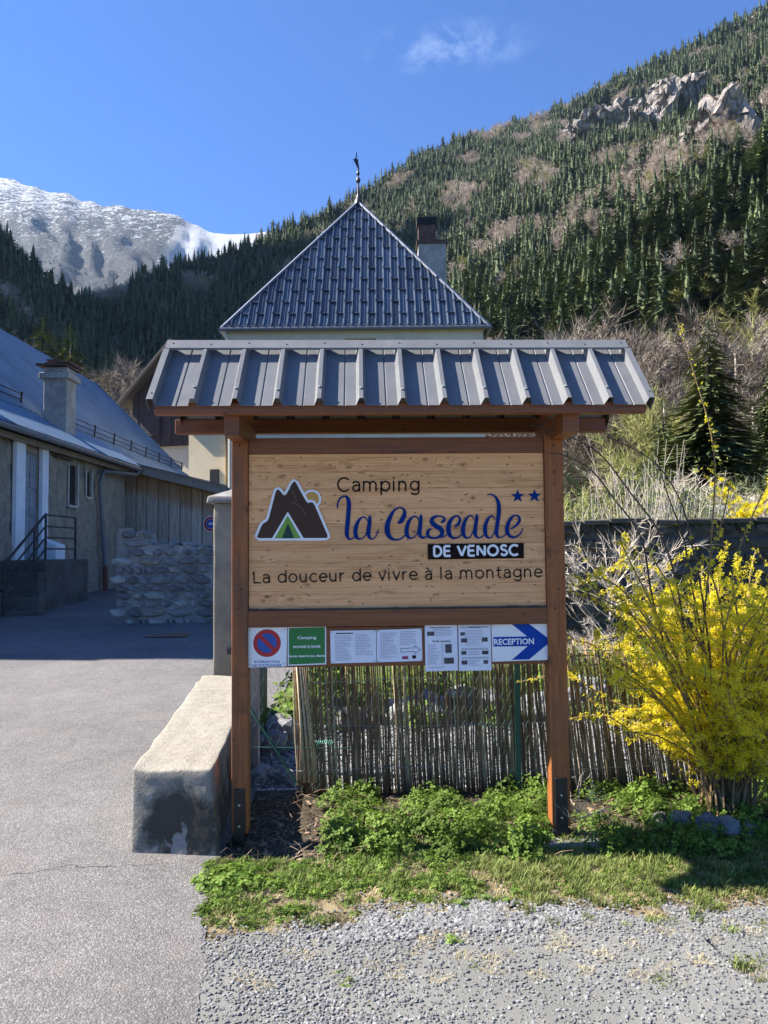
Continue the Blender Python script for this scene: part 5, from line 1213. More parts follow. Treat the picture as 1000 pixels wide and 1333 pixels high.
# unseen taller wing added left of the old house to throw the road into shade
wing = thing('added_shade_wing', 'tall rendered barn wing standing left of the stone house', 'barn', (-13.4, 13.35, 0))
MB().box((0, 0, 3.6), (8.6, 4.4, 7.2)).build('wall', M_RUB, wing)
mb = MB(); mb.add([(-4.7, -2.5, 6.9), (4.7, -2.5, 6.9), (4.7, 2.5, 6.9), (-4.7, 2.5, 6.9), (.6, -2.5, 12.4), (.6, 2.5, 12.4)], [(0, 1, 4), (2, 3, 5), (1, 2, 5, 4), (3, 0, 4, 5), (3, 2, 1, 0)]); mb.build('roof', M_BLUE, wing)
# ================================================================== MOUNTAINS
def interp(xs_, ys_, x):
    if x <= xs_[0]: return ys_[0]
    for i in range(len(xs_) - 1):
        if x <= xs_[i + 1]: t_ = (x - xs_[i]) / (xs_[i + 1] - xs_[i]); return ys_[i] + (ys_[i + 1] - ys_[i]) * t_
    return ys_[-1]
def fbm(x, y, o=5, s=0): return sum(noise.noise(Vector((x * 2 ** k, y * 2 ** k, s + k * 7))) / 2 ** k for k in range(o))
class Slope:
    """hillside lofted from a foot line to a ridge line, both laid out as real 3-D lines"""
    def __init__(s, cols, amp=14, pw=1.12): # cols: (px, foot depth, ridge depth, ridge py)
        s.cols = cols; s.amp = amp; s.pw = pw
    def at(s, u, t_):      # u: column coordinate, t: 0 foot .. 1 ridge .. >1 behind
        c = s.cols; xs_ = [q[0] for q in c]; yb = interp(xs_, [q[1] for q in c], u); yr = interp(xs_, [q[2] for q in c], u); py = interp(xs_, [q[3] for q in c], u)
        b = Vector(((u - 500) / FPX * yb, yb, 4.0)); r = P(u, py, yr)
        p = b.lerp(r, t_); tz = max(t_, 0) ** s.pw if t_ <= 1 else 1 - (t_ - 1) * .7
        p.z = b.z + (r.z - b.z) * tz
        k = min(1, max(t_, 0) * 5) * (1 if t_ < .93 else max(0.15, (1 - t_) / .07))
        p.z += s.amp * k * (2.0 * fbm(p.x / 210, p.y / 210, 4) ) 
        return p
    def mesh(s, name, mat, nu, nt_, u0, u1, t1=1.25):
        V = []; F = []
        for j in range(nt_ + 1):
            for i in range(nu + 1): V.append(s.at(u0 + (u1 - u0) * i / nu, -.03 + (t1 + .03) * j / nt_))
        for j in range(nt_):
            for i in range(nu): a = j * (nu + 1) + i; F.append((a, a + 1, a + nu + 2, a + nu + 1))
        o = link(name, np_mesh(name, [tuple(v) for v in V], F, mat, True)); return tag(o, kind='structure')
def hillmat(name, a, b, c_, sc=.02):
    t = NT(name); v = t.coords(kind='World'); n1 = t.noise(v, sc, 8, .65); n2 = t.noise(v, sc * 12, 6, .7); c = t.mix(t.rng(n1, .4, .6, 0, 1), a, b); c = t.mix(t.rng(n2, .48, .7, 0, .8), c, c_); t.col(c); t.bump(n2, 1, 4); return t.done(.95, spec=.05)
M_HILL = hillmat('forest_floor', (.035, .038, .02), (.06, .055, .032), (.13, .105, .065))
FH = Slope([(-400, 430, 640, 560), (0, 430, 690, 455), (60, 430, 700, 438), (120, 430, 720, 416), (230, 400, 790, 380), (330, 345, 880, 340), (400, 300, 960, 308), (470, 262, 1050, 268), (540, 222, 1150, 228), (640, 185, 1200, 186), (750, 155, 1180, 150), (860, 132, 1150, 98), (1000, 110, 1100, 30), (1300, 90, 1040, -150), (1700, 80, 1000, -350)])
FH.mesh('forested_hillside', M_HILL, 150, 110, -400, 1700)
# left mountain: its steep flank rises out of the left edge
LH = Slope([(-1500, 140, 900, -1500), (-700, 160, 950, -700), (-300, 200, 850, -120), (0, 250, 600, 345), (45, 262, 610, 388), (100, 275, 620, 432), (150, 290, 630, 480), (210, 300, 640, 620), (260, 300, 650, 700)], amp=10, pw=1.0)
LH.mesh('left_mountainside', M_HILL, 90, 70, -1500, 260, 1.2)

# snow mountain far behind
t = NT('snowy_rock'); v = t.coords(kind='World'); ge = t.n('ShaderNodeNewGeometry'); sn = t.n('ShaderNodeSeparateXYZ'); t.l(ge.outputs['Normal'], sn.inputs[0]); sp = t.n('ShaderNodeSeparateXYZ'); t.l(v, sp.inputs[0])
mpv = t.n('ShaderNodeMapping'); t.l(v, mpv.inputs[0]); mpv.inputs['Rotation'].default_value = (0, R(28), 0); mpv.inputs['Scale'].default_value = (1, .8, 2.6)
n1 = t.noise(mpv.outputs[0], .0125, 11, .72, .6); n2 = t.noise(v, .05, 9, .78)
n4 = t.noise(mpv.outputs[0], .04, 8, .78, .4)
hgt = t.rng(sp.outputs[2], 1300, 2500, -.17, .015)
k = t.math('ADD', t.math('ADD', t.math('MULTIPLY', n1, .5), t.math('MULTIPLY', n4, .5)), hgt)
k = t.math('ADD', k, t.math('MULTIPLY', t.math('SUBTRACT', n2, .5), .5))
sf = t.rng(k, .485, .51, 0, 1)
sad = t.rng(sp.outputs[0], -1330, -1230, 0, 1); sf = t.math('MAXIMUM', sf, sad)
rock = t.mix(t.rng(n2, .4, .6, 0, 1), (.045, .042, .045), (.10, .09, .085)); c = t.mix(sf, rock, (.84, .85, .88)); t.col(c); t.bump(t.math('ADD', t.math('MULTIPLY', n1, 1.5), n4), 1, 60); M_SNOW = t.done(.7, spec=.2)
SK = [(-500, 250), (-300, 190), (-120, 215), (0, 231), (18, 233), (32, 241), (48, 243), (62, 250), (90, 251), (105, 262), (118, 261), (135, 269), (155, 266), (172, 272), (195, 273), (215, 277), (232, 280), (246, 290), (258, 293), (267, 299), (276, 303), (300, 305), (325, 304), (360, 300), (500, 290), (700, 320), (1000, 400)]
V = []; F = []; nu, nv_ = 260, 120
for j in range(nv_ + 1):
    t_ = j / nv_ * 1.12
    for i in range(nu + 1):
        px = -500 + 1500 * i / nu; py = interp([q[0] for q in SK], [q[1] for q in SK], px) 
        Yr = 5200 - 400 * math.sin(px * .004); r = P(px, py, Yr); b = Vector((r.x * .62 + 100, 2700, 250)); p = b.lerp(r, min(t_, 1) if t_ <= 1 else 1); 
        if t_ > 1: p = r + Vector((0, (t_ - 1) * 2500, -(t_ - 1) * 2200))
        kf = (1 - abs(2 * min(t_, 1) - 1) ** 3); rid = 1 - abs(2 * noise.noise(Vector((p.x / 420 + p.z / 900, p.y / 900, 3))))
        p.z += kf * (45 * (rid - .5) + 50 * (.5 - abs(2 * noise.noise(Vector((p.x / 110 + p.z / 200, p.y / 300, 8))))) + 90 * fbm(p.x / 260, p.y / 300, 5, 3)) * (1 if px < 255 else max(.12, 1 - (px - 255) / 30)); V.append(tuple(p))
for j in range(nv_):
    for i in range(nu): a = j * (nu + 1) + i; F.append((a, a + 1, a + nu + 2, a + nu + 1))
tag(link('snowy_mountain', np_mesh('snowy_mountain', V, F, M_SNOW, True)), kind='structure')

# ================================================================== TREES
NPR = np.random.RandomState(5)
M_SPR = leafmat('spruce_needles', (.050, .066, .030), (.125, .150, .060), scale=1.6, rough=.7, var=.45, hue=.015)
M_DEC = leafmat('bare_twigs', (.38, .31, .25), (.56, .48, .41), scale=.3, rough=.9, var=.28, hue=.02)
M_BUD = leafmat('budding_twigs', (.26, .25, .08), (.36, .36, .13), scale=.3, rough=.9, var=.2, hue=.02)
def core_tris(rs, Rr, base):
    """ragged stepped cone added inside the crown to block the sun"""
    V = []; N = 9; K = 9
    ring = []
    for j in range(N + 1):
        f = j / N; z = base + (.97 - base) * f; r = Rr * .40 * (1 - f) ** .9 + .001
        ring.append([(r * rs.uniform(.6, 1.25) * math.cos(6.283 * (k + .5 * (j % 2)) / K), r * rs.uniform(.6, 1.25) * math.sin(6.283 * (k + .5 * (j % 2)) / K), z + rs.uniform(-.02, .02)) for k in range(K)])
    for j in range(N):
        for k in range(K):
            a, b, c, d = ring[j][k], ring[j][(k + 1) % K], ring[j + 1][(k + 1) % K], ring[j + 1][k]; V += [a, b, c, a, c, d]
    return V
def crown_tris(seed, h=1.0, Rr=.17, layers=22, per=8, tw=5, droop=.35, ragged=.25, base=.06, tsz=.5, core=True):
    """spruce crown: whorls of drooping boughs, each a run of small ragged needle sprays"""
    rs = np.random.RandomState(seed); V = []; 
    for L in range(layers):
        zf = base + (1 - base) * (L / layers) ** .95; rad = Rr * (1 - zf) ** .85 * (1 + ragged * rs.uniform(-1, 1)) + .004
        n = max(4, int(per * (1 - zf * .45)))
        for k in range(n):
            a = 2 * math.pi * (k + rs.rand()) / n; r = rad * rs.uniform(.65, 1.15); z0 = zf + rs.uniform(-.5, .5) / layers
            dx, dy = math.cos(a), math.sin(a); m = max(2, int(tw * (.4 + rad / Rr)))
            for q in range(m):
                f = (q + .6) / m; f = f if q else .3; px_, py_ = dx * r * f, dy * r * f; pz = z0 - droop * r * f * f
                w = r * tsz * (1.1 - .6 * f) * rs.uniform(.6, 1.2); an = a + rs.uniform(-.7, .7)
                ox, oy = -math.sin(an) * w, math.cos(an) * w; tipf = r * (.30 + .25 * rs.rand())
                tz = -w * rs.uniform(.15, .9)
                V += [(px_ - ox * .5, py_ - oy * .5, pz + w * .12), (px_ + ox * .5, py_ + oy * .5, pz + w * .12 + rs.uniform(-.2, .2) * w), (px_ + dx * tipf + rs.uniform(-.2, .2) * w, py_ + dy * tipf + rs.uniform(-.2, .2) * w, pz + tz)]
    if core: V += core_tris(rs, Rr, base)  # opaque cone added so the crown's far side falls into shade
    # leader
    V += [(-.004, 0, .93), (.004, 0, .93), (0, 0, 1.02), (0, -.004, .93), (0, .004, .93), (0, 0, 1.02)]
    V = np.array(V) * h; F = np.arange(len(V)).reshape(-1, 3); return V, F
def dec_tris(seed, h=1.0, spread=.33, nb=16, ns=9, nt2=7, wid=.0045, up=.6, low=.25):
    rs = np.random.RandomState(seed); V = []
    def rib(a, b, w):
        d = b - a; s_ = np.cross(d, rs.randn(3)); s_ = s_ / (np.linalg.norm(s_) + 1e-9) * w
        V.extend([a - s_, a + s_, b])
    for i in range(nb):
        z0 = low + (.55) * rs.rand() * (1 - low); a = rs.rand() * 6.28; l = spread * rs.uniform(.7, 1.2) * (1.15 - .5 * z0)
        d = np.array([math.cos(a), math.sin(a), up + 1.1 * rs.rand() ** 1.5 + 1.2 * max(0, z0 - .55)]); d /= np.linalg.norm(d); p0 = np.array([0, 0, z0]); p1 = p0 + d * l; rib(p0, p1, wid * 2.4); l *= .85
        for j in range(ns):
            f = .3 + .7 * rs.rand(); q0 = p0 + (p1 - p0) * f; d2 = d + rs.randn(3) * .55 + np.array([0, 0, .25]); d2 /= np.linalg.norm(d2); q1 = q0 + d2 * l * .42 * rs.uniform(.5, 1.1); rib(q0, q1, wid * 1.1)
            for k in range(nt2):
                f2 = .2 + .8 * rs.rand(); r0 = q0 + (q1 - q0) * f2; d3 = d2 + rs.randn(3) * .6 + np.array([0, 0, .2]); d3 /= np.linalg.norm(d3); rib(r0, r0 + d3 * l * .24 * rs.uniform(.5, 1.2), wid * .8)
    V = np.array(V); V[:, 2] *= 1.0 / max(V[:, 2].max(), .01); V *= h; return V, np.arange(len(V)).reshape(-1, 3)
def trunk_mesh(h, r, mat, hi=.9): return MB().tube([(0, 0, -.05 * h), (.004 * h, 0, h * .35), (-.003 * h, .002 * h, h * hi)], [r, r * .75, r * .15], 6).mesh('trunk', mat, True)
def single(name, VF, mat, trunk_h, trunk_r, tm):      # crown and trunk in one mesh, for far trees
    V, F = VF; mb = MB().tube([(0, 0, -.05 * trunk_h), (0, 0, trunk_h)], [trunk_r, trunk_r * .3], 4); b = len(V); tf = []
    for f in mb.f: 
        for k in range(1, len(f) - 1): tf.append((b + f[0], b + f[k], b + f[k + 1]))
    V2 = np.vstack([V, np.array(mb.v)]); F2 = np.vstack([F, np.array(tf)]); mi = [0] * len(F) + [1] * len(tf)
    return np_mesh(name, V2, F2, [mat, tm], False, mi)
HT = 10.0
far_sp = [single('spruce_tree', crown_tris(100 + i, HT, (.19, .23, .17, .25)[i % 4], 19, 9, 4, .5, .3, .05, .70), M_SPR, HT * .8, .12, M['bark']) for i in range(5)]
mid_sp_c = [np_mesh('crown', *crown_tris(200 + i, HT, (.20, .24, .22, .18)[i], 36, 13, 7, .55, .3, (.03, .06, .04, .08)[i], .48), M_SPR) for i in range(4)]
tr_sp = trunk_mesh(HT, .16, M['bark'])
far_de = [single('bare_tree', dec_tris(300 + i, HT, .34, 17, 9, 6, .0052), M_BUD if i == 6 else M_DEC, HT * .75, .10, M['twig']) for i in range(7)]
mid_de_c = [np_mesh('crown', *dec_tris(400 + i, HT, .34, 30, 13, 12, .0024), M_BUD if i == 5 else M_DEC) for i in range(6)]
tr_de = trunk_mesh(HT, .13, M['twig'], .8)

def scatter(name, pts, scl_, rotz, idx, protos, kind='stuff', tilt=None, rough_z=None):
    """geometry-nodes scatter of real meshes on points: one stuff object"""
    me = bpy.data.meshes.new(name); me.vertices.add(len(pts)); me.vertices.foreach_set('co', np.asarray(pts, dtype=np.float32).ravel())
    A = me.attributes.new('scl', 'FLOAT_VECTOR', 'POINT'); s3 = np.asarray(scl_, dtype=np.float32); s3 = np.repeat(s3[:, None], 3, 1) if s3.ndim == 1 else s3; A.data.foreach_set('vector', np.ascontiguousarray(s3).ravel())
    rot = np.zeros((len(pts), 3), dtype=np.float32); rot[:, 2] = rotz
    if tilt is not None: rot[:, :2] = tilt
    A = me.attributes.new('rot', 'FLOAT_VECTOR', 'POINT'); A.data.foreach_set('vector', rot.ravel())
    A = me.attributes.new('idx', 'INT', 'POINT'); A.data.foreach_set('value', np.asarray(idx, dtype=np.int32))
    o = link(name, me); cl = bpy.data.collections.new(name + '_shapes')
    for i, p in enumerate(protos): q = bpy.data.objects.new('%02d_' % i + name, p); cl.objects.link(q)
    ng = bpy.data.node_groups.new(name, 'GeometryNodeTree'); ng.interface.new_socket('Geometry', in_out='INPUT', socket_type='NodeSocketGeometry'); ng.interface.new_socket('Geometry', in_out='OUTPUT', socket_type='NodeSocketGeometry')
    gi = ng.nodes.new('NodeGroupInput'); go = ng.nodes.new('NodeGroupOutput'); ip = ng.nodes.new('GeometryNodeInstanceOnPoints'); ci = ng.nodes.new('GeometryNodeCollectionInfo')
    ci.inputs[0].default_value = cl; ci.inputs['Separate Children'].default_value = True; ci.inputs['Reset Children'].default_value = True
    def at(nm, ty): n_ = ng.nodes.new('GeometryNodeInputNamedAttribute'); n_.data_type = ty; n_.inputs[0].default_value = nm; return n_.outputs[0]
    ng.links.new(gi.outputs[0], ip.inputs['Points']); ng.links.new(ci.outputs[0], ip.inputs['Instance']); ip.inputs['Pick Instance'].default_value = True
    ng.links.new(at('idx', 'INT'), ip.inputs['Instance Index']); ng.links.new(at('scl', 'FLOAT_VECTOR'), ip.inputs['Scale'])
    e2r = ng.nodes.new('FunctionNodeEulerToRotation'); ng.links.new(at('rot', 'FLOAT_VECTOR'), e2r.inputs[0]); ng.links.new(e2r.outputs[0], ip.inputs['Rotation'])
    ng.links.new(ip.outputs[0], go.inputs[0]); md = o.modifiers.new('scatter', 'NODES'); md.node_group = ng
    return tag(o, kind=kind)

def occluded(px, py):
    if 185 < px < 855 and 448 < py < 1100: return True
    if 293 < px < 635 and py > 250 + abs(px - 471) * 1.0: return True
    if px < 300 and py > 443 + px * .45 and px < 240: return True
    return px < -20 or px > 1020
# candidate trees on the main hillside
cand = []
rs = np.random.RandomState(11)
blobs = [(700, 252, 30), (860, 245, 45), (790, 330, 60), (850, 285, 50), (930, 215, 30), (600, 285, 22), (745, 340, 26), (920, 330, 22), (640, 95 + 90, 20), (700, 175, 18), (985, 235, 30), (680, 400, 30), (740, 200, 16)]
CLIFF = [(815, 152, 36, 15), (893, 128, 24, 24), (978, 162, 40, 21), (856, 160, 22, 14), (930, 160, 16, 14), (752, 178, 18, 8), (912, 112, 14, 8), (948, 136, 18, 10), (838, 140, 16, 8)]
def area(u, t_): return 1
for s_, nsamp, u0, u1 in ((FH, 62000, -150, 1250), (LH, 22000, -350, 240)):
    us = rs.uniform(u0, u1, nsamp); ts = rs.uniform(0, 1.06, nsamp); wd = []
    for u, t_ in zip(us, ts):
        c = s_.cols; xs_ = [q[0] for q in c]; yb = interp(xs_, [q[1] for q in c], u); yr = interp(xs_, [q[2] for q in c], u)
        Yd = yb + (yr - yb) * t_; dens = Yd / 1200.0          # columns widen with distance: keep the density even
        if rs.rand() > dens * (.55 + .45 * min(1, t_ / .35)): continue
        if s_ is LH and t_ > 1.02: continue
        cand.append((s_, u, t_, Yd))
pts = []
for s_, u, t_, Yd in cand:
    p = s_.at(u, t_); q = to_px(p)
    if q is None: continue
    px, py = q
    cl_ = False
    for cx_, cy_, rx, ry in CLIFF:
        if ((px - cx_) / rx) ** 2 + ((py - cy_) / (ry if py < cy_ else ry + 32)) ** 2 < 1 and s_ is FH: cl_ = True
    if cl_ and rs.rand() < .90: continue
    nn = noise.noise(Vector((p.x / 60, p.y / 60, 4))); dec = nn > .30 or rs.rand() < .09
    for bx, byy, br in blobs:
        if s_ is FH and (px - bx) ** 2 + ((py - byy) * 1.3) ** 2 < br * br * (.8 + .7 * rs.rand()): dec = rs.rand() < .9
    if s_ is FH and t_ < .065 and u > 560: dec = rs.rand() < .8
    if s_ is FH and t_ > .12 and t_ < .3 and u > 560: dec = dec and rs.rand() < .45
    if s_ is FH and u < 420 and t_ < .16: dec = rs.rand() < .8
    h = rs.uniform(19, 36) * (1.1 if t_ < .35 else 1) if not dec else rs.uniform(15, 25)
    if t_ > .95: h *= rs.uniform(.8, 1.35)
    pts.append((p, px, py, dec, h, t_, u))
def in_view(a): return not occluded(a[1], a[2] - a[4] * FPX / a[0].y * .85)
sp = sorted([a for a in pts if not a[3]], key=lambda a: -a[4] / a[0].y); de = sorted([a for a in pts if a[3]], key=lambda a: -a[4] / a[0].y)
def split(lst, n):
    A = []; B = []
    for a in lst:
        if len(A) < n and in_view(a): A.append(a)
        else: B.append(a)
    return A, B
spA, spB = split(sp, 286); deA, deB = split(de, 150)
def place(lst, crowns, trunk, name, label, cat, group, seed):
    rr = random.Random(seed); protos = []
    for i, c in enumerate(crowns):
        r = thing(name, label, cat, (0, 0, 0), 0, group); link('crown', c, r); link('trunk', trunk, r); protos.append(r)
    used = set()
    for a in lst:
        k = rr.randrange(len(crowns)); s = a[4] / HT; rz = rr.random() * 6.28; w = s * rr.uniform(1.15, 1.8)
        if k not in used: o = protos[k]; o.location = a[0]; o.rotation_euler = (0, 0, rz); o.scale = (w, w, s); used.add(k); KIDCACHE[o.name] = [(c, []) for c in kids(o)]
        else: copy_thing(protos[k], a[0], rz, (w, w, s))
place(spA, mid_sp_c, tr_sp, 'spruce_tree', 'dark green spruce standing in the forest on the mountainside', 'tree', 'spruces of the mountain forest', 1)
place(deA, mid_de_c, tr_de, 'bare_tree', 'leafless grey-brown tree between the spruces on the mountainside', 'tree', 'bare trees of the mountain forest', 2)
def sc(name, lst, protos):
    s = np.array([a[4] / HT for a in lst]); w = s * NPR.uniform(.95, 1.55, len(lst)); S3 = np.stack([w, w, s], 1)
    scatter(name, [tuple(a[0]) for a in lst], S3, NPR.uniform(0, 6.28, len(lst)), NPR.randint(0, len(protos), len(lst)), protos)
sc('far_spruce_forest', spB, far_sp); sc('far_bare_woodland', deB, far_de)
print('TREES', len(spA), len(spB), len(deA), len(deB))
# dotted dwarf trees on the lower snow slopes
L_ = []
for _ in range(5000):
    px = NPR.uniform(-50, 330); t_ = NPR.uniform(.18, .72) ; i = int((px + 500) / 1500 * nu); j = int(t_ / 1.12 * nv_); p = Vector(V[j * (nu + 1) + i]); 
    if NPR.rand() < (.75 - t_) * 1.9 and noise.noise(p / 300) > -.15: L_.append((p + Vector((NPR.uniform(-12, 12), NPR.uniform(-10, 10), -2)), 0, 0, 0, NPR.uniform(14, 24)))
sc('high_slope_conifers', L_, far_sp)

# rock outcrops on the hillside
t = NT('cliff_rock'); v = t.coords(kind='World'); n1 = t.noise(v, .02, 8, .65); n2 = t.noise(t.coords((1, 1, .35), kind='World'), .12, 7, .7); c = t.mix(t.rng(n1, .42, .6, 0, 1), (.38, .335, .305), (.52, .455, .42)); c = t.mix(t.rng(n2, .5, .62, 0, .7), c, (.13, .12, .115)); ck = t.n('ShaderNodeTexVoronoi', feature='DISTANCE_TO_EDGE'); t.l(t.coords((1, 1, .45), kind='World'), ck.inputs[0]); ck.inputs['Scale'].default_value = .09; c = t.mix(t.rng(ck.outputs[0], 0, .08, .75, 0), c, (.06, .055, .05)); t.col(c); t.bump(t.math('ADD', n2, t.math('MULTIPLY', ck.outputs[0], .8)), 1, 9); M_CLIFF = t.done(.95, spec=.05)
def find_t(u, py_):
    best = None
    for k in range(200):
        t_ = k / 200; p = FH.at(u, t_); q = to_px(p)
        if q and (best is None or abs(q[1] - py_) < best[0]): best = (abs(q[1] - py_), p)
    return best[1]
for i, (cx_, cy_, rx, ry) in enumerate(CLIFF):
    p = find_t(cx_, cy_ + ry * .8); bm = bmesh.new(); bmesh.ops.create_icosphere(bm, subdivisions=5, radius=1)
    W = rx * 1.4 / FPX * p.y; H = ry * 1.3 / FPX * p.y
    for v_ in bm.verts:
        q = v_.co.copy(); m = max(abs(q.x), abs(q.y), abs(q.z)); q = q.lerp(q / m * .85, .4)
        q *= 1 + .55 * noise.noise(q * 1.9 + Vector((i * 9, 0, 0))); q = Vector((q.x * W * 1.25, q.y * 34, q.z * H * 1.25))
        def vor(p_): return noise.voronoi(p_)[0]
        d1 = vor(Vector((q.x / 17, q.y / 17, q.z / 38)) + Vector((i, 0, 0))); d2 = vor(Vector((q.x / 6, q.y / 6, q.z / 13)))
        k_ = 15 * (d1[1] - d1[0]) + 6 * (d2[1] - d2[0]) - 10 + 12 * noise.noise(q * .05) + 5 * noise.noise(q * .25); q += Vector((noise.noise(q * .2) * 6, -k_, noise.noise(q * .09 + Vector((3, 3, 3))) * 14 + noise.noise(q * .3) * 5)); v_.co = q
    me = bpy.data.meshes.new('rock_outcrop'); bm.to_mesh(me); bm.free(); me.materials.append(M_CLIFF); o = link('rock_outcrop', me, None, p + Vector((0, 20, H * .55)))
    tag(o, ['pale cliff band with a grassy top, left of the upper cliffs', 'tall pale pinkish cliff, the middle and highest of the cliffs', 'broad grey cliff face at the right edge of the mountain', 'low dark rock step between the left and middle cliffs', 'small rock rib between the middle and right cliffs', 'small reddish bare bluff left of all the cliffs', 'small pale crag just above and right of the highest cliff', 'low crag between the highest cliff and the right cliff face', 'low crag above the left cliff band'][i], 'cliff')

# ================================================================== MIDDLE GROUND TREES AND SHRUBS
def one_tree(name, label, cat, px, Y, pytop, crown, trunk, zb=.5, wf=1.0, group=None, sink=0):
    x = (px - 500) / FPX * Y; top = P(px, pytop, Y).z; s = (top - zb) / HT; r = thing(name, label, cat, (x, Y, zb - sink), rnd.random() * 6, group); link('crown', crown, r); link('trunk', trunk, r); r.scale = (s * wf, s * wf, s); return r
M_SPB = leafmat('lit_spruce_needles', (.060, .078, .030), (.17, .195, .07), scale=3, rough=.7, var=.1, hue=.015)  # brighter copy of the spruce needles, sunlight put into the colour
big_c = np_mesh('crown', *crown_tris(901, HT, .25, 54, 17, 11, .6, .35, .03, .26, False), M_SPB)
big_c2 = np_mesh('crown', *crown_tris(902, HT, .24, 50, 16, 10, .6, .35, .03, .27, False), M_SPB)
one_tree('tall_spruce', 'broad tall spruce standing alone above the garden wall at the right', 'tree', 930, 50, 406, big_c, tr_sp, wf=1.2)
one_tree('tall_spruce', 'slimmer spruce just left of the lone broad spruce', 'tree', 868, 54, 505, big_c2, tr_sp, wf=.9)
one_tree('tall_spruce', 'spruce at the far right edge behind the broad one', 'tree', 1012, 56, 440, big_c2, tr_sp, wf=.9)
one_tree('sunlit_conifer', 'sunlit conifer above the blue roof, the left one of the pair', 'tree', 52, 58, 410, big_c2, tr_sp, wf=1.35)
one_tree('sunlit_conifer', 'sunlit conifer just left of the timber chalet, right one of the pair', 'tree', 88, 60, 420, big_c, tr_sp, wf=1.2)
M_DEV = leafmat('valley_twigs', (.15, .12, .095), (.28, .23, .185), scale=.5, rough=.9, var=.25, hue=.02)
bigd = [np_mesh('crown', *dec_tris(500 + i, HT, .33, 46, 16, 15, .0015, low=.12), (M_DEV, M_DEV, M_BUD)[i]) for i in range(3)]
k = 0
for (px, Y, top) in [(655, 95, 440), (690, 100, 430), (725, 88, 440), (760, 92, 408), (795, 84, 420), (830, 90, 432), (860, 105, 425), (905, 110, 395), (965, 78, 395), (995, 84, 430), (780, 70, 470), (840, 66, 480), (740, 72, 478), (985, 68, 480), (640, 105, 462), (700, 120, 405)]:
    one_tree('bare_valley_tree', 'leafless brownish tree at the foot of the mountain right of the sign', 'tree', px, Y, top, bigd[k % 2], tr_de, wf=1.25, group='bare trees at the mountain foot'); k += 1
one_tree('budding_willow', 'pale yellow-green budding tree behind the top of the lone spruce', 'tree', 925, 118, 388, bigd[2], tr_de, wf=1.0)
one_tree('budding_willow', 'yellowish budding tree at the right edge by the pale trees', 'tree', 1003, 96, 412, bigd[2], tr_de, wf=1.0)
one_tree('budding_willow', 'light green budding tree between the roof corner and the spruce', 'tree', 868, 60, 470, bigd[2], tr_de, wf=1.0)
for j, (px, Y, top) in enumerate([(130, 75, 482), (165, 80, 488), (200, 85, 462), (235, 90, 452), (265, 95, 448), (112, 90, 470), (180, 110, 470), (20, 90, 440)]):
    one_tree('bare_valley_tree', 'leafless shaded tree behind the blue roof and the chalet', 'tree', px, Y, top, bigd[j % 2], tr_de, wf=1.2, group='bare trees behind the chalet')
# rounded bare bushes above the garden wall
bush_c = [np_mesh('branches', *dec_tris(600 + i, 2.0, .55, 46, 11, 8, .0013 * 2, up=.5, low=.02), m_) for i, m_ in enumerate((M_DEC, M_BUD, leafmat('reddish_twigs', (.13, .07, .05), (.24, .15, .10), .8), leafmat('green_grey_twigs', (.16, .17, .09), (.27, .28, .16), .8)))]
for i, (px, Y, top, m_, lab) in enumerate([(845, 16, 630, 2, 'low reddish brown bare bush above the garden wall'), (800, 15, 640, 3, 'grey green bushy shrub left of the reddish bush'), (895, 17, 628, 3, 'grey green rounded shrub above the garden wall beside the reddish bush'), (755, 19, 620, 1, 'yellow green budding bush right of the sign roof'), (950, 24, 600, 3, 'grey green bush behind the far forsythia'), (700, 17, 632, 1, 'budding bush hidden partly behind the right post'), (1010, 22, 610, 0, 'bare bush at the right picture edge'), (780, 30, 585, 1, 'tall pale green thicket behind the shrubs'), (830, 34, 590, 0, 'bare thicket before the lone spruce')]):
    x = (px - 500) / FPX * Y; zt_2 = P(px, top, Y).z; r = thing('bare_bush', lab, 'bush', (x, Y, .45), i); link('branches', bush_c[m_], r); s = (zt_2 - .45) / 2; r.scale = (s * 1.25, s * 1.25, s)
# shrub with tall straight pale shoots
def shoots(seed, n, h, spr, mat, rad=.006):
    rs = random.Random(seed); mb = MB()
    for i in range(n):
        a = rs.random() * 6.28; r0 = rs.random() * .35; hh = h * rs.uniform(.45, 1); lean = spr * rs.random(); p = Vector((math.cos(a) * r0, math.sin(a) * r0, 0)); pts = []
        for k in range(5): f = k / 4; pts.append(p + Vector((math.cos(a) * lean * f ** .7, math.sin(a) * lean * f ** .7, hh * f)) + Vector((rs.uniform(-.04, .04), rs.uniform(-.04, .04), 0)) * f)
        mb.tube(pts, [rad * (1 - .7 * k / 4) for k in range(5)], 4, cap=False)
        for q in range(5):
            f = rs.uniform(.2, .9); k = int(f * 4); b = pts[k].lerp(pts[min(k + 1, 4)], f * 4 - k); an = rs.random() * 6.28; mb.tube([b, b + Vector((math.cos(an) * .14, math.sin(an) * .14, .28)) * hh / 2.2], [rad * .6, rad * .15], 3, cap=False)
    return mb.mesh('shoot_cluster', mat)
def leaflets(seed, n, cx, w, z0, z1, size, mats):
    rs = np.random.RandomState(seed); c = np.stack([rs.normal(0, w, n) + cx, rs.normal(0, w * .8, n), rs.uniform(z0, z1, n)], 1)
    d1 = rs.randn(n, 3) * size; d2 = rs.randn(n, 3) * size * .6; V = np.stack([c - d1, c + d2, c + d1, c - d2], 1).reshape(-1, 3); return np_mesh('leaflets', V, np.arange(4 * n).reshape(-1, 4), mats)
M_YG = leafmat('young_leaf', (.22, .30, .05), (.38, .44, .10), 8, var=.1, trans=.35)
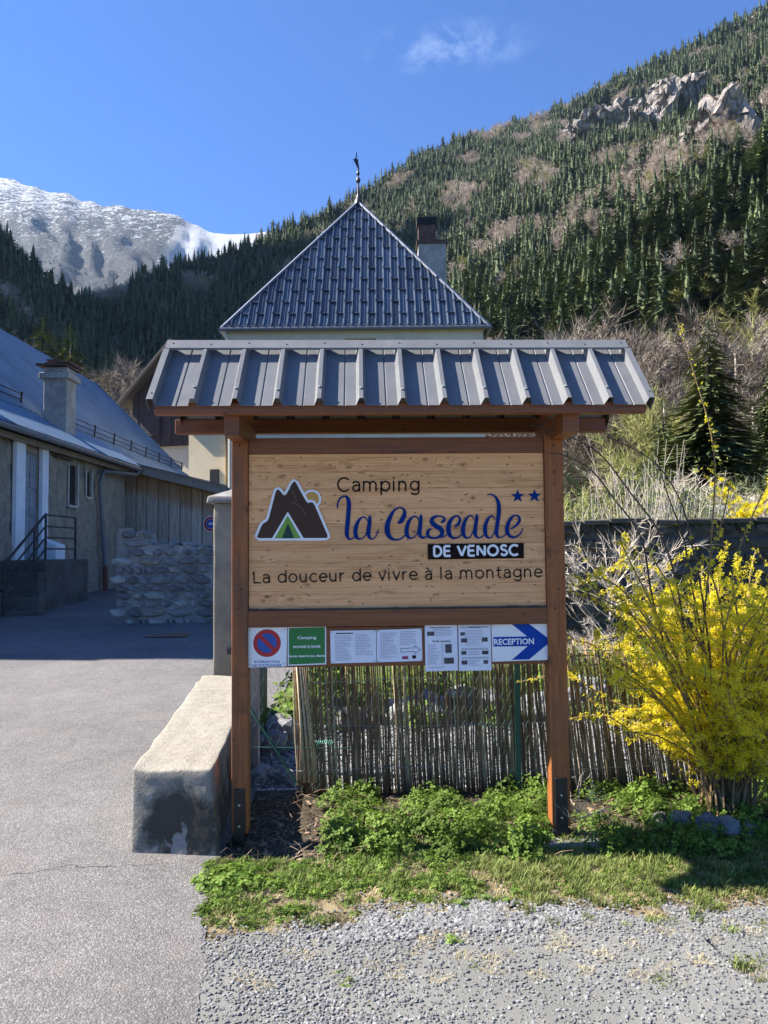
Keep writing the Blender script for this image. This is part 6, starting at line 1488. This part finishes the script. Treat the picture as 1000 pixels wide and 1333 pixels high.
for i, (px, Y, top, n, lab) in enumerate([(835, 13.5, 562, 60, 'shrub of long straight pale shoots above the dark garden wall'), (775, 12.5, 612, 46, 'tangle of pale twigs with first leaves beside the right post'), (885, 14.5, 610, 30, 'thin pale shoots in front of the lone spruce')]):
    x = (px - 500) / FPX * Y; h = P(px, top, Y).z - .45; r = thing('pale_shoot_shrub', lab, 'shrub', (x, Y, .45)); link('shoot_cluster', shoots(40 + i, n, h, .9, M['twig'], .011), r)
    tag(link('leaflets', leaflets(60 + i, 900, 0, .55, h * .3, h * .85, .012, M_YG), r), kind='stuff')
# bleached bare shrub in front of the wall
for i, (px, Y, top, lab) in enumerate([(790, 8.9, 655, 'bleached bare spiky shrub in front of the dark garden wall'), (770, 8.0, 800, 'small heap of bleached twigs at the foot of the wall')]):
    x = (px - 500) / FPX * Y; h = P(px, top, Y).z - .3; r = thing('spiky_shrub', lab, 'shrub', (x, Y, .3)); m_ = np_mesh('branches', *dec_tris(700 + i, 1.0, .62, 34, 8, 6, .0030, up=.35, low=.02), M['twig']); o = link('branches', m_, r); r.scale = (h * .9, h * .9, h)
# ================================================================== FORSYTHIA
M_YEL = leafmat('forsythia_petals', (.80, .66, .02), (.88, .80, .06), 12, var=.08, trans=.6, rough=.5, hue=.008)
def flowers(pos, size, seed, mat, name='blossoms'):
    rs = np.random.RandomState(seed); n = len(pos); pos = np.asarray(pos); V = []; F = []
    ax = rs.randn(n, 3); ax /= np.linalg.norm(ax, axis=1)[:, None]; ref = rs.randn(n, 3); e1 = np.cross(ax, ref); e1 /= np.linalg.norm(e1, axis=1)[:, None]; e2 = np.cross(ax, e1)
    sz = size * rs.uniform(.7, 1.2, n)[:, None]; allV = []
    for k in range(4):
        a = k * math.pi / 2; d = e1 * math.cos(a) + e2 * math.sin(a); s_ = -e1 * math.sin(a) + e2 * math.cos(a)
        allV += [pos, pos + (d * .6 + s_ * .24 + ax * .35) * sz, pos + (d * 1.15 + ax * (.45 + .3 * rs.rand(n)[:, None])) * sz, pos + (d * .6 - s_ * .24 + ax * .35) * sz]
    A = np.stack(allV, 1).reshape(-1, 3); return np_mesh(name, A, np.arange(n * 16).reshape(-1, 4), mat)
def forsythia(name, label, base, n, H, spread, nfl, seed, long_shoots=(), size=.0135, bias=0, xbias=0):
    rr = random.Random(seed); root = thing(name, label, 'shrub', base); fl = []; made = 0
    for i in range(n):
        a = rr.random() * 6.28; h = H * rr.uniform(.22, 1.0); l = spread * rr.uniform(.35, 1.0); a0 = rr.random() * 6.28; r0 = .16 * rr.random()
        p0 = Vector((math.cos(a0) * r0, math.sin(a0) * r0 * .7, 0)); dx, dy = math.cos(a) + xbias, math.sin(a) * .75; pts = []
        for k in range(9):
            f = k / 8; up = h * (1.75 * f - .85 * f * f * rr.uniform(.9, 1.1)); out = l * f ** 1.35; pts.append(p0 + Vector((dx * out, dy * out, up)) + Vector((rr.uniform(-1, 1), rr.uniform(-1, 1), 0)) * .018)
        me = MB().tube(pts, [.0065 * (1 - .75 * k / 8) + .001 for k in range(9)], 4, cap=False).mesh('stem', M['stem']); link('stem', me, root); made += 1
        sub = [pts]
        for q in range(5):
            f = rr.uniform(.3, .9); k = int(f * 8); b = pts[k]; d = Vector((rr.uniform(-1, 1), rr.uniform(-1, 1), rr.uniform(0, 1))).normalized() * rr.uniform(.15, .42); s2 = [b + d * (j / 4) + Vector((0, 0, -.05 * (j / 4) ** 2)) for j in range(5)]; sub.append(s2)
        mbt = MB()
        for s2 in sub[1:]: mbt.tube(s2, [.0022, .002, .0018, .0014, .001], 3, cap=False)
        me2 = mbt.mesh('twigs', M['stem']); tag(link('twigs', me2, bpy.data.objects[root.name]), kind='stuff')
        for s2 in sub:
            for j in range(int(nfl / n / len(sub) * (1.6 if s2 is pts else .9))):
                f = rr.uniform(.22 if s2 is pts else .1, 1) * (len(s2) - 1); k = min(int(f), len(s2) - 2); q = s2[k].lerp(s2[k + 1], f - k)
                if q.z < H * .16 and rr.random() < .8: continue
                fl.append(q + Vector((rr.gauss(0, .010), rr.gauss(0, .010), rr.gauss(0, .010))))
    for pts, dens in long_shoots:
        pts = [Vector(p) - Vector(base) for p in pts]; c = [Vector(q) for q in crom([tuple(p) for p in pts], 6)]; n_ = len(c)
        link('long_shoot', MB().tube(c, [.0055 * (1 - .7 * k / n_) + .0012 for k in range(n_)], 5).mesh('long_shoot', M['branch'] if dens < 30 else M['stem']), root)
        for j in range(dens):
            f = rr.uniform(.1, 1) * (n_ - 1); k = min(int(f), n_ - 2); fl.append(c[k].lerp(c[k + 1], f - k) + Vector((rr.gauss(0, .012), rr.gauss(0, .012), rr.gauss(0, .012))))
    tag(link('blossoms', flowers([tuple(f) for f in fl], size, seed, M_YEL), root), kind='stuff'); return root
fb = G(945, 1062, .03)
def lp_(l, Y0=4.35, Y1=4.2): return [tuple(P(x, y, Y0 + (Y1 - Y0) * i / (len(l) - 1))) for i, (x, y) in enumerate(l)]
ls = [(lp_([(935, 1000), (915, 860), (925, 720), (931, 620), (925, 560), (905, 490), (880, 410)]), 60),
      (lp_([(900, 900), (885, 780), (862, 700), (820, 640), (780, 590), (735, 566), (690, 553)], 4.3, 4.0), 4),
      (lp_([(880, 900), (850, 780), (835, 700), (800, 650), (770, 612), (735, 593), (716, 590)], 4.3, 3.98), 5),
      (lp_([(930, 900), (915, 780), (900, 705), (885, 650), (850, 600), (790, 568)], 4.3, 4.15), 14),
      (lp_([(955, 960), (940, 800), (925, 735), (940, 680), (953, 620)], 4.3, 4.3), 40),
      (lp_([(900, 930), (850, 820), (812, 770), (780, 752), (742, 748)], 4.25, 4.1), 75),
      (lp_([(905, 930), (850, 845), (800, 800), (770, 775), (745, 760)], 4.25, 4.15), 55),
      (lp_([(900, 900), (850, 790), (820, 730), (806, 700)], 4.25, 4.2), 90),
      (lp_([(930, 900), (900, 760), (890, 700), (868, 640), (855, 590)], 4.35, 4.4), 12),
      (lp_([(980, 960), (960, 800), (955, 740), (985, 660), (1005, 620)], 4.3, 4.2), 60)]
forsythia('forsythia_bush', 'large forsythia bush in full yellow bloom right of the sign', fb, 120, 1.68, 1.15, 31000, 21, ls, xbias=-.12)
fb2 = Vector(((985 - 500) / FPX * 15.5, 15.5, .45)); forsythia('forsythia_bush', 'distant bright yellow forsythia beyond the garden wall', fb2, 34, 3.2, 1.2, 6500, 22, size=.035)

# ================================================================== LOW PLANTS, GRASS, GRAVEL
M_LEAF = leafmat('herb_leaf', (.085, .15, .018), (.22, .32, .055), 14, var=.35, trans=.45, hue=.02)
M_GRASS = leafmat('grass_blade', (.11, .15, .03), (.27, .30, .09), 5, var=.3, trans=.3)
M_STRAW = leafmat('dry_grass', (.35, .27, .13), (.5, .42, .24), 5, var=.2)
M_DEADL = leafmat('dead_leaf', (.20, .12, .06), (.36, .26, .17), 8, var=.3)
def herb(seed, n=46, h=.20, r=.15, ls_=.026):
    rs = np.random.RandomState(seed); V = []; F = []; mb = MB()
    for i in range(n):
        a = rs.rand() * 6.28; rr_ = r * math.sqrt(rs.rand()); z = h * (1 - (rr_ / r) ** 2 * .6) * rs.uniform(.45, 1.05); c = Vector((math.cos(a) * rr_, math.sin(a) * rr_, z))
        nrm_ = Vector((math.cos(a) * .6 + rs.randn() * .35, math.sin(a) * .6 + rs.randn() * .35, .9)).normalized(); e = nrm_.cross(Vector((rs.randn(), rs.randn(), rs.randn()))).normalized(); f = nrm_.cross(e)
        mb.tube([(c.x * .15, c.y * .15, 0), (c.x * .7, c.y * .7, z * .6), c], .0012, 3, 1, cap=False)
        for k in range(3):      # three rounded lobed leaflets
            an = (k - 1) * 1.25; d = e * math.cos(an) + f * math.sin(an); s_ = nrm_.cross(d); L = ls_ * rs.uniform(.7, 1.25); o = c + d * L * .2
            mb.add([o, o + d * L * .55 - s_ * L * .42 + nrm_ * L * .1, o + d * L * 1.05 - s_ * L * .28, o + d * L * .85, o + d * L * 1.1 + s_ * L * .26, o + d * L * .55 + s_ * L * .42 + nrm_ * L * .1], [(0, 1, 2, 3), (0, 3, 4, 5)], 0)
    return mb
herbs = [herb(70 + i, (46, 60, 38, 30)[i], (.20, .24, .16, .12)[i], (.16, .18, .15, .14)[i], (.027, .03, .024, .022)[i]) for i in range(4)]
hm = [h.mesh('foliage', [M_LEAF, M_LEAF]) for h in herbs]
rs = np.random.RandomState(77); P_ = []; 
# bank of herbs at the foot of the sign (sunlit) and under the forsythia (shaded)
for _ in range(330):
    px = rs.uniform(415, 1010); py = rs.uniform(1000, 1118)
    if 715 < px < 770 and py > 1050 and rs.rand() < .9: continue
    if px < 470 and py < 1040: continue
    if px < 440 and rs.rand() < .6: continue
    if px < 716 and py < 1012 and rs.rand() < .5: continue
    if py < 1045 and noise.noise(Vector((px * .012, py * .02, 5))) < .05: continue
    g = G(px, py, .0); P_.append((g.x, min(g.y, 4.8), px, py))
big_ = sorted(P_, key=lambda q: rs.rand())[:60]; rest = [q for q in P_ if q not in big_]
h0 = []
for i in range(2):
    r = thing('herb_clump', 'clump of three-lobed green leaves in the bank of herbs at the foot of the sign', 'plant', (0, 0, 0), 0, 'leafy herb clumps below the sign'); link('foliage', hm[i], r); h0.append(r)
for i, q in enumerate(big_):
    k = i % 2; s = rs.uniform(.42, .74); loc = (q[0], q[1], gz(q[0], q[1]))
    if i < 2: h0[k].location = loc; h0[k].scale = (s,) * 3
    else: copy_thing(h0[k], loc, rs.rand() * 6, s)
scatter('herb_ground_cover', [(q[0], q[1], gz(q[0], q[1])) for q in rest], rs.uniform(.38, .70, len(rest)), rs.uniform(0, 6.28, len(rest)), rs.randint(0, 4, len(rest)), hm)
# turf clumps at the verge
def blades(seed, n, r, h, mat, w=.0032, flat=0):
    rs = np.random.RandomState(seed); a = rs.rand(n) * 6.28; rr_ = r * np.sqrt(rs.rand(n)); c = np.stack([np.cos(a) * rr_, np.sin(a) * rr_, np.zeros(n)], 1); b = rs.rand(n) * 6.28; hh = h * rs.uniform(.4, 1.1, n); ln_ = hh * rs.uniform(.2, 1.0 + flat, n)
    d = np.stack([np.cos(b), np.sin(b), 0 * b], 1); s_ = np.stack([-np.sin(b), np.cos(b), 0 * b], 1) * w; up = np.array([0, 0, 1.0])
    p1 = c + d * (ln_ * .35)[:, None] + up * (hh * .6)[:, None]; p2 = c + d * ln_[:, None] + up * (hh * (1 - .3 * flat))[:, None]
    V = np.stack([c - s_, c + s_, p1 + s_ * .8, p1 - s_ * .8, p2 + s_ * .1, p2 - s_ * .1], 1).reshape(-1, 3); i0 = np.arange(n) * 6
    F = np.concatenate([np.stack([i0, i0 + 1, i0 + 2, i0 + 3], 1), np.stack([i0 + 3, i0 + 2, i0 + 4, i0 + 5], 1)]); return np_mesh('tuft', V, F, mat)
tufts = [blades(1, 60, .05, .045, M_GRASS), blades(2, 46, .05, .07, M_GRASS), blades(3, 50, .06, .03, M_GRASS, flat=1), blades(4, 70, .06, .03, M_STRAW, w=.0016, flat=.8), herb(90, 16, .045, .06, .014).mesh('clover', [M_LEAF, M_LEAF]), herb(91, 12, .035, .05, .018).mesh('clover', [M_LEAF, M_LEAF])]
rs = np.random.RandomState(5); T = []
def verge_cover(x, y):
    te = track_edge(x) + .02
    k = (y - te) / .16; c = max(0, min(1, k)) * .62 + .02
    if y > 3.98: c *= .45
    if x < .35: c *= .12 + .88 * smooth01((noise.noise(Vector((x * 3.2, y * 3.2, 2))) + .12) * 3) if y < 3.55 else 1
    if x < -.45 and y < 3.2: c *= .25
    return c * (.25 + .75 * smooth01((noise.noise(Vector((x * 5, y * 6, 1))) + .35) * 2.5))
for _ in range(15000):
    x = rs.uniform(-1.0, 2.6); y = rs.uniform(2.75, 4.25)
    if x < road_edge(y) + .0: continue
    if x < -.3 and y > 3.88: continue
    c = verge_cover(x, y)
    if rs.rand() < c:
        if x < .45: i = rs.choice([0, 2, 4, 5, 4, 5, 3], p=[.14, .12, .18, .19, .11, .12, .14])
        else: i = rs.choice([0, 1, 2, 3, 4], p=[.26, .17, .20, .27, .10])
        T.append((x, y, i))
    elif rs.rand() < .015: T.append((x, y, 3))
scatter('verge_grass', [(a, b, gz(a, b) + .004) for a, b, _ in T], rs.uniform(.4, .85, len(T)), rs.uniform(0, 6.28, len(T)), [i for _, _, i in T], tufts)
# leafy weeds at the asphalt corner
wr = thing('weed_clump', 'bright green clump of low weeds at the corner where asphalt meets grass', 'plant', (G(300, 1150).x, G(300, 1150).y, .0)); link('foliage', herb(95, 120, .07, .16, .022).mesh('foliage', [M_LEAF, M_LEAF]), wr); wr.scale = (1.2, .9, 1)
# lawn tufts behind the fence
T2 = [(rs.uniform(.2, 6), rs.uniform(6.8, 10)) for _ in range(3800)]
scatter('lawn_grass', [(a, b, gz(a, b) + .01) for a, b in T2], rs.uniform(1.2, 2.2, len(T2)), rs.uniform(0, 6.28, len(T2)), rs.randint(0, 3, len(T2)), tufts[:3])
# green garden plants behind the reeds
gp_h = [(x_, y_, s_) for x_, y_, s_ in [(-.62, 6.9, 2.3), (-.75, 6.4, 1.9), (-.2, 6.9, 1.4), (.15, 7.3, 1.8), (.5, 7.2, 1.5), (.9, 7.3, 1.7), (1.3, 7.2, 1.5), (1.7, 7.5, 1.6), (.3, 6.6, 1.1), (1.0, 6.7, 1.0), (-.5, 7.4, 2.2)]]
gr0 = thing('garden_plant', 'leafy green garden plant between the boulders behind the reeds', 'plant', (gp_h[0][0], gp_h[0][1], .1), 0, 'garden plants behind the fence'); link('foliage', hm[1], gr0); gr0.scale = (2.3,) * 3
for a, b, s_ in gp_h[1:]: copy_thing(gr0, (a, b, gz(a, b)), a * 9, s_)
# loose crushed stone
M_GRV = stonemat('crushed_stone', [(.40, .395, .385), (.33, .33, .325), (.50, .495, .48), (.37, .365, .35), (.29, .285, .28), (.62, .61, .58)], jit=9, lich=(.4, .4, .4))
GV = []
for i in range(7):
    bm = bmesh.new(); bmesh.ops.create_icosphere(bm, subdivisions=1, radius=1)
    for v in bm.verts: v.co = Vector((v.co.x * (1.25 + .5 * noise.noise(v.co + Vector((i * 5, 0, 0)))), v.co.y * (.95 + .5 * noise.noise(v.co * 1.5 + Vector((i * 5, 3, 0)))), v.co.z * (.62 + .4 * noise.noise(v.co * 1.3 + Vector((i * 5, 9, 0))))))
    me = bpy.data.meshes.new('chip'); bm.to_mesh(me); bm.free(); me.materials.append(M_GRV); GV.append(me)
Q = []
for _ in range(150000):
    x = rs.uniform(-.85, 2.3); y = rs.uniform(2.1, 3.75); te = track_edge(x)
    if x < road_edge(y) - .015: continue
    cx_ = math.exp(-((x - .25) / .62) ** 2) * math.exp(-((y - (te - .06)) / .15) ** 2) * 1.0
    band = math.exp(-((y - (te - .10)) / .13) ** 2) * (.34 if x > .6 else .42)
    left = .35 * math.exp(-((x - (road_edge(y) + .42)) / .33) ** 2) * (1 if y < te - .05 else 0)
    k = max(cx_, band, left) * (.55 + .9 * noise.noise(Vector((x * 6, y * 6, 3)))) + (.09 if y < te else 0)
    if rs.rand() < k: Q.append((x, y, rs.uniform(.003, .0088) * (1.3 if cx_ > .4 else .9)))
scatter('loose_gravel', [(a, b, gz(a, b) + .010 + s_ * .35) for a, b, s_ in Q], [s_ for _, _, s_ in Q], rs.uniform(0, 6.28, len(Q)), rs.randint(0, 7, len(Q)), GV, tilt=rs.uniform(-.5, .5, (len(Q), 2)))
Q2 = [(rs.uniform(-.95, 4), rs.uniform(5.05, 6.9)) for _ in range(14000)]
scatter('garden_gravel_chips', [(a, b, gz(a, b) + .015) for a, b in Q2], rs.uniform(.008, .02, len(Q2)), rs.uniform(0, 6.28, len(Q2)), rs.randint(0, 7, len(Q2)), GV, tilt=rs.uniform(-.5, .5, (len(Q2), 2)))
# dead leaves, straw and twigs under the sign
V = []; n = 1500; c = np.stack([rs.uniform(-.85, 2.6, n), rs.uniform(3.3, 4.85, n), np.full(n, .02)], 1); c[:, 2] = [gz(a, b) + .012 for a, b, _ in c]
d1 = rs.randn(n, 3) * [.014, .014, .004]; d2 = rs.randn(n, 3) * [.009, .009, .006]; Vv = np.stack([c - d1, c + d2, c + d1, c - d2], 1).reshape(-1, 3); tag(link('leaf_litter', np_mesh('leaf_litter', Vv, np.arange(4 * n).reshape(-1, 4), M_DEADL)), kind='stuff')
mb = MB(); rr = random.Random(6)
for i in range(260):
    x = rr.uniform(-.85, -.15) if i < 170 else rr.uniform(.75, 1.5); y = rr.uniform(3.85, 4.85); a = rr.random() * 6.28; l = rr.uniform(.06, .22); p = Vector((x, y, gz(x, y) + .01)); q = p + Vector((math.cos(a) * l, math.sin(a) * l, rr.uniform(0, .07))); mb.tube([p, (p + q) / 2 + Vector((0, 0, rr.uniform(0, .04))), q], [.0018, .0016, .0008], 3, cap=False)
tag(mb.build('dry_stalks', M_DEADL), kind='stuff')
o = thing('dry_twig_tuft', 'small tuft of dry bare twigs at the foot of the right post', 'plant', G(752, 1085, .01)); link('branches', np_mesh('branches', *dec_tris(801, .36, .6, 9, 4, 3, .003 , up=.4, low=.02), M['twig']), o)
# scattered dark shrub below the wall in the garden (shaded hedge) and field beyond
M_FIELD = hillmat('dry_meadow', (.26, .23, .12), (.34, .30, .17), (.20, .21, .09), .15)
tag(link('far_meadow', np_mesh('far_meadow', [(-20, 36, .60), (70, 36, .60), (120, 110, 3.6), (-60, 110, 3.6)], [(0, 1, 2, 3)], M_FIELD)), kind='structure')
o = thing('greenhouse_roof', 'low pale metal roof just visible above the garden wall at the right', 'shed', ((948 - 500) / FPX * 26, 26, .5))
zt2 = P(948, 652, 26).z - .5; MB().add([(-1.6, 0, zt2 - .5), (1.9, 0, zt2 - .5), (1.9, 2.5, zt2), (-1.6, 2.5, zt2), (-1.6, 0, 0), (1.9, 0, 0), (1.9, 2.5, 0), (-1.6, 2.5, 0)], [(0, 1, 2, 3), (4, 5, 1, 0), (5, 6, 2, 1), (6, 7, 3, 2), (7, 4, 0, 3)]).build('roof', plain('pale_sheet_roof', (.55, .56, .58), .5), o)
MB().box((.15, -.03, zt2 / 2 - .3), (3.3, .05, zt2 - .7)).build('front_wall', W_GREY, o)

# ================================================================== HAZE
t = bpy.data.materials.new('valley_haze'); t.use_nodes = True; n_ = t.node_tree; n_.nodes.clear()
ou = n_.nodes.new('ShaderNodeOutputMaterial'); pv = n_.nodes.new('ShaderNodeVolumePrincipled'); pv.inputs['Color'].default_value = (.45, .68, 1, 1); pv.inputs['Density'].default_value = 0.000026; pv.inputs['Anisotropy'].default_value = .2
n_.links.new(pv.outputs[0], ou.inputs['Volume'])
hb = MB().box((0, 3100, 1480), (8200, 8000, 2980)).build('haze', t); tag(hb, kind='stuff')
